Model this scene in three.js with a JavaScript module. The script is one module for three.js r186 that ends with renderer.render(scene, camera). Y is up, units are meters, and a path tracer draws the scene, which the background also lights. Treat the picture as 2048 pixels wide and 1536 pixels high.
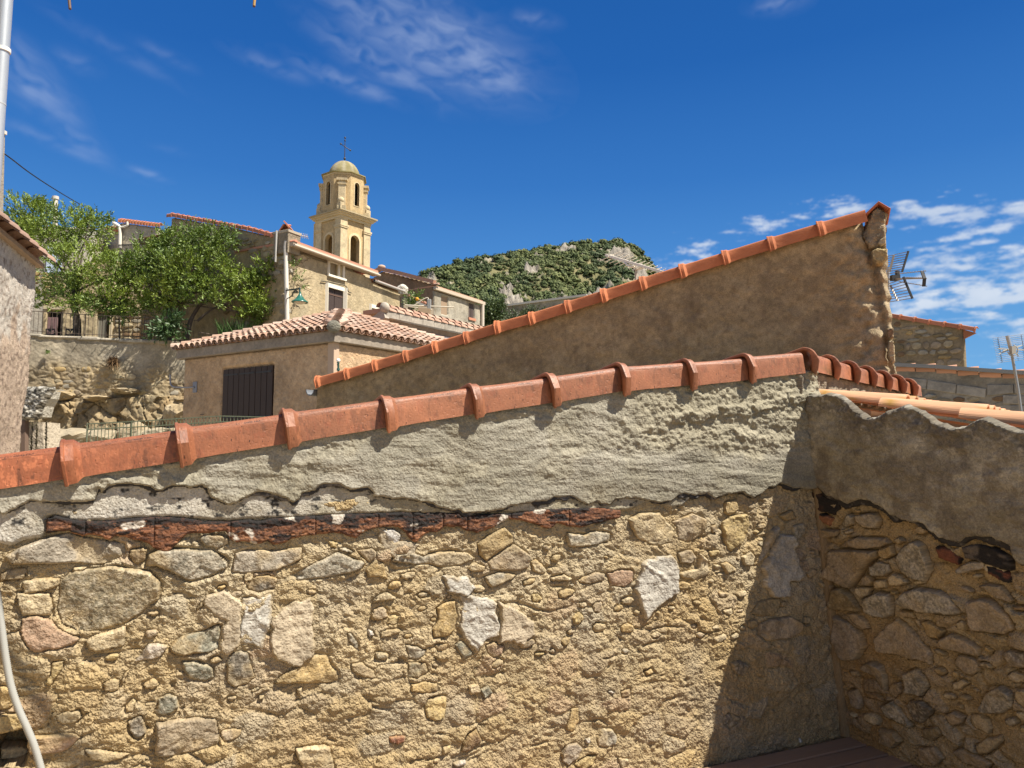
import * as THREE from 'three';
import { mergeGeometries, toCreasedNormals } from 'three/addons/utils/BufferGeometryUtils.js';

// ---------------------------------------------------------------- camera, sun, sky, exposure
const FOCAL = 1450, PITCH = Math.atan(122 / FOCAL), EYE = 1.6;              // the lens in pixels of the 2048 x 1536 photograph
const scene = new THREE.Scene();
const camera = new THREE.PerspectiveCamera(2 * Math.atan(768 / FOCAL) * 180 / Math.PI, 4 / 3, 0.05, 5000);
camera.position.set(0, EYE, 0); camera.rotation.x = PITCH;
const renderer = new THREE.WebGLRenderer();
renderer.toneMapping = THREE.LinearToneMapping;
renderer.toneMappingExposure = 2.0;
renderer.shadowMap.enabled = true;
const SUN = new THREE.Vector3(0.568, 1, 0.235).normalize();
const sun = new THREE.DirectionalLight(new THREE.Color().setRGB(1, 0.93, 0.82), 5);
sun.position.copy(SUN).multiplyScalar(60); sun.target.position.set(0, 0, 0);
sun.castShadow = true;
Object.assign(sun.shadow.camera, { left: -60, right: 60, top: 60, bottom: -60, near: 1, far: 200 });
scene.add(sun, sun.target);
scene.environmentIntensity = 1;

// ---------------------------------------------------------------- numbers, noise
const V = (x, y, z) => new THREE.Vector3(x, y, z);
const clamp = (x, a = 0, b = 1) => Math.min(b, Math.max(a, x));
const lerp = (a, b, t) => a + (b - a) * t;
const sst = (a, b, x) => { const t = clamp((x - a) / (b - a)); return t * t * (3 - 2 * t); };
function rng(seed) { let s = seed >>> 0; return () => { s = (s + 0x6d2b79f5) | 0; let t = Math.imul(s ^ (s >>> 15), 1 | s); t = (t + Math.imul(t ^ (t >>> 7), 61 | t)) ^ t; return ((t ^ (t >>> 14)) >>> 0) / 4294967296; }; }
const hash2 = (x, y, k) => { let h = Math.imul(x, 374761393) + Math.imul(y, 668265263) + Math.imul(k, 2147483647 ^ 0x5bd1e995); h = Math.imul(h ^ (h >>> 13), 1274126177); h ^= h >>> 16; h = Math.imul(h, 0x85ebca6b); return ((h ^ (h >>> 13)) >>> 0) / 4294967296; };
function vn(x, y, k = 0, wrap = 0) {                                        // value noise, -1..1
  let ix = Math.floor(x), iy = Math.floor(y); const fx = x - ix, fy = y - iy;
  const u = fx * fx * fx * (fx * (fx * 6 - 15) + 10), v = fy * fy * fy * (fy * (fy * 6 - 15) + 10);
  let jx = ix + 1, jy = iy + 1;
  if (wrap) { ix = ((ix % wrap) + wrap) % wrap; iy = ((iy % wrap) + wrap) % wrap; jx = ((jx % wrap) + wrap) % wrap; jy = ((jy % wrap) + wrap) % wrap; }
  return 2 * lerp(lerp(hash2(ix, iy, k), hash2(jx, iy, k), u), lerp(hash2(ix, jy, k), hash2(jx, jy, k), u), v) - 1;
}
function fbm(x, y, oct = 4, k = 0, wrap = 0, gain = 0.5) { let a = 1, s = 0, n = 0; for (let i = 0; i < oct; i++) { s += a * vn(x, y, k + i * 17, wrap); n += a; a *= gain; x *= 2; y *= 2; wrap *= 2; } return s / n; }
const ridge = (x, y, oct, k) => { let a = 1, s = 0, n = 0; for (let i = 0; i < oct; i++) { s += a * (1 - Math.abs(vn(x, y, k + i * 13)) * 2); n += a; a *= 0.5; x *= 2.03; y *= 2.03; } return s / n; };
function worley(x, y, k) {                                                  // [F1, F2, id of the nearest cell]
  const ix = Math.floor(x), iy = Math.floor(y); let a = 9, b = 9, id = 0;
  for (let j = -1; j <= 1; j++) for (let i = -1; i <= 1; i++) {
    const px = ix + i + 0.1 + 0.8 * hash2(ix + i, iy + j, k), py = iy + j + 0.1 + 0.8 * hash2(ix + i, iy + j, k + 1), d = Math.hypot(px - x, py - y);
    if (d < a) { b = a; a = d; id = hash2(ix + i, iy + j, k + 2); } else if (d < b) b = d;
  }
  return [a, b, id];
}
function cells(x, y, k) {                                                  // [F1, F2, id, x and y from the cell's own centre]
  const ix = Math.floor(x), iy = Math.floor(y); let a = 9, b = 9, id = 0, ox = 0, oy = 0;
  for (let j = -1; j <= 1; j++) for (let i = -1; i <= 1; i++) { const px = ix + i + hash2(ix + i, iy + j, k), py = iy + j + hash2(ix + i, iy + j, k + 1), d = Math.hypot(px - x, py - y); if (d < a) { b = a; a = d; id = Math.floor(1e6 * hash2(ix + i, iy + j, k + 2)); ox = x - px; oy = y - py; } else if (d < b) b = d; }
  return [a, b, id, ox, oy];
}
const mixc = (a, b, t) => [a[0] + (b[0] - a[0]) * t, a[1] + (b[1] - a[1]) * t, a[2] + (b[2] - a[2]) * t];
const scl = (a, k) => [a[0] * k, a[1] * k, a[2] * k];
const S2L = (c) => (c <= 0.04045 ? c / 12.92 : Math.pow((c + 0.055) / 1.055, 2.4));
const C = (r, g, b) => new THREE.Color().setRGB(r, g, b);
const nums = (t) => { const a = t.trim().split(/[\s,]+/).map(Number), o = []; for (let i = 0; i < a.length; i += 2) o.push([a[i], a[i + 1]]); return o; };

// ---------------------------------------------------------------- from a pixel of the photograph to a place
function ray(px, py) { const c = Math.cos(PITCH), s = Math.sin(PITCH), x = (px - 1024) / FOCAL, y = (768 - py) / FOCAL; return V(x, y * c + s, y * s - c); }
function at(px, py, Z) { const d = ray(px, py); return d.multiplyScalar(Z / -d.z).add(camera.position); }
class Frame {                                                               // a wall plane: origin on y = 0, horizontal direction a, upward direction (y part 1), outward normal
  constructor(O, a, up = V(0, 1, 0)) { this.O = O; this.a = a.clone().normalize(); this.up = up; this.n = this.a.clone().cross(up).normalize(); }
  px(px, py, off = 0) { const d = ray(px, py), o = this.O.clone().addScaledVector(this.n, off), t = o.clone().sub(camera.position).dot(this.n) / d.dot(this.n), P = d.multiplyScalar(t).add(camera.position).sub(o); return [P.clone().addScaledVector(this.up, -P.y).dot(this.a), P.y]; }
  pt(s, y, d = 0) { return this.O.clone().addScaledVector(this.a, s).addScaledVector(this.up, y).addScaledVector(this.n, d); }
  poly(list, off = 0) { return list.map(([x, y]) => this.px(x, y, off)); }
  matrix() { return new THREE.Matrix4().makeBasis(this.a, this.up, this.n).setPosition(this.O); }
}
function sdist(poly, x, y) {                                                // signed distance, positive inside; [distance, nearest x, nearest y]
  let best = 1e9, bx = 0, by = 0, inside = false;
  for (let i = 0, j = poly.length - 1; i < poly.length; j = i++) {
    const ax = poly[j][0], ay = poly[j][1], cx = poly[i][0], cy = poly[i][1], dx = cx - ax, dy = cy - ay;
    if ((ay > y) !== (cy > y) && x < ax + (y - ay) / (cy - ay) * dx) inside = !inside;
    const t = clamp(((x - ax) * dx + (y - ay) * dy) / (dx * dx + dy * dy + 1e-12)), qx = ax + t * dx, qy = ay + t * dy, d = (x - qx) * (x - qx) + (y - qy) * (y - qy);
    if (d < best) { best = d; bx = qx; by = qy; }
  }
  best = Math.sqrt(best); return [inside ? best : -best, bx, by];
}
const bounds = (p) => p.reduce((b, [x, y]) => [Math.min(b[0], x), Math.min(b[1], y), Math.max(b[2], x), Math.max(b[3], y)], [1e9, 1e9, -1e9, -1e9]);
function rough(poly, step, amp, k) {                                        // a broken outline: points every step, each pushed about by noise
  const o = []; let run = 0;
  for (let i = 0; i < poly.length; i++) {
    const a = poly[i], b = poly[(i + 1) % poly.length], L = Math.hypot(b[0] - a[0], b[1] - a[1]), n = Math.max(1, Math.round(L / step));
    for (let j = 0; j < n; j++) { const t = j / n, w = run + L * t; o.push([lerp(a[0], b[0], t) + amp * (vn(w / step * 0.7, 3.3, k) + 0.6 * vn(w / step * 1.9, 7.7, k)), lerp(a[1], b[1], t) + amp * (vn(w / step * 0.7, 13.3, k + 5) + 0.6 * vn(w / step * 1.9, 17.7, k + 5))]); }
    run += L;
  }
  return o;
}
// ---------------------------------------------------------------- geometry
function geo(pos, idx, col, uv) {
  const g = new THREE.BufferGeometry();
  g.setAttribute('position', new THREE.Float32BufferAttribute(pos, 3));
  if (uv) g.setAttribute('uv', new THREE.Float32BufferAttribute(uv, 2));
  if (col) g.setAttribute('color', new THREE.Float32BufferAttribute(col, 3));
  if (idx) g.setIndex(idx);
  g.computeVertexNormals();
  return g;
}
// a coat or a wall face over a polygon of a frame: hf(s, y, distance to the rim) gives its relief, cf its colour
function sheet(F, poly, cell, hf, cf, rim = -0.02, snap = true) {
  const [x0, y0, x1, y1] = bounds(poly), nx = Math.ceil((x1 - x0) / cell) + 2, ny = Math.ceil((y1 - y0) / cell) + 2, N = (nx + 1) * (ny + 1);
  const id = new Int32Array(N).fill(-1), pos = [], col = [], uv = [], idx = [], R = Math.max(3 * cell, 0.06), D2 = new Float32Array(N).fill(R * R), qx = new Float32Array(N), qy = new Float32Array(N), sd = new Float32Array(N), gx = (i) => x0 + (i - 0.7) * cell, gy = (j) => y0 + (j - 0.7) * cell;
  for (let e = 0, p = poly.length - 1; e < poly.length; p = e++) {           // distance to the rim, up to R
    const ax = poly[p][0], ay = poly[p][1], dx = poly[e][0] - ax, dy = poly[e][1] - ay, l2 = dx * dx + dy * dy + 1e-12;
    const i0 = Math.max(0, Math.floor((Math.min(ax, ax + dx) - R - x0) / cell + 0.7)), i1 = Math.min(nx, Math.ceil((Math.max(ax, ax + dx) + R - x0) / cell + 0.7)), j0 = Math.max(0, Math.floor((Math.min(ay, ay + dy) - R - y0) / cell + 0.7)), j1 = Math.min(ny, Math.ceil((Math.max(ay, ay + dy) + R - y0) / cell + 0.7));
    for (let j = j0; j <= j1; j++) for (let i = i0; i <= i1; i++) { const x = gx(i), y = gy(j), t = clamp(((x - ax) * dx + (y - ay) * dy) / l2), u = ax + t * dx, v = ay + t * dy, d = (x - u) * (x - u) + (y - v) * (y - v), k = j * (nx + 1) + i; if (d < D2[k]) { D2[k] = d; qx[k] = u; qy[k] = v; } }
  }
  for (let j = 0; j <= ny; j++) {
    const y = gy(j), cuts = []; for (let e = 0, p = poly.length - 1; e < poly.length; p = e++) { const ay = poly[p][1], cy = poly[e][1]; if ((ay > y) !== (cy > y)) cuts.push(poly[p][0] + (y - ay) / (cy - ay) * (poly[e][0] - poly[p][0])); }
    cuts.sort((u, v) => u - v); let c = 0; for (let i = 0; i <= nx; i++) { const x = gx(i), k = j * (nx + 1) + i; while (c < cuts.length && cuts[c] < x) c++; sd[k] = Math.sqrt(D2[k]) * (c & 1 ? 1 : -1); }
  }
  const vertex = (k) => {
    if (id[k] >= 0) return id[k];
    let s = x0 + (k % (nx + 1) - 0.7) * cell, y = y0 + (Math.floor(k / (nx + 1)) - 0.7) * cell; const q = sd[k], out = q < 0;
    if (out && snap) { s = qx[k]; y = qy[k]; }
    const h = out ? rim : hf(s, y, q), p = F.pt(s, y, h), c = cf(s, y, h, q);
    pos.push(p.x, p.y, p.z); col.push(c[0], c[1], c[2]); uv.push(s, y);
    return (id[k] = pos.length / 3 - 1);
  };
  for (let j = 0; j < ny; j++) for (let i = 0; i < nx; i++) {
    const a = j * (nx + 1) + i, b = a + 1, c = a + nx + 1, d = c + 1;
    if (Math.max(sd[a], sd[b], sd[c], sd[d]) < 0) continue;
    const A = vertex(a), B = vertex(b), D = vertex(d), E = vertex(c);
    if ((i + j) & 1) idx.push(A, B, D, A, D, E); else idx.push(A, B, E, B, D, E);
  }
  return geo(pos, idx, col, uv);
}
function box(w, h, d, x = 0, y = 0, z = 0, bev = 0) {                        // a box with chamfered edges, base-centred at y
  if (!bev) return new THREE.BoxGeometry(w, h, d).translate(x, y + h / 2, z);
  const s = new THREE.Shape(), a = w / 2 - bev, b = h / 2 - bev;
  s.moveTo(-a, -b); s.lineTo(a, -b); s.lineTo(a, b); s.lineTo(-a, b); s.closePath();
  return new THREE.ExtrudeGeometry(s, { depth: d - 2 * bev, bevelEnabled: true, bevelThickness: bev, bevelSize: bev, bevelSegments: 1 }).translate(x, y + h / 2, z - d / 2 + bev);
}
function tube(pts, r, seg = 8, n = 0, closed = false) { return new THREE.TubeGeometry(new THREE.CatmullRomCurve3(pts, closed, 'centripetal'), n || Math.max(2, pts.length * 4), r, seg, closed); }
function rod(a, b, r, r2 = r, seg = 8) {
  const d = b.clone().sub(a), g = new THREE.CylinderGeometry(r2, r, d.length(), seg, 1);
  return g.applyQuaternion(new THREE.Quaternion().setFromUnitVectors(V(0, 1, 0), d.clone().normalize())).translate((a.x + b.x) / 2, (a.y + b.y) / 2, (a.z + b.z) / 2);
}
function bar(a, b, w, h, up = V(0, 1, 0)) {                                  // a square bar from a to b
  const d = b.clone().sub(a), z = d.clone().normalize(), x = up.clone().cross(z).normalize(), y = z.clone().cross(x);
  return new THREE.BoxGeometry(w, h, d.length()).applyMatrix4(new THREE.Matrix4().makeBasis(x, y, z)).translate((a.x + b.x) / 2, (a.y + b.y) / 2, (a.z + b.z) / 2);
}
function plate(F, poly, z0, z1, holes = [], bev = 0) {                       // a polygon of a frame, thick from z0 to z1
  const s = new THREE.Shape(poly.map(([x, y]) => new THREE.Vector2(x, y)));
  for (const h of holes) s.holes.push(new THREE.Path(h.map(([x, y]) => new THREE.Vector2(x, y))));
  return new THREE.ExtrudeGeometry(s, { depth: z1 - z0 - 2 * bev, bevelEnabled: bev > 0, bevelThickness: bev, bevelSize: bev, bevelOffset: -bev, bevelSegments: 1 }).translate(0, 0, z0 + bev).applyMatrix4(F.matrix());
}
const rect = (x0, y0, x1, y1) => [[x0, y0], [x1, y0], [x1, y1], [x0, y1]];
function join(list) { return mergeGeometries(list.map((g) => { const q = g.index ? g.toNonIndexed() : g; for (const n of Object.keys(q.attributes)) if (!['position', 'normal', 'uv'].includes(n)) q.deleteAttribute(n); return q; }), false); }
function paint(g, c) { const n = g.attributes.position.count, a = new Float32Array(n * 3); for (let i = 0; i < n; i++) a.set(typeof c === 'function' ? c(i, g) : c, i * 3); g.setAttribute('color', new THREE.BufferAttribute(a, 3)); return g; }

// ---------------------------------------------------------------- names and groups
const used = {};
function numbered(name) { used[name] = (used[name] ?? -1) + 1; return used[name] ? name + '_' + String(used[name]).padStart(3, '0') : name; }
function say(o, label, category, group) { o.userData = { label, category }; if (group) o.userData.group = group; return o; }
function thing(name, label, category, group, p = V(0, 0, 0)) { const o = new THREE.Group(); o.name = numbered(name); o.position.copy(p); scene.add(o); return say(o, label, category, group); }
function part(parent, name, g, m, label) {
  const o = new THREE.Mesh(g, m); o.name = name; o.castShadow = o.receiveShadow = true;
  const root = parent.isMesh ? parent.parent : parent;
  if (parent !== scene && root && root.isGroup) { const p = root.position; if (!g.userData.moved) { g.translate(-p.x, -p.y, -p.z); g.userData.moved = true; } }
  if (label) o.userData.label = label;
  parent.add(o); return o;
}
function structure(name, g, m) { const o = new THREE.Mesh(g, m); o.name = numbered(name); o.castShadow = o.receiveShadow = true; o.userData.kind = 'structure'; scene.add(o); return o; }

// ---------------------------------------------------------------- textures (all tile; uv in metres)
function dataTex(n, f, srgb, rep) {
  const d = new Uint8Array(n * n * 4);
  for (let y = 0; y < n; y++) for (let x = 0; x < n; x++) { const c = f(x, y); const o = (y * n + x) * 4; for (let i = 0; i < 3; i++) d[o + i] = clamp(c[i], 0, 255); d[o + 3] = 255; }
  const t = new THREE.DataTexture(d, n, n); t.magFilter = t.minFilter = THREE.LinearFilter; t.wrapS = t.wrapT = THREE.RepeatWrapping; if (srgb) t.colorSpace = THREE.SRGBColorSpace; t.repeat.set(rep, rep); return t;
}
const sandBump = dataTex(512, (x, y) => { const u = x / 512, v = y / 512, w = 0.5 + 0.5 * (0.35 * fbm(u * 16, v * 16, 3, 5, 16) + 0.65 * fbm(u * 96, v * 96, 2, 9, 96, 0.7)); return [255 * w, 255 * w, 255 * w]; }, false, 1.6);
const sandMap = dataTex(512, (x, y) => { const u = x / 512, v = y / 512, a = fbm(u * 120, v * 120, 2, 31, 120, 0.8), b = fbm(u * 12, v * 12, 3, 41, 12), k = 214 + 34 * a + 16 * b; return [k, k - 1, k - 3]; }, true, 1.6);
const trowelBump = dataTex(512, (x, y) => { const u = x / 512, v = y / 512, w = 0.5 + 0.3 * fbm(u * 6 + 0.4 * vn(u * 3, v * 3, 2, 3), v * 48, 3, 15, 48 * 1) + 0.25 * fbm(u * 128, v * 128, 2, 19, 128); return [255 * w, 255 * w, 255 * w]; }, false, 1.3);
const wideBump = dataTex(512, (x, y) => { const u = x / 512, v = y / 512, w = 0.5 + 0.5 * fbm(u * 40, v * 40, 4, 55, 40, 0.62); return [255 * w, 255 * w, 255 * w]; }, false, 0.35);
const wideMap = dataTex(512, (x, y) => { const u = x / 512, v = y / 512, a = fbm(u * 64, v * 64, 3, 61, 64, 0.7), b = fbm(u * 5, v * 5, 4, 65, 5), c = fbm(u * 18, v * 18, 3, 68, 18), k = 212 + 24 * a + 22 * b + 18 * c; return [k, k - 2 - 3 * b, k - 5 - 6 * b]; }, true, 0.28);
const grainBump = dataTex(256, (x, y) => { const u = x / 256, v = y / 256, w = 0.5 + 0.5 * fbm(u * 4, v * 64, 3, 75, 64); return [255 * w, 255 * w, 255 * w]; }, false, 2);
const M = (o) => new THREE.MeshStandardMaterial({ roughness: 0.95, ...o });
const VC = { vertexColors: true, color: 0xffffff };
const mortarMat = M({ ...VC, map: sandMap, bumpMap: sandBump, bumpScale: 0.013 });
const stoneMat = M({ ...VC, map: sandMap, bumpMap: sandBump, bumpScale: 0.005, roughness: 0.92 });
const cementMat = M({ ...VC, map: sandMap, bumpMap: trowelBump, bumpScale: 0.006 });
const limeMat = M({ ...VC, map: sandMap, bumpMap: sandBump, bumpScale: 0.005 });
const tarMat = M({ ...VC, bumpMap: sandBump, bumpScale: 0.004, roughness: 0.75 });
const farMat = M({ ...VC, map: wideMap, bumpMap: wideBump, bumpScale: 0.012 });
function wallSheet(F, parent, name, poly, cell, cf, holes = [], amp = 0.012, mat = farMat) {
  return part(parent, name, sheet(F, poly, cell, (s, y) => { for (const [x0, y0, x1, y1, d] of holes) if (s > x0 && s < x1 && y > y0 && y < y1) return -(d ?? 0.18); return amp * fbm(s * 1.3, y * 1.3, 3, 11) + amp * 0.6 * fbm(s * 7, y * 7, 3, 13); }, cf, -0.15), mat);
}

// ---------------------------------------------------------------- sky: air and clouds
{
  const W = 4096, H = 2048, d = new Float32Array(W * H * 4), DEG = 180 / Math.PI;
  const dirOf = (px, py) => { const r = ray(px, py).normalize(); return [Math.atan2(r.x, -r.z) * DEG, Math.asin(r.y) * DEG]; };
  // thin veils: centre and half axes in degrees of the photograph's lens, slope, strength
  const veils = [[790, 50, 150, 50, 20, .5], [890, 95, 160, 60, 16, .6], [965, 140, 92, 42, 20, .62], [760, 125, 125, 30, 22, .45], [690, 162, 90, 15, 14, .5], [540, 130, 62, 13, 12, .35], [860, 25, 130, 40, 28, .35], [930, 170, 90, 16, 4, .4],
    [50, 150, 75, 32, 38, .5], [105, 195, 50, 22, 40, .4], [150, 270, 50, 20, 35, .35], [85, 275, 110, 10, 14, .28], [325, 108, 42, 10, 14, .26], [225, 95, 100, 12, 18, .16], [297, 348, 27, 7, 10, .6], [1065, 38, 42, 13, 8, .4], [1555, 8, 42, 14, 4, .5], [150, 122, 30, 14, 10, .3], [340, 300, 30, 8, 4, .1]]
    .map(([x, y, a, b, r, k]) => [...dirOf(x, y), a / 25.3, b / 25.3, -r / DEG, k]);
  const heaps = [[1560, 440, 90, 15, -6, .9], [1690, 425, 56, 20, 0, 1], [1455, 463, 45, 7, -8, .7], [1835, 428, 62, 24, 0, 1], [1925, 438, 66, 18, 4, .8], [2035, 424, 40, 18, -10, 1], [1990, 458, 90, 12, -6, .9], [1395, 505, 62, 26, -8, 1], [1430, 530, 40, 20, 0, .8], [1880, 520, 90, 34, -8, .85], [2010, 530, 110, 30, -14, .95], [1850, 560, 80, 22, -8, .95], [1930, 600, 200, 30, -5, 1.15], [2040, 590, 120, 34, -6, 1.1], [1968, 487, 27, 6, -2, .9], [1940, 636, 140, 4, 0, .6], [2040, 646, 24, 8, 0, .9], [1800, 612, 60, 22, -6, .9], [2200, 520, 160, 60, -8, .9], [2300, 640, 200, 40, -4, .9], [1330, 520, 30, 12, 0, .5]]
    .map(([x, y, a, b, r, k]) => [...dirOf(x, y), a / 25.3, b / 25.3, -r / DEG, k]);
  const E = renderer.toneMappingExposure;
  const steps = [[-2, .30, .56, .83], [2, .215, .485, .80], [8, .135, .375, .735], [14, .075, .268, .655], [20, .041, .19, .555], [28, .020, .13, .45], [40, .012, .097, .365], [60, .010, .082, .31], [90, .009, .077, .29]];
  for (let row = 0; row < H; row++) {
    const el = ((row + 0.5) / H - 0.5) * 180; let q = 0; while (q < steps.length - 2 && el > steps[q + 1][0]) q++;
    const t = clamp((el - steps[q][0]) / (steps[q + 1][0] - steps[q][0])), base = [1, 2, 3].map((c) => lerp(steps[q][c], steps[q + 1][c], t)), rowV = veils.filter((w) => Math.abs(el - w[1]) < w[2] * 2), rowH = heaps.filter((w) => Math.abs(el - w[1]) < w[3] * 3.5 + 1);
    for (let col = 0; col < W; col++) {
      const rd = ((col + 0.5) / W - 0.5) * 2 * Math.PI, az = Math.atan2(Math.cos(rd), -Math.sin(rd)) * DEG; let c = base, o = (row * W + col) * 4;
      if (el > -1) {
        let thin = 0, thick = 0;
        for (let i = 0; i < rowV.length; i++) {
          const w = rowV[i], a = w[0], e = w[1], ra = w[2], re = w[3], r = w[4], k = w[5], x = az - a, y = el - e; if (Math.abs(x) > ra * 2 || Math.abs(y) > ra * 2) continue;
          const u = (x * Math.cos(r) + y * Math.sin(r)) / ra, v = (y * Math.cos(r) - x * Math.sin(r)) / re, m = Math.exp(-(u * u + v * v) * 1.2);
          if (m > 0.02) { const sx = x * Math.cos(r + 0.12) + y * Math.sin(r + 0.12), sy = y * Math.cos(r + 0.12) - x * Math.sin(r + 0.12), n = 0.5 + 0.5 * fbm(sx * 0.35 + 0.5 * vn(x * 0.9, y * 0.9, 3), sy * 1.5 + 0.5 * vn(x * 0.8, y * 1.1, 4), 5, 71); thin = Math.max(thin, k * m * clamp(n * 2 - 0.45) * 0.85); }
        }
        for (let i = 0; i < rowH.length; i++) {
          const w = rowH[i], a = w[0], e = w[1], ra = w[2], re = w[3], r = w[4], k = w[5], x = az - a, y = el - e; if (Math.abs(x) > ra * 1.8 || Math.abs(y) > re * 3.5 + 1) continue;
          const u = (x * Math.cos(r) + y * Math.sin(r)) / ra, v = (y * Math.cos(r) - x * Math.sin(r)) / (v0(y, x, r) < 0 ? re * 0.8 : re), m = 1 - Math.sqrt(u * u + v * v) * 0.75;
          if (m > -0.5) { const n = fbm(az * 0.62 + 0.25 * el + 9, el * 2.1, 6, 83, 0, 0.62); thick = Math.max(thick, k * sst(0.16, 1.1, m * 0.85 + 1.2 * n)); }
        }
        // the same broken cloud low round the rest of the horizon
        const outside = sst(38, 50, Math.abs(az));
        if (outside > 0 && el < 42) { const n = fbm(Math.cos(az / DEG) * 7 + 4, el * 0.16 + Math.sin(az / DEG) * 7, 5, 91, 0, 0.55), m = sst(0, 3, el) * (1 - sst(12, 40, el)); thick = Math.max(thick, outside * 0.95 * sst(0.0, 0.4, m * 0.55 + n - 0.16)); }
        if (outside > 0 && el >= 18) { const n = fbm(Math.cos(az / DEG) * 4 + el * 0.05, el * 0.09 + Math.sin(az / DEG) * 6, 4, 97); thin = Math.max(thin, outside * 0.4 * sst(0.1, 0.6, n)); }
        if (thin > 0) c = mixc(c, [.50, .60, .82], clamp(thin));
        if (thick > 0) { const lit = 0.5 + 0.5 * fbm(az * 0.5, el * 0.8 + 40, 3, 99); c = mixc(c, mixc([.55, .65, .80], [.86, .90, .95], lit), clamp(thick) * 0.82); }
      }
      d[o] = c[0] / E; d[o + 1] = c[1] / E; d[o + 2] = c[2] / E; d[o + 3] = 1;
    }
  }
  function v0(y, x, r) { return y * Math.cos(r) - x * Math.sin(r); }
  const t = new THREE.DataTexture(d, W, H, THREE.RGBAFormat, THREE.FloatType);
  t.mapping = THREE.EquirectangularReflectionMapping; t.magFilter = t.minFilter = THREE.LinearFilter;
  scene.background = t; scene.environment = t;
}

// ---------------------------------------------------------------- the stone house in front: two rubble walls that meet in a corner, verge and ridge tiles, tiled roof
const T = V(0.919, 0, -0.394), NN = V(0.394, 0, 0.919);                     // along the gable wall, and out of it
const G = new Frame(V(-909 / FOCAL * 2.6, 0, -2.6), T);                      // the sunlit gable wall
const cTop = G.px(1612, 790), cBot = G.px(1690, 1470);
const lean = (cBot[0] - cTop[0]) / (cBot[1] - cTop[1]);                      // the shaded wall leans: its corner with the gable wall is not plumb
const R = new Frame(G.pt(cBot[0] - lean * cBot[1], 0), NN, V(T.x * lean, 1, T.z * lean));
if (R.n.dot(T) > 0) R.n.negate();                                           // the shaded wall faces left
R.px2 = (px, py) => R.px(px, py);
const FLOOR = cBot[1];
const view = { A: [0, 840, 3.4133], B: [0, 1180, 3.4133], C: [500, 760, 3.4133], D: [500, 1180, 3.4133], E: [1000, 700, 3.1344], F: [1000, 1180, 3.2], G: [1500, 680, 3.0109], H: [1440, 1100, 3.3684], P: [0, 0, 1] };
const tr = (v, text) => nums(text).map(([x, y]) => [view[v][0] + x / view[v][2], view[v][1] + y / view[v][2]]);
const house = thing('stone_house', 'old rubble stone house in the foreground with clay verge tiles and patched cement below them', 'house', null, G.pt(2.2, FLOOR, -0.3));

// colours (linear)
const SAND = [.45, .352, .20], PALE = [.505, .43, .29], OCHRE = [.44, .312, .145], GREYB = [.36, .31, .235], RUST = [.36, .15, .065];
const STONE = { pink: [.44, .30, .2], pale: [.56, .46, .29], white: [.6, .53, .44], green: [.27, .26, .195], dark: [.22, .19, .145], granite: [.40, .335, .215], grey: [.41, .37, .285], tan: [.40, .32, .215], ochre: [.47, .34, .155], gold: [.54, .41, .19], brown: [.25, .16, .085], lilac: [.36, .30, .225], olive: [.29, .225, .12], chip: [.66, .64, .6], red: [.24, .10, .055], mort: [.42, .37, .29] };

// outlines traced over the wall
const upperEdge = [...tr('A', '-60 600 0 620 30 640 80 625 120 600 180 575 220 550 300 560 400 568 500 565 600 555 660 545 690 515 685 455 750 450 860 435 960 440 1020 450 1050 480 1120 485 1180 455 1250 450 1300 470 1370 445 1410 465 1420 510 1480 545 1560 580 1620 560 1690 515'),
  ...tr('C', '80 765 180 790 260 815 295 835 330 810 350 775 440 750 480 715 590 708 650 735 680 755 740 740 800 740 830 770 830 795 900 800 960 815 1030 808 1110 820 1200 840 1300 870 1370 895 1410 885 1440 910 1560 900 1700 890'),
  ...tr('E', '60 975 120 960 200 950 280 945 330 925 400 925 430 918 480 945 530 970 590 945 620 970 680 970 700 940 770 925 850 930 920 945 1000 960 1060 945 1080 920 1140 900 1200 910 1280 900 1330 930 1400 905 1500 890 1540 920 1570 930 1620 900 1660 860 1700 860')];
const cornerEdge = tr('G', '90 888 120 890 150 865 210 880 240 895 310 880');
const rightEdge = tr('G', '318 872 390 845 430 870 450 905 520 950 600 985 660 965 770 970 830 1010 870 1050 960 1080 1010 1100 1070 1100 1110 1140 1160 1190 1280 1220 1350 1185 1420 1180 1500 1190 1600 1240 1620 1300 1650 1345');
const lowerEdge = [...tr('A', '-60 845 0 850 60 860 110 850 160 815 290 800 320 760 325 670 380 655 480 690 600 700 800 690 900 680 1000 670 1150 668 1300 680 1400 690 1500 690 1600 690 1750 680'),
  ...tr('C', '170 950 420 940 640 925 900 915 1080 910 1240 915 1420 915'), ...tr('E', '60 1020 200 1022 350 1020 500 1018 650 1012 780 1010 850 990 900 965 1000 975 1060 990 1130 985 1200 930')];
const bandTop = [...tr('A', '325 668 380 650 480 672 600 690 800 680 900 668 1000 660 1150 660 1300 670 1400 690 1500 690 1600 688 1750 690'), ...tr('C', '0 950 170 940 420 925 640 912 900 905 1080 902 1240 905 1420 902 1440 925 1560 915 1700 905'), ...tr('E', '20 1030 100 1018 200 1000 400 985 620 985 740 1005')];
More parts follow.
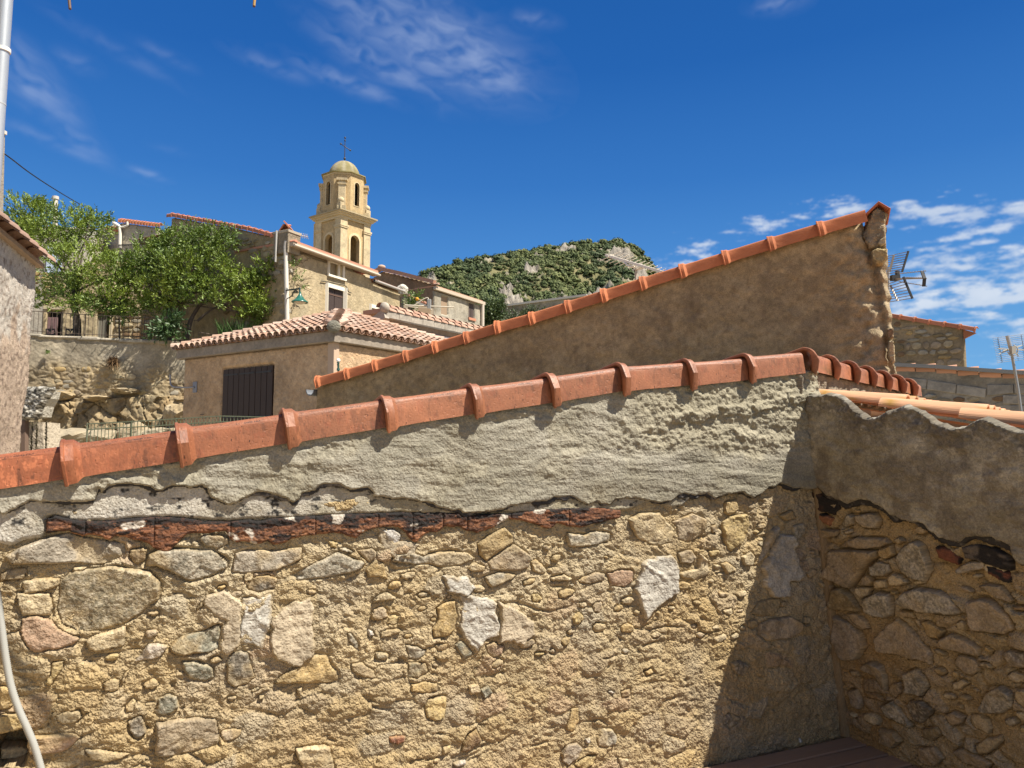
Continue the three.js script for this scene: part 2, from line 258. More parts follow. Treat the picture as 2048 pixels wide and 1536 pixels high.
const bandLow = [...tr('A', '325 775 480 745 500 770 560 790 610 780 700 790 740 830 790 790 900 805 950 820 1010 830 1050 870 1130 905 1160 890 1250 800 1290 770 1360 770 1420 770 1490 760 1540 760 1570 810 1590 840 1640 820 1760 850 1870 850 1980 830'),
  ...tr('C', '0 1110 100 1095 200 1115 280 1080 400 1060 460 1050 560 1040 640 1050 720 1085 740 1050 820 1020 900 1000 1000 1000 1060 1040 1080 1080 1130 1110 1160 1070 1200 1040 1280 1030 1320 1000 1420 1000 1480 1030 1560 1040 1640 1010 1730 960'),
  ...tr('E', '40 1055 100 1060 190 1085 300 1125 350 1080 430 1105 500 1110 560 1095 650 1075 700 1060 745 1045')];
const mono = (l) => l.map((p) => G.px(p[0], p[1])).sort((a, b) => a[0] - b[0]);
function along(l) { return (s) => { let i = 0; while (i < l.length - 2 && s > l[i + 1][0]) i++; const a = l[i], b = l[i + 1]; return lerp(a[1], b[1], clamp((s - a[0]) / Math.max(1e-6, b[0] - a[0]))); }; }
const upG = mono([...upperEdge, ...cornerEdge]), bandTopY = along(mono(bandTop)), bandLowY = along(mono(bandLow)), upY = along(upG);
const jitter = (l, k, amp = 0.004) => l.map(([s, y], i) => [s + amp * vn(i * 0.9, 1, k), y + amp * vn(i * 0.8, 5, k)]);

// verge tile joints: lower edge of each collar in the photograph
const joints = [[-150, 1006], [115, 966], [347, 930], [565, 895], [765, 863], [942, 835], [1097, 812], [1242, 788], [1377, 776], [1497, 764], [1617, 751]].map(([x, y]) => G.px(x, y, 0.065));
const capLow = along(joints);

// stones of both walls: [wall, kind, height, outline]
const stones = [];
const st = (v, kind, h, text) => stones.push({ wall: 0, kind, h: h > 0 ? h * 0.55 + 0.001 : h, poly: tr(v, text).map(([x, y]) => G.px(x, y)) });
const sr = (v, kind, h, text) => stones.push({ wall: 1, kind, h, poly: tr(v, text).map(([x, y]) => R.px(x, y)) });
st('P', 'granite', .022, '118 1165 150 1140 230 1132 300 1140 322 1165 318 1200 285 1225 255 1245 210 1260 165 1265 125 1250 112 1215');
st('B', 'pink', .018, '150 190 250 170 350 200 400 260 480 300 545 335 500 375 380 410 240 430 200 410 170 370 130 290');
st('B', 'pale', .022, '585 340 640 305 740 280 865 240 860 310 845 385 730 410 650 425 600 400');
st('B', 'white', .014, '1010 365 1080 360 1150 375 1120 430 1090 465 1010 485 905 495 960 440');
st('B', 'green', .016, '1155 390 1220 325 1300 300 1400 270 1480 230 1510 235 1500 400 1420 435 1320 440 1220 455 1170 430');
st('B', 'green', .008, '1240 490 1340 490 1450 520 1460 600 1400 625 1300 610 1260 560');
st('B', 'dark', .010, '1540 500 1580 430 1640 410 1700 430 1720 520 1745 590 1690 650 1600 670 1550 630');
st('B', 'green', .010, '1075 740 1140 710 1210 730 1225 790 1190 840 1110 860 1030 845 1070 800');
st('B', 'dark', .014, '870 900 920 870 965 850 990 910 1005 970 960 1010 915 1010 880 960');
st('B', 'tan', .018, '1060 900 1150 890 1350 865 1475 875 1500 980 1500 1060 1390 1090 1250 1120 1090 1150 1055 1125 1065 1010');
st('B', 'white', .012, '1000 980 1040 955 1055 970 1030 1000 1000 1005');
st('B', 'pale', .010, '370 860 450 830 540 820 560 870 520 910 430 920 390 900');
st('B', 'pink', .016, '190 1000 300 985 520 980 545 1010 500 1060 430 1110 330 1125 210 1125 185 1080');
st('B', 'gold', .020, '-60 860 60 845 130 835 165 890 170 940 90 965 0 980 -60 975');
st('B', 'pale', -.02, '-50 1140 80 1130 170 1160 150 1200 60 1230 -50 1235');
st('B', 'gold', .012, '350 490 440 480 430 540 370 620 350 660 290 640 340 580');
st('B', 'pale', .012, '700 640 760 605 820 610 815 680 760 700 710 690');
st('B', 'pale', .010, '850 800 910 740 930 760 910 830 860 835');
st('B', 'tan', .010, '1510 960 1600 940 1650 950 1640 1000 1580 1030 1530 1040 1505 1000');
st('B', 'pale', .008, '860 560 890 540 870 590 840 650 825 650 830 600');
st('B', 'pale', .016, '560 1080 820 1100 900 1110 830 1150 740 1180 620 1160');
st('B', 'grey', .010, '1330 130 1370 80 1400 80 1390 120 1340 150');
st('B', 'pale', .012, '110 20 350 10 365 120 350 175 150 180 120 110');
st('B', 'ochre', .012, '0 640 60 660 110 700 90 800 0 830 -50 760');
st('D', 'ochre', .010, '165 640 210 580 330 520 380 460 430 440 530 445 550 510 600 560 605 630 480 645 330 640 220 650');
st('D', 'pale', .022, '835 85 860 40 940 15 1000 50 980 65 900 75');
st('D', 'grey', .010, '1135 30 1180 10 1215 15 1205 45 1160 60');
st('D', 'gold', .014, '1185 800 1210 745 1290 725 1340 725 1345 800 1325 870 1270 895 1205 870');
st('D', 'pale', .020, '305 1075 420 1060 510 1055 545 1075 575 1170 585 1230 370 1240 310 1120');
st('D', 'red', .014, '945 1000 1065 990 1060 1040 1000 1055 950 1040');
st('D', 'brown', .014, '1440 1110 1455 1040 1490 980 1545 950 1585 1030 1540 1070 1480 1110');
st('D', 'green', .012, '1390 370 1440 340 1490 380 1530 430 1510 460 1450 475 1420 420');
st('D', 'pink', .010, '1600 380 1660 350 1740 380 1720 440 1660 465 1620 430');
st('D', 'grey', .012, '660 290 690 290 740 360 740 410 710 400 670 340');
st('D', 'grey', .010, '1060 370 1140 380 1205 410 1195 440 1140 480 1080 470');
st('D', 'green', .008, '1080 490 1200 490 1215 560 1150 600 1070 605');
st('D', 'ochre', .020, '1270 120 1330 80 1400 60 1420 180 1400 270 1340 320 1250 330 1240 260 1280 200');
st('D', 'brown', .008, '1250 370 1350 360 1345 410 1280 420');
st('D', 'chip', .014, '1380 1180 1480 1160 1470 1200 1400 1210');
st('D', 'chip', .010, '800 265 840 280 850 310 810 325');
st('D', 'tan', .008, '680 510 760 490 850 550 870 610 780 600 700 560');
st('D', 'ochre', .012, '1100 640 1200 620 1280 640 1290 690 1180 710 1090 690');
st('D', 'grey', .010, '320 670 355 665 360 720 325 730');
st('D', 'pale', .012, '885 290 930 270 1000 260 1040 280 960 320 890 330');
st('D', 'gold', .014, '1310 1070 1370 1060 1370 1110 1310 1130');
st('D', 'pale', .014, '1250 1150 1290 1145 1290 1180 1240 1185');
st('D', 'pale', .010, '1490 650 1560 640 1580 700 1500 720');
st('D', 'green', .012, '1570 680 1630 650 1660 700 1600 750');
st('F', 'lilac', .014, '390 1050 430 985 490 975 530 1010 500 1070 440 1125 400 1100');
st('F', 'ochre', .010, '425 850 450 760 500 750 510 840 470 910 425 900');
st('F', 'chip', .010, '545 955 580 945 580 985 550 990');
st('F', 'grey', .010, '620 960 660 890 720 890 750 940 740 990 660 1010 625 1000');
st('F', 'chip', .012, '680 650 710 640 735 655 715 668');
st('F', 'pink', .008, '770 650 830 630 830 680 780 695');
st('F', 'gold', .010, '920 520 970 500 985 530 940 550');
st('F', 'pale', .014, '960 290 1000 260 1040 280 1010 305 970 310');
st('F', 'pale', .016, '1410 130 1480 110 1490 150 1470 165 1430 150');
st('F', 'pale', .012, '1350 240 1390 220 1405 250 1360 260');
st('F', 'olive', .016, '1600 150 1660 70 1790 40 1780 120 1740 165 1650 170');
st('F', 'tan', .022, '1660 210 1720 180 1850 165 1930 200 1920 270 1860 310 1700 330 1650 280');
st('F', 'dark', .008, '1480 470 1540 450 1595 480 1580 540 1550 560 1510 530');
st('F', 'dark', .010, '1420 830 1460 780 1540 810 1530 850 1470 895 1430 860');
st('F', 'gold', .014, '470 1120 560 1060 610 1050 600 1110 540 1150');
st('F', 'pale', .012, '750 1070 820 1080 820 1130 770 1140');
st('F', 'chip', .010, '1905 945 1920 940 1940 975 1915 985');
st('A', 'mort', .020, '40 920 130 870 300 800 470 762 620 805 860 833 870 900 800 960 700 990 480 985 260 990 80 990');
st('A', 'grey', .026, '990 990 1010 920 1080 880 1200 875 1330 885 1440 880 1560 960 1550 1010 1440 1070 1300 1100 1180 1050 1100 1010');
st('A', 'brown', .012, '875 920 890 880 980 870 1010 880 990 960 940 990 900 970');
st('A', 'grey', .012, '1355 812 1390 775 1500 780 1560 800 1570 850 1480 880 1390 860');
st('A', 'mort', .020, '1580 1040 1600 910 1700 880 1900 885 2060 860 2060 950 1900 1030 1780 1040 1660 1050');
st('A', 'tan', .016, '0 1050 60 1015 180 1000 190 1050 150 1090 0 1105');
st('A', 'pale', .020, '150 1100 250 1075 410 1080 400 1130 300 1170 160 1190');
st('A', 'pale', .014, '500 1000 600 1000 560 1040 490 1040');
st('A', 'dark', .012, '1680 1120 1720 1070 1830 1050 1900 1080 1880 1150 1760 1180 1690 1160');
st('A', 'pale', .014, '1650 1070 1700 1020 1740 1030 1720 1100 1670 1110');
st('C', 'grey', .020, '260 1330 390 1270 600 1170 700 1210 780 1240 760 1290 640 1330 500 1360 330 1370');
st('C', 'grey', .012, '600 1150 650 1135 710 1175 690 1185 620 1170');
st('C', 'tan', .018, '720 1160 830 1145 865 1170 860 1210 820 1250 760 1210');
st('C', 'gold', .014, '530 1110 540 1090 600 1110 590 1150 550 1145');
st('C', 'chip', .016, '890 1020 980 1008 1030 1050 1030 1090 1000 1150 940 1100');
st('C', 'ochre', .024, '1550 1120 1620 1060 1740 1000 1790 1060 1800 1110 1700 1180 1610 1240 1560 1200');
st('C', 'tan', .020, '1610 1240 1800 1115 1920 1200 1900 1290 1800 1310 1640 1300');
st('C', 'pale', .014, '1480 1280 1530 1240 1605 1270 1600 1310 1510 1310');
st('C', 'grey', .016, '1600 1345 1700 1310 1830 1325 1780 1370 1640 1420');
st('C', 'ochre', .014, '790 1290 860 1220 920 1250 945 1370 880 1345 800 1350');
st('C', 'grey', .016, '1000 1190 1110 1180 1180 1200 1300 1170 1480 1170 1540 1220 1440 1270 1300 1280 1220 1260 1100 1260 960 1240');
st('E', 'ochre', .018, '1410 950 1480 930 1490 1000 1440 1040 1400 1020');
st('E', 'gold', .022, '1390 1080 1440 1040 1540 1025 1560 1100 1530 1200 1450 1270 1400 1200');
st('E', 'pale', .020, '800 1060 870 1020 1000 1012 1050 1080 1100 1120 1080 1210 960 1230 860 1180 820 1120');
st('E', 'tan', .018, '1075 1080 1200 1020 1290 1060 1280 1150 1180 1210 1115 1190 1105 1110');
st('E', 'pale', .018, '1120 1400 1240 1370 1250 1270 1300 1310 1310 1400 1240 1450 1140 1430');
st('E', 'pale', .016, '1380 1340 1420 1325 1480 1370 1480 1390 1420 1405');
st('E', 'pink', .012, '670 1400 760 1370 830 1380 830 1450 780 1490 690 1480');
st('E', 'grey', .020, '410 1170 420 1140 520 1160 600 1130 690 1150 690 1200 560 1235 430 1240');
st('E', 'pale', .012, '190 1330 230 1310 300 1380 270 1410 210 1390');
st('E', 'pale', .012, '310 1430 400 1405 455 1430 440 1450 330 1450');
st('E', 'tan', .012, '480 1440 600 1390 660 1400 650 1450 560 1470 500 1460');
st('E', 'gold', .012, '1300 1260 1370 1250 1380 1280 1320 1300');
st('E', 'tan', .014, '1110 1270 1200 1250 1230 1300 1200 1340 1130 1340');
st('E', 'tan', .014, '1310 1100 1350 1090 1360 1140 1330 1150');
st('E', 'mort', .014, '1630 1270 1690 1140 1740 1090 1745 1140 1680 1280 1620 1350');
st('E', 'ochre', .016, '1750 1040 1830 1000 1860 1060 1790 1070');
st('E', 'pale', .014, '1510 1300 1570 1260 1600 1300 1580 1360 1530 1350');
st('E', 'grey', .014, '1830 1100 1900 1080 1915 1150 1860 1200 1835 1170');
sr('G', 'tan', .026, '605 1195 660 1182 820 1190 850 1222 790 1250 660 1260 612 1235');
sr('G', 'tan', .040, '490 1262 600 1258 770 1267 775 1300 700 1380 620 1492 560 1470 450 1430 440 1410 480 1340');
sr('G', 'grey', .034, '885 1310 930 1240 1010 1200 1060 1230 1090 1330 1110 1380 1070 1455 990 1440 925 1400');
sr('G', 'ochre', .026, '782 1262 860 1232 890 1290 832 1318 790 1300');
sr('G', 'grey', .028, '735 1360 780 1330 855 1342 866 1388 828 1420 750 1418');
sr('G', 'pale', .026, '842 1430 880 1402 930 1422 968 1460 920 1478 852 1478');
sr('G', 'tan', .024, '682 1430 722 1406 752 1450 730 1480 682 1474');
sr('G', 'mort', .026, '645 1050 760 1038 790 1090 768 1138 700 1130 652 1090');
sr('G', 'grey', .020, '562 1100 602 1042 638 1062 636 1108 572 1128');
sr('G', 'mort', .020, '572 1150 620 1132 630 1160 592 1174');
sr('G', 'tan', .024, '375 1162 430 1132 548 1142 538 1180 442 1198');
sr('G', 'pale', .020, '872 1200 912 1182 948 1210 902 1228');
sr('G', 'mort', .022, '1250 1372 1330 1332 1420 1322 1430 1370 1330 1400 1262 1408');
sr('G', 'ochre', .016, '180 1040 250 1030 262 1080 210 1095');
sr('H', 'lilac', .022, '692 222 740 207 768 250 720 328 692 298');
sr('H', 'olive', .038, '742 350 780 262 830 242 900 292 968 390 958 418 870 408 762 398');
sr('H', 'pale', .022, '922 252 960 242 1028 252 1010 308 970 328 932 290');
sr('H', 'grey', .036, '982 370 1000 312 1070 282 1148 292 1172 380 1166 440 1120 458 1030 440 988 410');
sr('H', 'pale', .022, '1042 202 1128 192 1138 250 1060 263');
sr('H', 'grey', .024, '1144 182 1220 152 1288 220 1220 243 1152 230');
sr('H', 'grey', .038, '1198 340 1250 282 1330 248 1480 267 1560 312 1628 400 1634 428 1550 438 1400 420 1270 390');
sr('H', 'tan', .020, '862 422 930 422 998 480 1016 528 980 538 902 480');
sr('H', 'tan', .030, '1064 590 1140 504 1200 454 1350 582 1436 700 1436 776 1360 738 1280 738 1180 698 1084 688');
sr('H', 'lilac', .030, '774 434 880 484 958 562 986 650 938 736 852 738 794 680 764 600');
sr('H', 'ochre', .016, '1354 482 1400 472 1518 542 1480 608 1402 568');
sr('H', 'lilac', .026, '1674 342 1760 318 1840 332 1958 442 1996 530 1930 568 1800 558 1702 538 1684 450');
sr('H', 'pale', .016, '1592 490 1640 467 1668 500 1658 543 1602 530');
sr('H', 'grey', .024, '1244 822 1330 792 1418 862 1418 910 1378 988 1320 978 1262 958');
sr('H', 'dark', .026, '1254 1050 1290 1012 1380 1012 1456 1070 1368 1168 1302 1128');
sr('H', 'grey', .022, '1094 1050 1170 1004 1238 1090 1306 1178 1288 1198 1202 1158 1112 1118');
sr('H', 'lilac', .022, '934 790 1030 742 1098 780 1128 860 1136 958 1072 898 1052 850');
sr('H', 'lilac', .018, '862 950 930 932 968 1030 948 1078 902 1058');
sr('H', 'brown', .016, '982 952 1060 962 1128 1010 1100 1020 1002 990');
sr('H', 'grey', .026, '1744 1060 1800 962 1900 904 1986 962 1986 1060 1890 1108 1782 1098');
sr('H', 'dark', .018, '1914 690 1950 668 2060 690 2070 790 1962 788');
sr('H', 'pale', .018, '1722 1310 1800 1262 1900 1242 1908 1290 1820 1368 1742 1388');
sr('H', 'tan', .018, '1572 1360 1620 1332 1760 1390 1848 1440 1800 1478 1652 1440');
sr('H', 'tan', .018, '1522 1110 1580 1082 1658 1120 1638 1168 1562 1188');
sr('H', 'pale', .014, '1572 890 1640 862 1698 890 1630 938 1572 948');
sr('H', 'tan', .022, '1484 600 1560 562 1640 582 1756 660 1756 718 1650 698 1502 650');
sr('H', 'tan', .020, '1762 232 1830 226 1900 232 1996 340 1960 358 1862 320');
sr('H', 'tan', .018, '1214 402 1300 412 1328 460 1240 448');
sr('H', 'brown', .016, '1984 372 2070 372 2070 410 1992 404');
sr('H', 'pale', .016, '1310 200 1380 195 1390 225 1320 232');
sr('H', 'olive', .018, '700 620 760 640 765 720 720 730 690 690');
sr('H', 'tan', .016, '1150 900 1230 880 1240 950 1180 1000 1140 970');
sr('H', 'grey', .016, '1930 1130 2000 1120 2010 1170 1960 1190 1925 1170');
sr('H', 'olive', .018, '1380 1200 1470 1180 1510 1240 1430 1290 1370 1260');
sr('H', 'tan', .018, '1080 1200 1180 1220 1230 1290 1160 1340 1070 1300');
sr('H', 'tan', .016, '1330 1330 1450 1320 1520 1400 1440 1470 1340 1430');

// small stones fill the gaps, fewer and flatter
{
  const r = rng(77), free = (w, s, y, m) => !stones.some((q) => q.wall === w && s > q.box[0] - m && s < q.box[2] + m && y > q.box[1] - m && y < q.box[3] + m && sdist(q.poly, s, y)[0] > -m);
  for (const q of stones) q.box = bounds(q.poly);
  const kinds = ['pale', 'tan', 'ochre', 'pale', 'pale', 'tan', 'gold', 'pale', 'granite', 'tan', 'tan', 'ochre', 'grey'];
  const add = (w, n, area, size, h) => {
    for (let k = 0, tries = 0; k < n && tries < n * 40; tries++) {
      const [s, y] = area(r), a = size * (0.5 + r() * 1.1), b = a * (0.45 + r() * 0.35), m = a * 0.75; if (!free(w, s, y, m)) continue;
      const N = 7 + Math.floor(r() * 4), t0 = r() * 6, tilt = (r() - 0.5) * 0.5, poly = [];
      for (let i = 0; i < N; i++) { const t = t0 + (i + (r() - .5) * .5) / N * 2 * Math.PI, k2 = 0.75 + 0.35 * r(), x = a * k2 * Math.cos(t), z = b * k2 * Math.sin(t); poly.push([s + x * Math.cos(tilt) - z * Math.sin(tilt), y + x * Math.sin(tilt) + z * Math.cos(tilt)]); }
      const q = { wall: w, kind: kinds[Math.floor(r() * kinds.length)], h: h * (0.5 + r()), poly, small: true }; q.box = bounds(poly); stones.push(q); k++;
    }
  };
  add(0, 95, (q) => { const s = q() * 4.0, u = q(); return [s, lerp(0.62, Math.min(bandLowY(s), upY(s)) - 0.05, u)]; }, 0.028, 0.006);
  add(1, 60, (q) => [0.05 + q() * 1.25, lerp(0.15, 1.35 - 0.1 * q(), q())], 0.04, 0.016);
}
for (const q of stones) if (q.poly.reduce((a, p, i) => { const n = q.poly[(i + 1) % q.poly.length]; return a + p[0] * n[1] - n[0] * p[1]; }, 0) < 0) q.poly.reverse();

// relief of the bare mortar: lumps of half-buried stone, ledges, sand
let lastR = null;
function mortarRelief(s, y, k, deep) {
  if (lastR && lastR[3] === s && lastR[4] === y && lastR[5] === k) return lastR;
  const w1 = 0.03 * vn(s * 7, y * 7, k + 1), w2 = 0.03 * vn(s * 7, y * 7, k + 2), [a, b, id] = worley((s + w1) * 6.2, (y + w2) * 9.5, k), show = sst(0.35, 0.75, hash2(Math.floor(id * 9999), 3, k));
  const [a2, b2] = worley((s + w2) * 15, (y + w1) * 21, k + 7);
  let h = deep * 0.011 * show * sst(0.02, 0.3, b - a) * (1.1 - a) - deep * 0.012 * show * (1 - sst(0, 0.06, b - a)) * sst(-.2, .3, vn(s * 6, y * 6, k + 8));
  h += 0.006 * (1 - a2) * sst(0.3, 0.8, 0.5 + 0.5 * vn(s * 3, y * 3, k + 3)) - 0.003;
  const led = ridge(s * 3.1 + 0.4 * y, y * 11 + 0.6 * vn(s * 4, y * 4, k + 5), 3, k + 21); h -= 0.015 * sst(0.7, 0.93, led);
  h += 0.011 * fbm(s * 5, y * 7, 3, k + 31) + 0.0095 * fbm(s * 22, y * 30, 4, k + 41, 0, 0.66) + 0.0042 * fbm(s * 85, y * 85, 2, k + 51, 0, 0.8) + 0.006 * sst(0.15, 0.6, fbm(s * 17, y * 22, 3, k + 61, 0, 0.6));
  return (lastR = [h, show * sst(0.05, 0.2, b - a), id, s, y, k]);
}
function pressed(w) {                                                        // how far the mortar lies back under a stone
  const list = stones.filter((q) => q.wall === w);
  return (s, y) => { let p = 0; for (const q of list) { if (s < q.box[0] - .02 || s > q.box[2] + .02 || y < q.box[1] - .02 || y > q.box[3] + .02) continue; const d = sdist(q.poly, s, y)[0]; const g = q.gap * sst(-.3, .2, vn(s * 14, y * 14, 17)); if (d > -0.018) p = Math.max(p, sst(-0.003 - g, 0.009 - g, d)); } return p; };
}
stones.forEach((q, i) => { q.gap = 0.011 * Math.pow(hash2(i, 5, 3), 1.5); });
const pressG = pressed(0), pressR = pressed(1);
const hole = tr('B', '-80 985 60 972 165 960 188 1060 200 1130 160 1185 100 1215 0 1240 -80 1240').map(([x, y]) => G.px(x, y));
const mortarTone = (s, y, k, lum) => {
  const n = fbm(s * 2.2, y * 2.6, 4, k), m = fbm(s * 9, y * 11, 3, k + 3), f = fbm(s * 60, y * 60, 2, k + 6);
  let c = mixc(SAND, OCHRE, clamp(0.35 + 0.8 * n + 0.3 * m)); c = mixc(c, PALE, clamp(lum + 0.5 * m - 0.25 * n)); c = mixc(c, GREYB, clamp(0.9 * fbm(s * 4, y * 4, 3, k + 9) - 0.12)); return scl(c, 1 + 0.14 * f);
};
const gableWall = (() => {
  const top = []; for (let i = 0; i <= 40; i++) { const s = lerp(-0.45, cTop[0] + 0.12, i / 40); top.push([s, Math.min(capLow(s) + 0.03, upY(s) + 0.06)]); }
  const poly = [[-0.45, FLOOR - 0.1], [cBot[0] + 0.3, FLOOR - 0.1], ...top.reverse()];
  const hf = (s, y) => {
    let [h] = mortarRelief(s, y, 300, 0.85); const p = pressG(s, y); h = lerp(h, -0.012, p);
    const d = sdist(hole, s, y)[0]; if (d > -0.03) h = lerp(h, -0.17, sst(-0.012, 0.02, d + 0.006 * vn(s * 60, y * 60, 4)));
    return h;
  };
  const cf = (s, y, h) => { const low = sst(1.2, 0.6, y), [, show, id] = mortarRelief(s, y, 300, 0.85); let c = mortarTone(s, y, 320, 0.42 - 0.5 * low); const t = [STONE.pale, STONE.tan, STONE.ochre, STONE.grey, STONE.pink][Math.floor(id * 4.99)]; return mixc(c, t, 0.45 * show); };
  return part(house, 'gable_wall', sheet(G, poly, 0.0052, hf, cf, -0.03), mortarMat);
})();
part(house, 'wall_core', plate(G, [[-0.6, FLOOR - 0.1], [cBot[0] + 0.35, FLOOR - 0.1], [cTop[0] + 0.15, capLow(4) + 0.02], [-0.6, capLow(-0.6) + 0.02]], -0.5, -0.2), mortarMat);

// one stone: a craggy face that rises from a broken rim
function stoneGeo(F, q, seed) {
  const r = rng(seed), big = Math.sqrt((q.box[2] - q.box[0]) * (q.box[3] - q.box[1])), base = STONE[q.kind], gx = (r() - .5) * 0.22, gy = (r() - .5) * 0.22 + 0.05, cx = (q.box[0] + q.box[2]) / 2, cy = (q.box[1] + q.box[3]) / 2, edge = clamp(0.06 * big, 0.0045, 0.010), ang = r() * 6.28, fs = 1.6 / big, smear = q.wall ? 0.4 : q.small ? 0.65 : 0.6;
  const P = rough(q.poly, clamp(big * 0.14, 0.009, 0.02), clamp(big * 0.022, 0.001, 0.003), seed);
  const face = (x, y) => { const [a, b, id] = worley((x + 0.02 * vn(x * 20, y * 20, seed)) * fs * 1.3, (y + 0.02 * vn(x * 20, y * 20, seed + 1)) * fs * 1.7, seed % 97); const t1 = (hash2(Math.floor(id * 1e4), 1, 5) - .5), t2 = (hash2(Math.floor(id * 1e4), 2, 5) - .5); return big * (0.10 * (t1 * (x - cx) + t2 * (y - cy)) / big + 0.035 * (id - .5)) + 0.035 * big * vn(x * fs * 2.2, y * fs * 2.2, seed); };
  const hf = (x, y, d) => { const e = sst(-0.001, edge * (0.7 + 0.5 * vn(x * 30, y * 30, seed + 3)), d), lay = ridge((x * Math.cos(ang) + y * Math.sin(ang)) * 5, (y * Math.cos(ang) - x * Math.sin(ang)) * 30, 2, seed + 5); return (q.h < 0 ? -0.11 : 0) - 0.004 + (Math.abs(q.h) + 0.004) * e + e * (gx * (x - cx) + gy * (y - cy) + face(x, y) - 0.0035 * sst(0.6, 0.95, lay) + 0.0032 * fbm(x * 38, y * 42, 3, seed + 7, 0, 0.65) + 0.0015 * fbm(x * 110, y * 110, 2, seed + 9, 0, 0.8)); };
  const speck = q.kind === 'granite' || q.kind === 'green' || q.kind === 'grey' || q.kind === 'dark' ? 1 : 0.35;
  const cf = (x, y, h, d) => {
    const n = fbm(x * 12, y * 14, 3, seed), g = fbm(x * 75, y * 75, 2, seed + 4), m = fbm(x * 9, y * 12, 4, seed + 12); let c = scl(base, 1 + 0.26 * n + 0.22 * g); const sp = vn(x * 120, y * 120, seed + 2); c = sp > 0.3 ? mixc(c, [.10, .095, .07], 0.5 * speck) : sp < -0.45 ? mixc(c, [.64, .58, .46], 0.45 * speck) : c;
    c = mixc(c, mixc(SAND, OCHRE, clamp(.4 + n)), clamp(smear * sst(0.0, 0.4, m + 0.12 - d * 3) + 0.5 * sst(0.010, 0.0, d))); return c;
  };
  return sheet(F, P, q.small ? 0.0062 : 0.0054, hf, cf, (q.h < 0 ? -0.14 : -0.022));
}
stones.filter((q) => q.wall === 0).forEach((q, i) => part(gableWall, 'stone', stoneGeo(G, q, 1000 + i * 7), stoneMat));

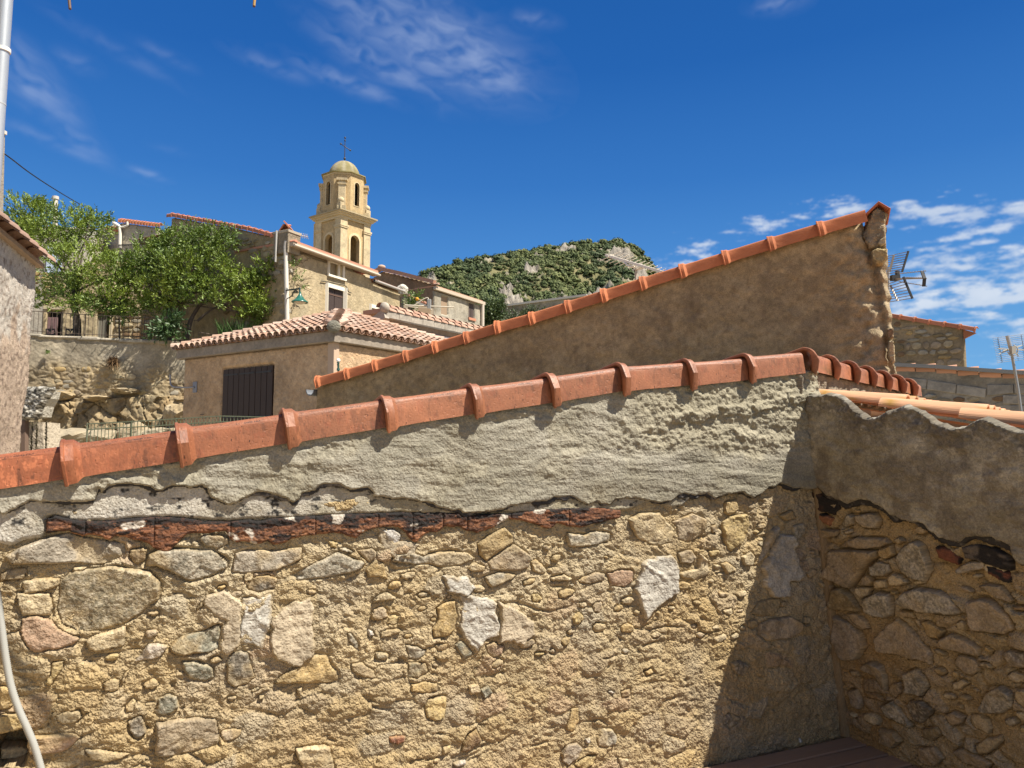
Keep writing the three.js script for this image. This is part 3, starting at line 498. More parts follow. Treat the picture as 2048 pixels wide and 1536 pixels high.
// lower coat of pale lime and cement, tar strip, brick course, upper coat of grey cement
{
  const L = [...lowerEdge.map((p) => G.px(p[0], p[1]))], U = upG.filter((p) => p[0] < L[L.length - 1][0]).map(([s, y]) => [s, y + 0.05]);
  const poly = rough([...L, ...U.reverse()], 0.02, 0.004, 5);
  const hf = (s, y, d) => 0.020 * sst(-0.004, 0.014, d) + 0.0035 * fbm(s * 12, y * 16, 3, 61) + 0.0015 * fbm(s * 70, y * 70, 2, 63, 0, 0.8) - 0.004;
  const cf = (s, y) => {
    const n = fbm(s * 5, y * 9, 4, 65), m = fbm(s * 26, y * 26, 3, 67), left = sst(1.5, 0.2, s); let c = mixc([.37, .335, .25], [.55, .52, .455], clamp(0.3 + 0.5 * left + 0.9 * n + 0.2 * m));
    const yel = fbm(s * 7, y * 7, 3, 70); c = mixc(c, [.36, .31, .17], clamp(0.75 * yel + 0.1 - 0.4 * left));
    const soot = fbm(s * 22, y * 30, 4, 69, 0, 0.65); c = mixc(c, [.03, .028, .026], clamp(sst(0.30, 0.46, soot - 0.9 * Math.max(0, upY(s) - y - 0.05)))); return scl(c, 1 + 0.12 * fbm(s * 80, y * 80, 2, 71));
  };
  part(gableWall, 'lime_coat', sheet(G, poly, 0.0055, hf, cf, -0.008), limeMat);
  // the tar strip that shows along the broken rim of the upper coat
  const tar = []; for (let i = 0; i <= 260; i++) { const s = lerp(-0.3, 3.98, i / 260); tar.push([s, upY(s) - 0.0035 - (s < 1.5 ? 0.032 : 0.045) * Math.max(0, 0.0 + 0.75 * fbm(s * 5, 2, 4, 81, 0, 0.6) + 0.12 * vn(s * 50, 5, 82)) * (s < 3.2 ? 1 : 1.4)]); }
  const tarTop = []; for (let i = 260; i >= 0; i--) { const s = lerp(-0.3, 3.98, i / 260); tarTop.push([s, upY(s) + 0.02]); }
  part(gableWall, 'tar_strip', sheet(G, [...tar, ...tarTop], 0.006, (s, y) => 0.023 + 0.004 * fbm(s * 40, y * 50, 3, 85), (s, y) => { const n = fbm(s * 40, y * 50, 3, 86); return n > 0.3 ? [.11, .10, .09] : [.022, .021, .022]; }, 0.004), tarMat);
  // bricks: broken flat bricks, sooty above
  const cuts = [tr('A', '325 700')[0], tr('A', '590 700')[0], tr('A', '1055 700')[0], tr('A', '1575 700')[0], tr('C', '440 1000')[0], tr('C', '870 1000')[0], tr('C', '1105 1000')[0], tr('C', '1310 1000')[0], tr('C', '1475 1000')[0], tr('E', '60 1030')[0], tr('E', '420 1030')[0], tr('E', '745 1030')[0]].map((p) => G.px(p[0], p[1])[0]);
  for (let i = 0; i < cuts.length - 1; i++) {
    const a = cuts[i] - 0.0008, b = cuts[i + 1] + 0.0008, lo = [], hi = []; for (let j = 0; j <= 14; j++) { const s = lerp(a, b, j / 14); lo.push([s, bandLowY(s) + 0.003 * vn(s * 80, 1, 91)]); hi.push([s, Math.max(bandTopY(s), bandLowY(s) + 0.012) + 0.002 * vn(s * 60, 4, 92)]); }
    const tone = 0.85 + 0.3 * hash2(i, 2, 93), hf = (s, y, d) => 0.022 + 0.003 * vn(i * 3.7, 1, 94) + 0.006 * fbm(s * 16, y * 60, 4, 95, 0, 0.65) + 0.003 * fbm(s * 80, y * 120, 2, 94) - 0.006 * sst(0.008, 0, d);
    const cf = (s, y) => {
      const t = clamp((bandTopY(s) - y) / Math.max(0.02, bandTopY(s) - bandLowY(s))), n = fbm(s * 9, y * 34, 4, 96, 0, 0.6), f = fbm(s * 70, y * 110, 2, 97); let c = scl(mixc([.22, .09, .042], [.46, .23, .115], clamp(0.3 + 1.2 * n)), tone * (1 + 0.25 * f));
      c = mixc(c, [.016, .013, .012], sst(0.06, 0.13, (0.7 - t) * 0.6 * (1 - 0.4 * sst(1.2, 2, s)) + 0.6 * n - 0.02 + 0.1 * f)); c = mixc(c, [.06, .026, .016], 0.8 * sst(0.0, 0.14, fbm(s * 40, y * 150, 3, 198, 0, 0.75) + 0.06 - 0.3 * Math.abs(t - 0.6))); c = mixc(c, [.58, .52, .44], sst(0.40, 0.46, fbm(s * 11 + 40, y * 16, 4, 99) - 0.03 + 0.1 * f)); return c;
    };
    part(gableWall, 'brick', sheet(G, [...lo, ...hi.reverse()], 0.0038, hf, cf, 0.012), limeMat);
  }
  // upper coat
  const cap = []; for (let i = 0; i <= 60; i++) { const s = lerp(-0.45, cTop[0] + 0.06, i / 60); cap.push([s, capLow(s) + 0.035]); }
  const up = jitter(upG, 12, 0.002); up[up.length - 1][0] = cTop[0] + 0.12; up[up.length - 1][1] = upG[upG.length - 1][1] - .02;
  const polyU = rough([[-0.45, upY(-0.2)], ...up.filter((p) => p[0] > -0.4), ...cap.reverse()], 0.012, 0.0036, 17);
  const rubbleZone = (s, y) => { const a = sst(2.0, 2.5, s + 0.15 * vn(s * 3, y * 4, 131)), mid = sst(0.06, 0.14, y - upY(s) - 0.10 - 0.05 * vn(s * 4, 3, 132)); return a * mid * (1 - sst(3.75, 3.95, s)) + 0.5 * sst(0.1, 0.35, fbm(s * 5, y * 8, 3, 133)) * (1 - a); };
  const hfU = (s, y, d) => {
    const z = rubbleZone(s, y), tw = fbm(s * 4 + 1.2 * vn(s * 2, y * 3, 111), y * 22 + 2.4 * vn(s * 2.4, y * 3, 112), 4, 113);
    let h = 0.034 * sst(-0.004, 0.005, d) + 0.0075 * tw + 0.007 * fbm(s * 3, y * 4, 2, 115) + 0.0025 * fbm(s * 16, y * 22, 4, 116, 0, 0.65) + z * (0.013 * fbm(s * 11, y * 13, 5, 117, 0, 0.7) + 0.009 * fbm(s * 34, y * 38, 3, 119, 0, 0.65));
    const c = ridge(s * 2.2 + 0.3 * vn(s * 9, y * 9, 5), y * 6 + 0.3 * vn(s * 8, y * 8, 6), 2, 121); h -= 0.004 * sst(0.93, 0.99, c) * (1 - z);
    const under = capLow(s) - y, cr = sst(0.075 + 0.03 * vn(s * 4, 1, 125), 0.03, under) * sst(-0.15, 0.25, fbm(s * 4, y * 9, 3, 126)); h += cr * (-0.005 + 0.012 * fbm(s * 30, y * 40, 3, 127));
    if (s > 2.62 && s < 3.86) { const line = capLow(s) - 0.145 + 0.035 * sst(3.0, 3.8, s) + 0.012 * vn(s * 9, 2, 128), dy = Math.abs(y - line); const gap = [2.72, 2.9, 3.12, 3.38, 3.62].some((g) => Math.abs(s - g - 0.015 * vn(y * 40, g, 9)) < 0.018); h += 0.016 * sst(0.034 + 0.012 * vn(s * 30, 7, 129), 0.018, dy) * (gap ? 0 : 1); }
    return h + 0.0022 * fbm(s * 90, y * 90, 2, 123, 0, 0.8);
  };
  const cfU = (s, y, h) => {
    const n = fbm(s * 2.5, y * 5, 4, 141), m = fbm(s * 14, y * 22, 3, 143), z = rubbleZone(s, y); let c = mixc([.29, .27, .205], [.41, .385, .315], clamp(0.45 + 0.9 * n + 0.3 * m)); c = mixc(c, [.38, .34, .235], 0.7 * z);
    const stain = fbm(s * 6, y * 3, 3, 147); c = mixc(c, [.30, .265, .18], clamp(0.8 * stain - 0.1));
    return scl(c, 1 + 0.1 * fbm(s * 70, y * 70, 2, 149));
  };
  part(gableWall, 'cement_coat', sheet(G, polyU, 0.0052, hfU, cfU, 0.004), cementMat);
}
// patches of whiter mortar where beams were pulled out
function patch(F, parent, poly, tone, h, k) {
  const p = rough(rough(poly, 0.05, 0.014, k + 50), 0.012, 0.005, k);
  part(parent, 'mortar_patch', sheet(F, p, 0.005, (s, y, d) => (0.003 + 0.85 * h) * sst(0, 0.006, d) + 0.009 * fbm(s * 14, y * 10, 4, k, 0, .6) + 0.003 * fbm(s * 45, y * 45, 3, k + 9) + 0.006 * sst(0.55, 0.9, ridge(s * 5 + y * 6, y * 5 - s * 3, 2, k + 2)) + 0.0014 * fbm(s * 80, y * 80, 2, k + 1), (s, y, hh, d) => mixc(mixc(scl(tone, 1 + 0.16 * fbm(s * 9, y * 9, 4, k + 3) + .1 * fbm(s * 70, y * 70, 2, k + 4)), [.40, .34, .24], clamp(0.9 * fbm(s * 13, y * 13, 3, k + 5) - 0.15)), SAND, .6 * sst(.014, .0, d + .02 * fbm(s * 30, y * 30, 3, k + 7))), -0.012), cementMat);
}
const gp = (v, t) => tr(v, t).map(([x, y]) => G.px(x, y));
const WHITE = [.56, .53, .46], BEIGE = [.50, .42, .30];
patch(G, gableWall, gp('B', '1410 90 1430 20 1560 0 1640 60 1640 200 1630 370 1560 450 1510 400 1510 210 1430 150'), BEIGE, .016, 401);
patch(G, gableWall, gp('B', '1840 210 1900 130 2000 70 2130 60 2140 170 2120 330 2140 430 2040 520 1960 500 1890 470 1840 360'), scl(BEIGE, 1.1), .018, 411);
patch(G, gableWall, gp('B', '1645 60 1680 40 1850 30 1860 170 1840 230 1825 330 1795 400 1730 360 1650 370 1642 200'), WHITE, .012, 421);
patch(G, gableWall, gp('D', '1415 80 1400 10 1560 40 1690 90 1690 310 1600 345 1560 430 1500 380 1440 320 1420 200'), WHITE, .016, 431);
patch(G, gableWall, gp('D', '1692 80 1780 100 1880 180 1950 300 1860 380 1780 340 1700 350 1694 200'), BEIGE, .018, 441);
patch(G, gableWall, gp('C', '1310 1350 1360 1320 1480 1350 1560 1420 1500 1470 1400 1468 1330 1420'), WHITE, .020, 451);
patch(G, gableWall, gp('P', '1275 1145 1290 1115 1340 1106 1352 1125 1356 1160 1352 1190 1325 1208 1312 1222 1294 1233 1278 1212 1270 1180'), WHITE, .020, 461);
patch(G, gableWall, gp('P', '1524 1140 1540 1110 1560 1068 1584 1066 1592 1086 1586 1104 1608 1152 1598 1163 1578 1160 1576 1190 1548 1192 1530 1170'), scl(WHITE, .85), .022, 471);
patch(G, gableWall, gp('C', '870 1000 930 1010 1000 1100 1080 1090 1140 1110 1100 1200 1000 1230 900 1180'), scl(BEIGE, .9), .006, 481);

// the shaded wall: render above, bare stones below, the undulating rim that closes the pan tiles
const rw = (v, t) => tr(v, t).map(([x, y]) => R.px(x, y));
const rEdge = [...rightEdge.map(([x, y]) => R.px(x, y))], rY = along(rEdge.slice().sort((a, b) => a[0] - b[0]));
const rimTop = rw('G', '300 300 330 335 380 330 430 325 490 303 560 325 620 370 690 420 740 455 790 452 850 415 910 395 965 370 1020 395 1080 440 1150 480 1240 515 1320 490 1380 460 1440 447 1540 470 1650 520');
const rTop = along(rimTop.slice().sort((a, b) => a[0] - b[0])), rEnd = R.px(2048, 850)[0];
const tail = (s) => rTop(Math.min(s, rEnd)) - Math.max(0, s - rEnd) * 0.2 + (s > rEnd ? 0.03 * Math.sin((s - rEnd) * 14) : 0), tailEdge = (s) => rY(Math.min(s, rEnd)) - Math.max(0, s - rEnd) * 0.3;
const sideWall = (() => {
  const top = []; for (let i = 0; i <= 30; i++) { const s = lerp(-0.06, 1.9, i / 30); top.push([s, Math.min(tail(s) - 0.06, tailEdge(s) + 0.08)]); }
  const hf = (s, y) => lerp(mortarRelief(s, y, 700, 2.0)[0] - 0.002, -0.02, pressR(s, y));
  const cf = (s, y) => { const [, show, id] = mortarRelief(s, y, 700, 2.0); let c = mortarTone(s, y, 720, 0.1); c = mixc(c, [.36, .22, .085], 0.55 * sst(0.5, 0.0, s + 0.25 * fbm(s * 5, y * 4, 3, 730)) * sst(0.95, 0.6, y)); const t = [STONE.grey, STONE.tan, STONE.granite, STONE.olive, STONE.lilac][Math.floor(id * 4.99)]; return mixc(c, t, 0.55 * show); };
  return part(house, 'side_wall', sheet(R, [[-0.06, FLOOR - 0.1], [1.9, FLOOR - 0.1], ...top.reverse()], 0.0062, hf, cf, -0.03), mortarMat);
})();
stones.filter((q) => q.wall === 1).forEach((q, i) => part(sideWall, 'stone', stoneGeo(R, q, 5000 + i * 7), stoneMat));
part(house, 'wall_core', plate(R, [[-0.3, FLOOR - 0.1], [2.6, FLOOR - 0.1], [2.6, tail(2.6) - 0.14], [1.9, tail(1.9) - 0.14], [-0.3, tail(0) - 0.1]], -0.4, -0.12), mortarMat);
{
  const top = rimTop.filter((p) => p[0] < rEnd).map(([s, y], i) => [s, y]), pts = []; for (let i = 0; i <= 240; i++) { const s = lerp(-0.04, 2.6, i / 240); pts.push([s, tail(s) + 0.022 * fbm(s * 9, 2, 4, 801, 0, .7) - .006]); }
  const low = []; for (let i = 0; i <= 150; i++) { const s = lerp(-0.04, 2.6, i / 150); low.push([s, tailEdge(s) + 0.007 * vn(s * 50, 8, 803)]); }
  const hf = (s, y, d) => 0.042 * sst(-0.004, 0.007, d) + 0.012 * fbm(s * 4, y * 5, 3, 805) + 0.012 * fbm(s * 13, y * 15, 5, 806, 0, .68) + 0.006 * fbm(s * 6, y * 24 + 2 * vn(s * 3, y * 3, 809), 3, 807) + sst(0.16, 0.04, tail(s) - y) * (0.004 + 0.022 * fbm(s * 22, y * 22, 4, 811, 0, .65)) - 0.004 * sst(0.9, 0.98, ridge(s * 3, y * 3.4, 3, 815)) + 0.0018 * fbm(s * 80, y * 80, 2, 813, 0, 0.8);
  const cf = (s, y) => { const n = fbm(s * 3, y * 4, 4, 821), m = fbm(s * 15, y * 15, 3, 823), rimz = sst(0.2, 0.05, tail(s) - y + 0.05 * m); let c = mixc([.28, .25, .18], [.41, .38, .30], clamp(0.4 + 0.9 * n + 0.3 * m + 0.25 * sst(0.6, 0.1, s))); c = mixc(c, mixc([.17, .15, .115], [.40, .37, .31], sst(0.15, 0.5, fbm(s * 60, y * 60, 2, 829))), 0.7 * rimz); c = mixc(c, [.17, .14, .10], 0.6 * sst(0.1, 0.4, fbm(s * 9, y * 8, 4, 831))); c = mixc(c, [.22, .19, .14], .55 * sst(.25, .42, fbm(s * 24, y * 28, 4, 833, 0, .65))); return scl(c, 1 + 0.22 * fbm(s * 75, y * 75, 2, 827)); };
  part(sideWall, 'cement_coat', sheet(R, [...low, ...pts.reverse()], 0.0062, hf, cf, 0.004), cementMat);
  const tar = [], tarT = []; for (let i = 0; i <= 120; i++) { const s = lerp(-0.02, 2.4, i / 120); tar.push([s, tailEdge(s) - 0.004 - 0.06 * Math.max(0, 0.2 + 0.6 * fbm(s * 7, 2, 3, 841))]); tarT.push([s, tailEdge(s) + 0.02]); }
  part(sideWall, 'tar_strip', sheet(R, [...tar, ...tarT.reverse()], 0.007, (s, y) => 0.026 + 0.004 * fbm(s * 30, y * 40, 3, 845), (s, y) => (fbm(s * 40, y * 50, 3, 846) > 0.3 ? [.09, .08, .07] : [.02, .018, .017]), 0.004), tarMat);
  const rb = (poly, c, k) => part(sideWall, 'brick', sheet(R, rough(poly, 0.02, 0.003, k), 0.006, (s, y, d) => 0.026 + 0.004 * fbm(s * 20, y * 40, 3, k) - 0.006 * sst(0.01, 0, d), (s, y) => mixc(scl(c, 1 + 0.25 * fbm(s * 50, y * 70, 2, k)), [.02, .016, .014], sst(0.0, 0.2, fbm(s * 12, y * 26, 3, k + 3))), -0.01), limeMat);
  rb(rw('G', '352 925 400 905 560 968 568 1010 520 1052 430 1028 372 990'), [.055, .03, .02], 851);
  rb(rw('G', '375 1012 430 1032 518 1068 490 1118 452 1098 392 1050'), [.36, .17, .085], 857);
  rb(rw('G', '1125 1232 1230 1252 1290 1318 1270 1350 1150 1310'), [.21, .075, .04], 863);
  rb(rw('G', '1440 1350 1560 1388 1590 1430 1580 1460 1530 1450 1450 1400'), [.20, .07, .038], 869);
  rb(rw('G', '1290 1240 1380 1222 1500 1250 1600 1320 1600 1390 1500 1370 1400 1330 1310 1310'), [.15, .125, .10], 875);
}
const cornerFill = tube([G.pt(cBot[0] - lean * .02, FLOOR, 0.0), G.pt(lerp(cBot[0], cTop[0], .5), lerp(FLOOR, cTop[1], .5), 0.005), G.pt(cTop[0], cTop[1] + .02, 0.02)], 0.03, 10, 30);
part(house, 'corner_mortar', cornerFill, M({ color: C(.34, .25, .14), map: sandMap, bumpMap: sandBump, bumpScale: 0.004 }));

const farMat2 = M({ color: C(.5, .38, .24), map: wideMap }), mortarPlain = M({ color: C(.5, .38, .22), map: sandMap, bumpMap: sandBump, bumpScale: .008 });
// out of the picture: the wall runs on to a sunlit house front on the left, which throws warm light into the shaded corner
{
  const h = thing('ochre_house', 'sunlit ochre house front standing left of the terrace, outside the picture', 'house', null, V(-4.2, FLOOR, 2)), F = new Frame(V(-4.2, 0, 7.5), V(0, 0, -1)), pl = (s, y) => mixc([.38, .30, .18], [.48, .39, .25], clamp(.5 + fbm(s, y, 4, 961)));
  wallSheet(F, h, 'wall', rect(0, FLOOR - .1, 8.9, 6.6), .12, pl, [[1.6, FLOOR - .1, 2.6, FLOOR + 2.1, .2], [4.6, 1, 5.6, 2.3, .2], [4.6, 4, 5.6, 5.3, .2], [1.6, 4, 2.6, 5.3, .2]]);
  part(h, 'wall_core', plate(F, rect(0, FLOOR - .1, 8.9, 6.55), -.6, -.25), farMat2); for (const [x, y, z, w] of [[1.6, FLOOR, 2.6, FLOOR + 2.1], [4.6, 1, 5.6, 2.3], [4.6, 4, 5.6, 5.3], [1.6, 4, 2.6, 5.3]]) part(h, 'shutter', plate(F, rect(x + .02, y + .02, z - .02, w - .02), -.14, -.08, [], .01), M({ color: C(.05, .03, .02), roughness: .7 }));
  part(h, 'roof_edge', plate(F, rect(-.2, 6.5, 9.1, 6.7), -4, .3, [], .02), farMat2);
  part(house, 'garden_wall', plate(G, rect(-2.9, FLOOR - .1, -.42, capLow(-.6) + .05), -.4, -.01), mortarPlain);
}

// ---------------------------------------------------------------- verge and ridge tiles: a folded clay tile with a flared collar at its lower end
const tileFace = (seed, lime) => {
  const c = document.createElement('canvas'); c.width = 1024; c.height = 256; const g = c.getContext('2d'), r = rng(seed), im = g.createImageData(1024, 256);
  for (let y = 0; y < 256; y++) for (let x = 0; x < 1024; x++) {
    const n = fbm(x / 150, y / 90, 5, seed, 0, .6), f = fbm(x / 7, y / 7, 2, seed + 3), soot = sst(.22, .5, fbm(x / 60, y / 40, 4, seed + 5, 0, .6)), pit = sst(.62, .75, vn(x / 4.5, y / 4.5, seed + 7) + .25 * vn(x / 90, y / 60, seed + 8)), low = sst(120, 250, y);
    let k = 205 + 34 * n + 16 * f, R = k, Gc = k - 4, B = k - 8; const so = lime * .1 * soot + .13 * soot; R *= 1 - so; Gc *= 1 - so * .95; B *= 1 - so * .9; const p = .45 * pit * sst(230, 120, y) * sst(-.2, .5, n); R *= 1 - p; Gc *= 1 - p; B *= 1 - p;
    const w = lime * sst(.12, .4, fbm(x / 48, y / 26, 5, seed + 11, 0, .65) + .25 * low - .2), bl = sst(.30, .42, fbm(x / 30, y / 20, 3, seed + 15)) * .25; R = lerp(R, 255, Math.max(w, bl * .5)); Gc = lerp(Gc, 255, w); B = lerp(B, 255, w);
    const o = (y * 1024 + x) * 4; im.data[o] = R; im.data[o + 1] = Gc; im.data[o + 2] = B; im.data[o + 3] = 255;
  }
  g.putImageData(im, 0, 0);
  for (let i = 0; i < 26; i++) { g.fillStyle = `rgba(30,15,8,${0.4 + r() * 0.5})`; g.beginPath(); g.ellipse(r() * 1024, 256 - r() * r() * 220, 1 + r() * r() * 7, 0.8 + r() * r() * 5, r() * 3, 0, 7); g.fill(); }
  for (let i = 0; i < 12; i++) { g.fillStyle = `rgba(235,215,205,${0.1 + r() * 0.25})`; g.fillRect(r() * 1024, 110 + r() * 90, 1.5 + r() * 2.5, 20 + r() * 60); }
  g.fillStyle = 'rgba(40,18,10,0.9)'; g.font = 'bold 26px sans-serif'; g.fillText('E.S', 560, 158); g.font = 'bold 15px sans-serif'; g.fillText('T', 612, 148); g.font = 'bold 26px sans-serif'; g.fillText('ANDRE FRA', 634, 158);
  for (let i = 0; i < 700; i++) { g.fillStyle = `rgba(40,20,12,${0.3 + r() * 0.5})`; g.fillRect(160 + r() * 760, 130 + r() * 22 - r() * 40 * r(), 1 + r() * 4, 1 + r() * 2.5); }
  const t = new THREE.CanvasTexture(c); t.colorSpace = THREE.SRGBColorSpace; t.wrapS = t.wrapT = THREE.ClampToEdgeWrapping; return t;
};
const clayBump = dataTex(256, (x, y) => { const u = x / 256, v = y / 256, w = 0.6 + 0.3 * fbm(u * 10, v * 10, 3, 15, 10) + 0.2 * fbm(u * 64, v * 64, 2, 19, 64) - (vn(u * 40, v * 40, 21, 40) > 0.86 ? 0.5 : 0); return [255 * w, 255 * w, 255 * w]; }, false, 1);
const clays = [[5, .9], [6, .55], [7, .12], [8, .08], [9, .05]].map(([s, l]) => M({ ...VC, map: tileFace(s * 31, l), bumpMap: clayBump, bumpScale: 0.0014, roughness: 0.54 }));
const clayDark = M({ ...VC, bumpMap: clayBump, bumpScale: 0.0022, roughness: 0.88 });
// profile in (out, up), from the front drip edge over the fold to the back
function capProfile(face, back, roundR, drip) { const p = [[0, -face]]; for (const t of [.33, .66, 1]) p.push([-0.004 * t, -face + t * (face - roundR)]); for (let i = 1; i <= 6; i++) { const a = i / 6 * (Math.PI / 2 - 0.12); p.push([-0.004 - roundR * (1 - Math.cos(a)), -roundR + roundR * Math.sin(a)]); } const q = p[p.length - 1]; for (const t of [.35, .7, 1]) p.push([q[0] - t * back, q[1] - t * back * drip]); return p; }
function capTile(a, b, out, prof, k, col, o = {}) {                           // a, b: lower end and upper end of the front edge line; out: outward
  const d = b.clone().sub(a), L = d.length(), e = d.clone().normalize(), up = out.clone().cross(e).normalize(); if (up.y < 0) up.negate();
  const wob = rng(k + 7); a = a.clone().add(V((wob() - .5) * .004, (wob() - .5) * .005, (wob() - .5) * .004)); b = b.clone().add(V(0, (wob() - .5) * .006, 0)); const flare = (o.flare ?? 0.017) * (.85 + .3 * wob()), cw = o.collar ?? 0.05, th = 0.011, lap = o.lap ?? 0.05;
  const grow = (p, g) => { const cx = -0.03, cy = -0.06, l = Math.hypot(p[0] - cx, p[1] - cy); return [p[0] + (p[0] - cx) / l * g * 2.2, p[1] + (p[1] - cy) / l * g - (p[1] < -0.07 ? g * 0.2 : 0)]; };
  const st = [[0.004, flare - th], [0, flare - th * .5], [0, flare + 0.004], [0.003, flare + 0.007], [cw * .22, flare + 0.007], [cw * .27, flare + 0.002], [cw * .8, flare], [cw, flare * .45], [cw * 1.18, 0.002], [L * .35, 0], [L * .7, 0], [L + lap, -0.001], [L + lap, -th]];
  const pos = [], uv = [], cc = [], idx = [], n = prof.length, r = rng(k), t0 = 0.86 + 0.28 * r();
  st.forEach(([x, g], i) => prof.forEach((p, j) => {
    const q = grow(p, g), P = a.clone().addScaledVector(e, x).addScaledVector(out, q[0]).addScaledVector(up, q[1]); pos.push(P.x, P.y, P.z); uv.push(clamp(x / L, 0, 1), j / (n - 1));
    const m = fbm(x * 9 + k, j * 0.7, 3, 33), lime = (o.lime ?? 0) * sst(0.25, 0.5, fbm(x * 16 + k, j * 0.9, 3, 35) - 0.02 * j), moss = (o.moss ?? 0) * sst(3, 0, j) * sst(-.1, .3, vn(x * 20, j, k)); let c = scl(col, t0 * (1 + 0.2 * m)); c = mixc(c, [.62, .52, .46], 0.75 * lime); c = mixc(c, [.16, .12, .03], 0.6 * moss); cc.push(...c);
  }));
  for (let i = 0; i < st.length - 1; i++) for (let j = 0; j < n - 1; j++) { const A = i * n + j, B = A + 1, D = A + n, E = D + 1; idx.push(A, D, B, B, D, E); }
  // the inside of the collar, and the underside of the drip edge
  const base = pos.length / 3; [[0.004, flare - th], [cw * .9, flare * .3 - th], [cw * 1.3, -th - .002], [L + lap, -th]].forEach(([x, g]) => prof.forEach((p) => { const q = grow(p, g), P = a.clone().addScaledVector(e, x).addScaledVector(out, q[0]).addScaledVector(up, q[1]); pos.push(P.x, P.y, P.z); uv.push(.2, .1); cc.push(...scl(col, .8)); }));
  for (let i = 0; i < 3; i++) for (let j = 0; j < n - 1; j++) { const A = base + i * n + j, B = A + 1, D = A + n, E = D + 1; idx.push(A, B, D, B, E, D); }
  const g = geo(pos, idx, cc, uv); return toCreasedNormals(g, 0.55);
}
const CLAY = [.46, .165, .085];
{
  const prof = capProfile(0.118, 0.17, 0.026, 0.06);
  const line = joints.map(([s, y]) => [s, y + 0.118 + 0.012]);
  for (let i = 0; i < line.length - 1; i++) {
    const a = G.pt(line[i][0], line[i][1], 0.047), b = G.pt(line[i + 1][0], line[i + 1][1], 0.047), red = sst(3.5, 0, i);
    part(house, 'verge_tile', capTile(a, b, NN, prof, 40 + i * 13, mixc([.46, .185, .09], [.42, .14, .062], red), { lap: i === line.length - 2 ? -0.012 : 0.05 }), clays[i < 2 ? i : 2 + i % 3]);
  }
  // the ridge from the corner away to the back
  const rd = V(0.645, 0, -0.763), ro = V(0.763, 0, 0.645), start = G.pt(joints[10][0] + 0.022, joints[10][1] + 0.137, 0.05), profR = capProfile(0.105, 0.2, 0.03, 0.3);
  for (let i = 0; i < 7; i++) { const a = start.clone().addScaledVector(rd, i * 0.41), b = a.clone().addScaledVector(rd, 0.41); part(house, 'ridge_tile', capTile(a, b, ro, profR, 400 + i * 11, [.45, .18, .088], { moss: 1, flare: 0.02, collar: 0.045, lap: i === 6 ? 0 : 0.05 }), clays[2 + i % 3]); }
  // a core of mortar under the ridge tiles
  const bed = new Frame(start.clone().setY(0), rd); const f = bed.n.dot(ro) > 0 ? 1 : -1;
  part(house, 'ridge_bedding', sheet(bed, rough(rect(-0.05, start.y - 0.26, 2.9, start.y - 0.09), 0.03, 0.004, 3), 0.016, (s, y) => f * (-0.03 + 0.015 * fbm(s * 20, y * 24, 3, 903)), (s, y) => scl([.30, .25, .18], 1 + .3 * fbm(s * 30, y * 30, 2, 905)), -0.06 * f), mortarMat);
  // pan and cover tiles of the roof that falls toward the right
  const slope = 0.2, c = V(0.763, 0, 0.645), cd = c.clone().multiplyScalar(1).setY(-slope).normalize(), nrm = rd.clone().cross(cd).normalize(); if (nrm.y < 0) nrm.negate();
  const top0 = start.clone().add(V(0, -0.262, 0)).addScaledVector(c, -0.03), cover = [], pan = [];
  const shell = (flip, wide, k) => { const pos = [], uv = [], idx = [], cc = []; const L = 0.46, N = 14, Q = 9; for (let i = 0; i <= Q; i++) for (const inner of [0, 1]) for (let j = 0; j <= N; j++) { const x = i * L / Q, w = lerp(0.062, 0.085, x / L) * wide - (inner ? 0.012 : 0), a = Math.PI * j / N; pos.push(-Math.cos(a) * w, (Math.sin(a) * w * 0.78) * (flip ? -1 : 1), x); uv.push(.3 + x * .2, .3 + .05 * j); const m = fbm(x * 8 + k * 3, j * .4, 3, 37), y = sst(0.26, 0.42, fbm(x * 16 + k * 7, j * 0.4, 4, 39, 0, .6) + .12 * sst(.3, .46, x)); cc.push(...mixc(scl([.54, .30, .165], 1 + 0.3 * m + 0.1 * (k % 3 - 1)), [.30, .17, .012], flip ? 0 : 0.8 * y)); }
    const n = N + 1; for (let i = 0; i < Q; i++) for (const q of [0, 1]) for (let j = 0; j < N; j++) { const A = (i * 2 + q) * n + j, B = A + 1, D = A + 2 * n, E = D + 1; idx.push(A, D, B, B, D, E); } for (const i of [0, Q]) for (let j = 0; j < N; j++) { const A = (i * 2) * n + j, B = A + 1, D = A + n, E = D + 1; idx.push(A, B, D, B, E, D); } return toCreasedNormals(geo(pos, idx, cc, uv), .6); };
  const covers = [0, 1, 2, 3].map((k) => shell(false, 1, k)), pans = [0, 1].map((k) => shell(true, 1.06, k + 5)), q = new THREE.Matrix4().makeBasis(rd, nrm, cd), r = rng(31);
  const depth = (P) => P.clone().sub(R.O).dot(R.n);
  for (let j = -13; j < 14; j++) for (let i = 0; i < 8; i++) for (const kind of [0, 1]) {
    const P = top0.clone().addScaledVector(rd, j * 0.205 + (kind ? 0.1025 : 0) + 0.004 * (r() - .5)).addScaledVector(cd, i * 0.385 - (kind ? .0 : 0)).addScaledVector(nrm, (kind ? -0.008 : 0.022) + 0.008 * (7 - i) * 0.0);
    const mid = P.clone().addScaledVector(cd, 0.25), s = mid.clone().sub(R.O).dot(R.a); if (depth(mid) > -0.0 || depth(P) > -0.02 || depth(P.clone().addScaledVector(cd, .46)) > 0.0 || s > 3.4) continue;
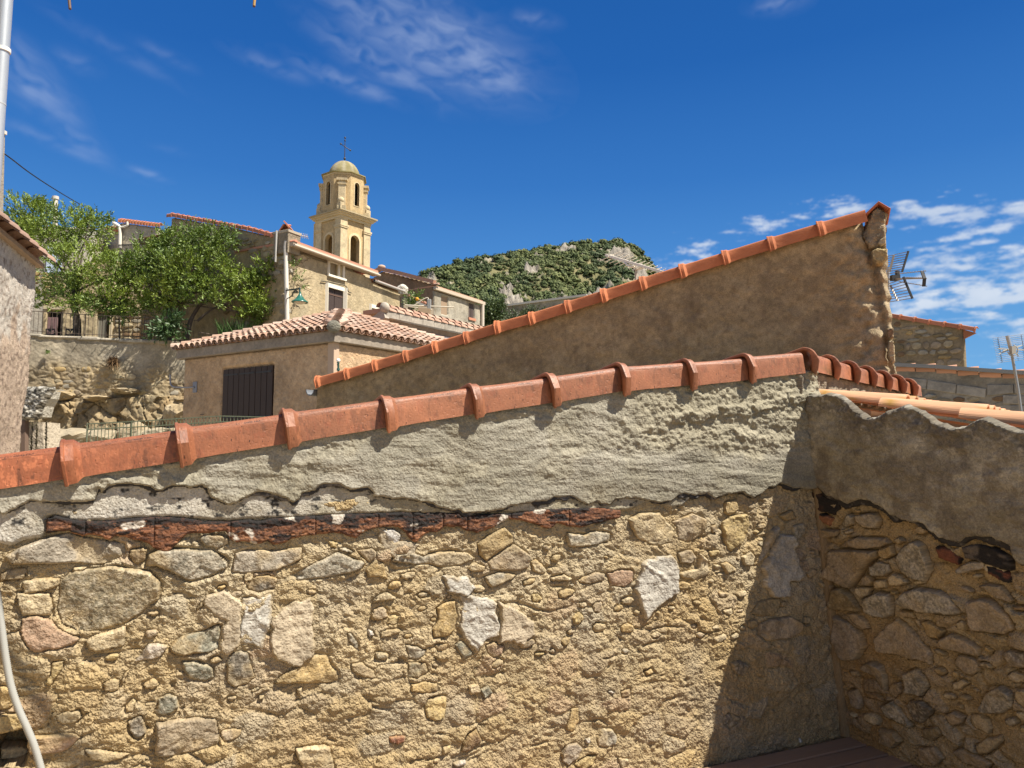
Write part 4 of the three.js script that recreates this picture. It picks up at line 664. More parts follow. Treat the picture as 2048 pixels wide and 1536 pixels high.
    const m = new THREE.Mesh((kind ? pans : covers)[Math.floor(r() * (kind ? 2 : 4))], clayDark); m.name = 'roof_tile'; m.castShadow = m.receiveShadow = true; m.applyMatrix4(q.clone().setPosition(P.sub(house.position))); m.rotation.z += 0; m.translateY(0.006 * (r() - .5)); m.rotateX(kind ? 0 : -0.045); house.add(m);
  }
  // the roof on the other side of the ridge, falling away behind the verge
  const back = new Frame(G.pt(0, 0, 0), T); const pos = [], idx = [], cc = [], uv = []; for (let i = 0; i <= 160; i++) for (let j = 0; j <= 24; j++) { const s = lerp(-0.7, joints[10][0], i / 160), w = lerp(0.02, 2.6, j / 24), p = G.pt(s, capLow(s) + 0.10 + 0.028 * Math.sin(w / 0.21 * 6.283), -w); pos.push(p.x, p.y, p.z); uv.push(s, w); cc.push(...scl([.42, .21, .12], 1 + .2 * fbm(s * 6, w * 6, 3, 44))); }
  for (let i = 0; i < 160; i++) for (let j = 0; j < 24; j++) { const A = i * 25 + j; idx.push(A, A + 25, A + 1, A + 1, A + 25, A + 26); }
  part(house, 'back_roof', geo(pos, idx, cc, uv), clayDark);
}
// deck boards in the corner
{
  const deck = thing('wooden_deck', 'dark brown worn deck boards in the shaded corner at the foot of the stone walls', 'decking', null, G.pt(cBot[0], FLOOR, 0.02)); const r = rng(9), wood = M({ ...VC, bumpMap: grainBump, bumpScale: 0.003, roughness: 0.7 });
  for (let i = 0; i < 10; i++) {
    const n0 = 0.02 + i * 0.128, s0 = 1.1, s1 = cBot[0] + lean * 0 + (n0 < 2.2 ? 0.0 : 1.6) + 0.02, F = new Frame(G.pt(0, FLOOR - 0.03, 0), T), pos = [];
    const g = box(s1 - s0, 0.03, 0.117, 0, 0, 0, 0.006); g.translate((s0 + s1) / 2, 0, n0 + 0.06); g.applyMatrix4(F.matrix()); const k = 0.8 + 0.4 * r(); const tone = r();
    const p = g.attributes.position, u = g.attributes.uv; for (let q = 0; q < p.count; q++) { const w = V(p.getX(q), p.getY(q), p.getZ(q)).sub(F.O); u.setXY(q, w.dot(T) * 0.25, w.dot(NN) * 2); }
    paint(g, () => scl(mixc([.22, .13, .075], [.36, .24, .155], tone), k)); part(deck, 'deck_board', g, wood);
  }
}

// pale paving of the rest of the terrace, out of the picture
{
  const p = structure('terrace_floor', new THREE.BoxGeometry(9.5, .1, 8.6).applyMatrix4(new THREE.Matrix4().makeBasis(T, V(0, 1, 0), NN).setPosition(G.pt(cBot[0] - 4.6, FLOOR - .09, 4.25))), M({ color: C(.50, .39, .25), map: wideMap, bumpMap: wideBump, bumpScale: .01 }));
}

// ---------------------------------------------------------------- ground
{
  const pos = [], idx = [], cc = [], uv = [], ring = [0, 3, 6, 10, 15, 22, 30, 45, 70, 110, 180, 300, 600, 1200, 2500], N = 64;
  ring.forEach((q, i) => { for (let j = 0; j < N; j++) { const a = j / N * 2 * Math.PI, x = q * Math.cos(a), z = q * Math.sin(a); pos.push(x, -0.12 - 0.0 * q, z); uv.push(x, z); const n = fbm(x * 0.2, z * 0.2, 4, 7); cc.push(...mixc([.54, .45, .32], [.36, .31, .20], clamp(.5 + n + (q > 40 ? .3 : 0)))); } });
  for (let i = 0; i < ring.length - 1; i++) for (let j = 0; j < N; j++) { const A = i * N + j, B = i * N + (j + 1) % N, D = A + N, E = B + N; idx.push(A, B, D, B, E, D); }
  structure('ground', geo(pos, idx, cc, uv), farMat);
}

// ---------------------------------------------------------------- the rendered gable behind, in its own shade
const flat = (c, o = {}) => M({ color: C(...c), ...o });
const metal = M({ color: C(.42, .43, .44), metalness: 0.7, roughness: 0.45 }), blackIron = flat([.02, .02, .02], { roughness: 0.6 }), zinc = M({ color: C(.42, .46, .52), metalness: 0.5, roughness: 0.5 });
const T2 = V(0.909, 0, 0.417), G2 = new Frame(V(603 / FOCAL * 6.14, 0, -6.14), T2);
{
  const j2 = [[570, 794], [629, 776], [687, 760], [743, 744], [804, 726], [863, 707.6], [925, 689], [987.5, 669], [1056, 651], [1128, 628.5], [1199.5, 606.6], [1277, 582], [1357, 557], [1442, 531], [1534, 503], [1633, 474], [1731, 446]].map(([x, y]) => G2.px(x, y, 0.06));
  const low = along(j2), s0 = G2.px(632, 790)[0], h = thing('rendered_gable_house', 'house with a tall brown rough-rendered gable and clay verge tiles behind the patched stone wall', 'house', null, G2.pt(0, 0, -1));
  const edge = G2.poly([[1795, 800], [1791, 735], [1788, 700], [1784, 660], [1785, 640], [1780, 600], [1781, 575], [1777, 545], [1776, 520], [1772, 497], [1771, 470], [1773, 445], [1775, 424], [1757, 409], [1741, 424], [1733, 440]]);
  const top = []; for (let i = 50; i >= 0; i--) { const s = lerp(s0, edge[edge.length - 1][0] - 0.03, i / 50); top.push([s, low(s) + 0.05]); }
  const right = edge[0][0], near = (s, y) => { let b = 0; for (const e of edge) b = Math.max(b, 1 - Math.abs(e[1] - y) * 0 - 0); return b; };
  const edgeAt = along(edge.slice(0, 12).map(([s, y]) => [y, s]).sort((a, b) => a[0] - b[0]));
  const hf = (s, y, d) => {
    const q = edgeAt(y) - s, e = sst(0.55, 0.06, q + 0.18 * fbm(s * 3, y * 3, 3, 211)); const [a, b, id] = worley(s * 5, y * 6.5, 213);
    return 0.014 * fbm(s * 1.6, y * 2, 3, 201) + 0.016 * fbm(s * 9, y * 10, 5, 203, 0, 0.68) - 0.016 * sst(0.93, 0.985, ridge(s * 1.3 + .15 * vn(s * 6, y * 6, 3), y * 1.7 + .15 * vn(s * 6, y * 6, 4), 3, 205)) + e * (0.016 * (1 - a) * sst(0.02, 0.2, b - a) - 0.008 + 0.035 * fbm(s * 12, y * 16, 4, 215, 0, .65)) - 0.05 * sst(0.05, 0, d) * sst(0.3, 0.1, q);
  };
  const cf = (s, y, hh) => {
    const n = fbm(s * 1.1, y * 1.4, 4, 221), m = fbm(s * 6, y * 7, 3, 223), q = edgeAt(y) - s; let c = mixc([.43, .315, .165], [.54, .405, .22], clamp(.5 + .5 * n + .8 * m)); c = mixc(c, [.42, .34, .22], 0.8 * sst(0.4, 0.05, q + 0.15 * m)); c = mixc(c, [.25, .185, .11], 0.4 * sst(0.2, 0.5, fbm(s * 4, y * 3.2, 4, 225))); c = mixc(c, [.30, .21, .11], .5 * sst(.2, .45, fbm(s * 16, y * 18, 4, 229, 0, .65))); return scl(c, 1 + 0.26 * fbm(s * 34, y * 34, 2, 227));
  };
  const wall = part(h, 'gable_wall', sheet(G2, [[s0, -0.12], [right, -0.12], ...rough(edge, 0.04, 0.014, 8).slice(0, -3), ...top], 0.017, hf, cf, -0.06), M({ ...VC, map: sandMap, bumpMap: sandBump, bumpScale: 0.006 }));
  part(h, 'wall_core', plate(G2, [[s0 + .02, -0.12], [right - .05, -0.12], [edge[11][0] - 0.03, edge[11][1] + 0.1], [edge[11][0] - 0.3, low(edge[11][0] - 0.3)], [s0 + .02, low(s0)]], -4.5, -0.16), flat([.3, .22, .14]));
  const prof = capProfile(0.112, 0.16, 0.02, 0.1);
  for (let i = 1; i < j2.length - 1; i++) { const a = G2.pt(j2[i][0], j2[i][1] + 0.122, 0.05), b = G2.pt(j2[i + 1][0], j2[i + 1][1] + 0.122, 0.05); part(h, 'verge_tile', capTile(a, b, G2.n, prof, 700 + i * 17, [.42, .14, .055], { flare: 0.014, collar: 0.055, lap: i === j2.length - 2 ? 0 : 0.05 }), clayDark); }
  // the head of the gable: a stub of rubble under a folded ridge tile
  const pk = G2.px(1757, 404), e2 = new Frame(G2.O, T2), rs = [[pk[0] - 0.10, pk[1] - 0.09], [pk[0], pk[1]], [pk[0] + 0.088, pk[1] - 0.075]];
  const tp = [[rs[0][0], rs[0][1]], [rs[1][0], rs[1][1]], [rs[2][0], rs[2][1]], [rs[2][0] - 0.012, rs[2][1] - 0.012], [rs[1][0], rs[1][1] - 0.022], [rs[0][0] + 0.012, rs[0][1] - 0.012]];
  part(h, 'ridge_tile', plate(G2, tp, -0.45, 0.03, [], 0.003), flat(scl([.40, .13, .06], .9)));
  part(h, 'ridge_bedding', sheet(G2, rough(G2.poly([[1722, 474], [1736, 440], [1742, 424], [1757, 411], [1772, 424], [1772, 452], [1774, 500], [1740, 500]]), 0.03, 0.004, 6), 0.012, (s, y, d) => 0.012 * sst(0, 0.02, d) + 0.045 * fbm(s * 9, y * 11, 5, 231, 0, .65), (s, y) => mixc(scl([.40, .31, .19], 1 + .4 * fbm(s * 16, y * 16, 4, 233)), [.16, .13, .09], .7 * sst(.1, .35, fbm(s * 11, y * 8, 4, 235))), -0.25), mortarMat);
  const q = (t, kind, hh, sd) => { const o = { poly: nums(t).map(([x, y]) => G2.px(1560 + x / 3.2008, 380 + y / 3.2008)), kind, h: hh, wall: 1 }; if (o.poly.reduce((a, p, i) => { const n = o.poly[(i + 1) % o.poly.length]; return a + p[0] * n[1] - n[0] * p[1]; }, 0) < 0) o.poly.reverse(); o.box = bounds(o.poly); part(wall, 'stone', stoneGeo(G2, o, sd), stoneMat); };
  q('582 398 620 380 688 382 690 440 655 484 612 486 592 450', 'gold', .06, 7001); q('690 970 722 965 735 1010 738 1100 715 1120 690 1060', 'pale', .045, 7002); q('680 890 725 885 728 950 690 960', 'brown', .04, 7003); q('640 315 676 310 680 350 642 366 620 346', 'pale', .03, 7004);
  // the end of a gutter sticking out at the low corner
  const ge = G2.px(622, 784), gp2 = []; for (let i = 0; i <= 10; i++) { const a = Math.PI * (1 + i / 10); gp2.push([ge[0] + 0.062 * Math.cos(a), ge[1] + 0.03 + 0.075 * Math.sin(a)]); } for (let i = 10; i >= 0; i--) { const a = Math.PI * (1 + i / 10); gp2.push([ge[0] + 0.052 * Math.cos(a), ge[1] + 0.03 + 0.065 * Math.sin(a)]); }
  part(h, 'gutter', plate(G2, gp2, -3.5, 0.02), flat([.16, .17, .18], { roughness: .5 }));
}
// packed stones: a jittered brick-like grid of rough polygons
function rubble(F, parent, inside, x0, y0, x1, y1, w, h, kinds, o = {}) {
  const r = rng(o.seed ?? 1), list = []; let y = y0, row = 0;
  while (y < y1 - h * 0.3) {
    const hh = h * (0.6 + 0.8 * r()); let x = x0 - r() * w; while (x < x1) { const ww = w * (0.5 + 1.0 * r()), cx = x + ww / 2, cy = y + hh / 2; if (inside(cx, cy) && r() > (o.skip ?? 0.08)) {
      const N = 8, poly = []; for (let i = 0; i < N; i++) { const a = (i + 0.5 + (r() - .5) * 0.6) / N * 2 * Math.PI, c = Math.cos(a), s = Math.sin(a), k = 1 / Math.pow(Math.pow(Math.abs(c), 3.2) + Math.pow(Math.abs(s), 3.2), 1 / 3.2) * (0.84 + 0.18 * r()); poly.push([cx + c * k * ww * 0.47, cy + s * k * hh * 0.46 + 0.12 * h * vn(cx * 2, 1, 5)]); }
      const q = { poly, kind: kinds[Math.floor(r() * kinds.length)], h: (o.h ?? 0.04) * (0.6 + 0.8 * r()), wall: 0, small: true }; q.box = bounds(poly); list.push(q); }
    x += ww; } y += hh; row++;
  }
  list.sort((a, b) => (b.box[2] - b.box[0]) - (a.box[2] - a.box[0]));
  list.slice(0, o.most ?? 250).forEach((q, i) => part(parent, 'stone', coarseStone(F, q, (o.seed ?? 1) * 100 + i), stoneMat));
}
function coarseStone(F, q, seed) {                                          // the same, in few triangles for the distance
  const P = q.poly, N = P.length, pos = [], col = [], uv = [], idx = []; let cx = 0, cy = 0; for (const p of P) { cx += p[0] / N; cy += p[1] / N; }
  const base = STONE[q.kind], put = (x, y, h) => { const p = F.pt(x, y, h + (h > 0 ? 0.3 * q.h * vn(x * 9, y * 9, seed) : 0)); pos.push(p.x, p.y, p.z); uv.push(x, y); col.push(...scl(base, (0.85 + 0.3 * hash2(seed, 1, 1)) * (1 + 0.2 * vn(x * 25, y * 25, seed)))); };
  for (const [k, h] of [[1, -0.06], [0.95, q.h * 0.6], [0.72, q.h]]) for (const p of P) put(lerp(cx, p[0], k), lerp(cy, p[1], k), h); put(cx, cy, q.h * 1.05);
  for (let j = 0; j < 2; j++) for (let i = 0; i < N; i++) { const a = j * N + i, b = j * N + (i + 1) % N; idx.push(a, b, b + N, a, b + N, a + N); } for (let i = 0; i < N; i++) idx.push(2 * N + i, 2 * N + (i + 1) % N, 3 * N);
  return toCreasedNormals(geo(pos, idx, col, uv), 0.6);
}
// ---------------------------------------------------------------- stone house and block wall on the far right
{
  const D = V(0.723, 0, 0.69), F = new Frame(V(779 / FOCAL * 21, 0, -21), D), zz = (x, y) => [1740 + x / 4.516, 380 + y / 4.516];
  const h = thing('stone_house', 'far rubble stone house with a sloping tiled verge, right of the brown gable', 'house', null, F.pt(0, 0, 0));
  const js = [[50, 1130], [160, 1148], [285, 1170], [415, 1192], [548, 1216], [685, 1236], [825, 1258], [970, 1284]].map(([x, y]) => F.px(...zz(x, y), 0.1)), low = along(js), x1 = F.px(1930, 700)[0], x0 = F.px(1740, 700)[0];
  const top = []; for (let i = 20; i >= 0; i--) { const s = lerp(x0, x1, i / 20); top.push([s, low(s) + 0.1]); }
  const wall = part(h, 'wall', sheet(F, [[x0, -0.1], [x1, -0.1], ...top], 0.06, (s, y) => 0.03 * fbm(s * 3, y * 3, 3, 251), (s, y) => mixc([.27, .21, .125], [.43, .345, .215], clamp(.5 + fbm(s * 1.4, y * 1.4, 4, 253))), -0.1), farMat);
  rubble(F, wall, (s, y) => s < x1 - 0.1 && y < low(s) - 0.12, x0, F.px(1850, 750)[1], x1, 5.5, 0.30, 0.17, ['tan', 'grey', 'granite', 'olive', 'pale', 'grey', 'brown', 'ochre'], { seed: 31, h: 0.035, skip: 0.22 });
  part(h, 'wall_core', plate(F, [[x0, -0.1], [x1 - .04, -0.1], [x1 - .04, low(x1)], [x0, low(x0)]], -.2, -0.1), flat([.3, .24, .15]));
  const prof = capProfile(0.12, 0.2, 0.02, 0.05); for (let i = 0; i < js.length - 1; i++) { const a = F.pt(js[i + 1][0], js[i + 1][1] + 0.13, 0.1), b = F.pt(js[i][0], js[i][1] + 0.13, 0.1); part(h, 'verge_tile', capTile(a, b, F.n, prof, 900 + i * 7, [.43, .165, .085], { flare: 0.022, collar: 0.06 }), clayDark); }
  part(h, 'eave_board', plate(F, [[x1 - .02, low(x1) - 0.24], [js[7][0] - 0.06, js[7][1] - 0.0], [x1 - .02, low(x1) + 0.02]], -.12, 0.0), flat([.30, .12, .06]));
}
{
  const D = V(0.723, 0, 0.69), F = new Frame(V(876 / FOCAL * 14, 0, -14), D), zz = (x, y) => [1560 + x / 3.2008, 380 + y / 3.2008], b = thing('block_wall', 'grey concrete block gable wall of a low shed under a metal roof edge', 'wall', null, F.pt(0, 0, 0));
  const edge = [[700, 1128], [745, 1130], [1000, 1142], [1230, 1160], [1562, 1182], [1700, 1194]].map(([x, y]) => F.px(...zz(x, y))), low = along(edge), x0 = edge[0][0], x1 = edge[5][0] + 0.4;
  const wall = part(b, 'wall', sheet(F, [[x0, -0.1], [x1, -0.1], [x1, low(x1)], ...edge.slice().reverse()], 0.05, (s, y) => 0.02 * fbm(s * 5, y * 6, 3, 261), (s, y) => mixc([.27, .235, .175], [.48, .43, .33], clamp(.5 + fbm(s * 1.6, y * 2.4, 4, 263))), -0.1), farMat);
  const blk = (t, k) => part(wall, 'concrete_block', plate(F, nums(t).map(([x, y]) => F.px(...zz(x, y))), -0.05, 0.03, [], 0.008), flat(scl([.47, .435, .36], k), { map: wideMap, bumpMap: wideBump, bumpScale: .006 }));
  blk('770 1200 942 1212 936 1276 765 1250', .95); blk('948 1215 1130 1244 1124 1302 942 1278', 1.02); blk('1136 1246 1322 1272 1316 1332 1130 1304', 1.05); blk('1328 1246 1494 1246 1496 1300 1326 1318', .82); blk('1500 1246 1640 1252 1640 1306 1502 1302', .9); blk('1428 1312 1570 1320 1570 1372 1428 1368', .98); blk('1400 1378 1600 1380 1600 1440 1400 1430', .9);
  rubble(F, wall, (s, y) => y < F.px(...zz(1100, 1300))[1] - 0.0 + 0.1 * (s < 0 ? 1 : -1), F.px(...zz(780, 1400))[0], 0.9, F.px(...zz(1400, 1400))[0], F.px(...zz(800, 1290))[1], 0.26, 0.13, ['tan', 'grey', 'brown', 'granite'], { seed: 37, h: 0.04, most: 60 });
  for (let i = 0; i < edge.length - 1; i++) part(b, 'roof_edge', bar(F.pt(edge[i][0], edge[i][1] + 0.03, 0.06), F.pt(edge[i + 1][0] + 0.004, edge[i + 1][1] + 0.03, 0.06), 0.12, 0.07), flat([.24, .235, .21], { roughness: .6 }));
  for (let i = 0; i < 14; i++) { const s = x0 + 0.3 + i * 0.36, p = F.pt(s, low(s) + 0.075, -0.06); part(b, 'roof_tile', new THREE.CylinderGeometry(0.085, 0.1, 0.34, 10, 1, false, -Math.PI / 2, Math.PI).rotateZ(Math.PI / 2).rotateY(Math.atan2(-D.z, D.x)).translate(p.x, p.y - 0.105 + 0.02 * hash2(i, 3, 3), p.z), flat(scl([.45, .24, .15], .8 + .4 * hash2(i, 1, 1)), { side: THREE.DoubleSide })); }
  part(b, 'wall_core', plate(F, [[x0, -0.1], [x1, -0.1], [x1, low(x1)], [x0, low(x0)]], -2.5, -0.12), flat([.3, .26, .2]));
}
// ---------------------------------------------------------------- antennas
{
  const a = thing('television_antenna', 'corner reflector television antenna with black end bars against the cloud, beside the brown gable', 'antenna', null, at(1790, 560, 7.4)), P = (x, y, z = 7.4) => at(1740 + x / 4.516, 380 + y / 4.516, z), steel = M({ color: C(.35, .33, .31), metalness: .6, roughness: .4 });
  for (let i = 0; i < 9; i++) { const t = i / 8; part(a, 'reflector_rod', rod(P(lerp(120, 100, t), lerp(608, 768, t), 7.6), P(lerp(346, 292, t), lerp(556, 736, t), 7.2), .0042, .0042, 6), steel); }
  for (let i = 0; i < 8; i++) { const t = i / 7; part(a, 'reflector_rod', rod(P(lerp(130, 120, t), lerp(860, 1020, t), 7.6), P(lerp(306, 384, t), lerp(800, 976, t), 7.2), .0042, .0042, 6), steel); }
  part(a, 'end_bar', bar(P(347, 552, 7.2), P(290, 740, 7.2), .018, .012, V(0, 0, 1)), blackIron); part(a, 'end_bar', bar(P(300, 784, 7.2), P(384, 982, 7.2), .02, .012, V(0, 0, 1)), blackIron);
  part(a, 'support_bar', bar(P(215, 585, 7.35), P(178, 740, 7.42), .02, .01, V(0, 0, 1)), metal); part(a, 'support_bar', bar(P(184, 860, 7.42), P(252, 1002, 7.35), .016, .01, V(0, 0, 1)), steel);
  part(a, 'boom', bar(P(150, 806, 7.5), P(490, 796, 7.0), .014, .014), steel);
  part(a, 'dipole_box', box(.085, .055, .05).translate(...P(228, 818, 7.4).toArray()), blackIron); part(a, 'bracket', box(.03, .05, .04).translate(...P(248, 774, 7.4).toArray()), blackIron);
  for (const [x0, y0, x1, y1, z0] of [[262, 756, 506, 730, 7.3], [320, 790, 512, 797, 7.25], [262, 828, 516, 868, 7.3]]) { part(a, 'director_boom', rod(P(x0, y0, z0), P(x1, y1, 7.0), .0035, .0035, 6), steel); const n = 10; for (let i = 0; i < n; i++) { const t = (i + .5) / n, x = lerp(x0, x1, t), y = lerp(y0, y1, t); part(a, 'director', rod(P(x - 9, y - 6, lerp(z0, 7, t)), P(x + 9, y + 5, lerp(z0, 7, t)), .0035, .0035, 5), steel); } }
  part(a, 'front_bow', join([bar(P(470, 734, 7.02), P(492, 800, 7), .03, .012, V(0, 0, 1)), bar(P(492, 799, 7), P(486, 872, 7.02), .03, .012, V(0, 0, 1))]), blackIron);
  part(a, 'mast', rod(P(165, 700, 7.55), P(165, 1500, 7.55), .018), metal);
}
{
  const a = thing('television_antenna', 'thin pale yagi antenna with a bent bracket above the clay tiles of the brown gable', 'antenna', null, at(1273, 560, 7.9)), P = (x, y, z = 7.9) => at(800 + x / 3.7926, 440 + y / 3.7926, z), w = flat([.78, .72, .6], { roughness: .5 });
  part(a, 'boom', bar(P(1562, 266, 8.3), P(1995, 396, 7.5), .026, .026), w); part(a, 'mast', rod(P(1791, 520), P(1790, 352), .014), flat([.42, .37, .30]));
  part(a, 'bracket', tube([P(1690, 302, 8.05), P(1735, 348, 7.95), P(1785, 360), P(1795, 372), P(1850, 352, 7.78)], .013, 6, 20), w); part(a, 'dipole', box(.07, .03, .04).translate(...P(1600, 284, 8.25).toArray()), w);
  for (let i = 0; i < 12; i++) { const t = (i + .5) / 12, p = P(lerp(1575, 1990, t), lerp(270, 394, t), lerp(8.28, 7.5, t)), d = V(.25, .06, .28).multiplyScalar(i === 11 ? .2 : .18 + .25 * (1 - t)); part(a, 'element', rod(p.clone().sub(d), p.clone().add(d), .004, .004, 5), w); }
}
{
  const a = thing('television_antenna', 'grid antenna on a bent metal mast at the right edge above the block wall', 'antenna', null, at(2042, 830, 8.6)), P = (x, y, z = 8.6) => at(1740 + x / 4.516, 380 + y / 4.516, z), wire = flat([.16, .19, .24], { roughness: .5 }), pale = flat([.36, .34, .29]);
  part(a, 'mast', tube([P(1240, 1318), P(1275, 1450), P(1300, 1590), P(1335, 1790), P(1372, 2060)], .016, 8, 24), M({ color: C(.30, .31, .31), metalness: .5, roughness: .5 }));
  part(a, 'mast_sleeve', rod(P(1240, 1316), P(1272, 1440), .021), metal);
  for (let i = 0; i < 15; i++) { const t = i / 14, y = lerp(1338, 1560, t), d = 22 * (t - .5); part(a, 'grid_wire', rod(P(1118 + d + 20 * t, y, 8.7), P(1480 + d + 20 * t, y - 46, 8.75), .0032, .0032, 5), wire); }
  for (const x of [1155, 1365, 1440]) part(a, 'grid_bar', rod(P(x, 1338 - (x - 1118) * .12, 8.7), P(x + 40, 1560 - (x - 1118) * .12, 8.7), .004, .004, 5), wire);
  for (const [x0, y0, x1, y1] of [[1158, 1432, 1260, 1438], [1162, 1482, 1260, 1440], [1200, 1452, 1262, 1436], [1290, 1432, 1375, 1400], [1290, 1436, 1410, 1446], [1290, 1428, 1340, 1500]]) part(a, 'bow_tie', bar(P(x0, y0, 8.5), P(x1, y1, 8.55), .012, .006, V(0, 0, 1)), pale);
  part(a, 'feed_box', box(.05, .09, .05).translate(...P(1290, 1480, 8.5).toArray()), pale); const loop = []; for (let i = 0; i <= 12; i++) { const t = i / 12 * Math.PI * 1.4 - 1.4; loop.push(P(1290 + 46 * Math.cos(t), 1450 + 48 * Math.sin(t), 8.5)); } part(a, 'cable_loop', tube(loop, .006, 6, 24), pale);
}

// ---------------------------------------------------------------- helpers for the village on the slope
const onFrame = (F, g) => g.applyMatrix4(F.matrix());
const shutterWood = (c) => M({ color: C(...c), bumpMap: grainBump, bumpScale: .004, roughness: .7 });
const pinkHalf = (r, L, taper = 0.8, seg = 8) => { const pos = [], idx = [], uv = []; for (const [z, k, inn] of [[0, 1, 0], [L, taper, 0], [L, taper, 1], [0, 1, 1]]) for (let j = 0; j <= seg; j++) { const a = Math.PI * j / seg, w = r * k - inn * 0.014; pos.push(-Math.cos(a) * w, Math.sin(a) * w * .85, z); uv.push(z, j * .03); } const n = seg + 1; for (let i = 0; i < 3; i++) for (let j = 0; j < seg; j++) { const A = i * n + j; idx.push(A, A + 1, A + n, A + 1, A + n + 1, A + n); } for (let j = 0; j < seg; j++) { const A = 3 * n + j; idx.push(A, A + 1, j, A + 1, j + 1, j); } return toCreasedNormals(geo(pos, idx, null, uv), .7); };
// a slope of canal tiles: eave line from P along e, rising along u (unit, in the plane); keep(x, y) says where tiles lie
function canalRoof(parent, P, e, u, pitch, len, nx, ny, keep, tones, o = {}) {
  const n = u.clone().cross(e).normalize(); if (n.y < 0) n.negate(); const x = e.clone().normalize(), z = u.clone().normalize(); const bas = new THREE.Matrix4().makeBasis(n.clone().cross(z).dot(x) > 0 ? x : x.clone().negate(), n, z), r = rng(o.seed ?? 3), g = pinkHalf(pitch * 0.44, len + 0.06), gp = pinkHalf(pitch * 0.4, len + 0.06, .85), mats = tones.map((c) => M({ color: C(...c), map: wideMap, bumpMap: clayBump, bumpScale: .002, roughness: .85 }));
  const root = parent.isMesh ? parent.parent : parent; let count = 0;
  for (let j = 0; j < ny; j++) for (let i = 0; i < nx; i++) for (const pan of [0, 1]) {
    const a = (i + (pan ? .5 : 0)) * pitch, b = j * len; if (!keep(a, b)) continue; if (pan && j > (o.pans ?? 99)) continue; if (count > (o.most ?? 290)) continue; count++;
    const m = new THREE.Mesh(pan ? gp : g, mats[Math.floor(r() * mats.length)]); m.name = 'roof_tile'; m.castShadow = m.receiveShadow = true; const p = P.clone().addScaledVector(x, a).addScaledVector(z, b).addScaledVector(n, pan ? 0.07 : 0.03 + 0.012 * r()).sub(root.position); const q = bas.clone().setPosition(p); m.applyMatrix4(q); if (pan) m.rotateZ(Math.PI); else m.rotateX(0.05); parent.add(m);
  }
}
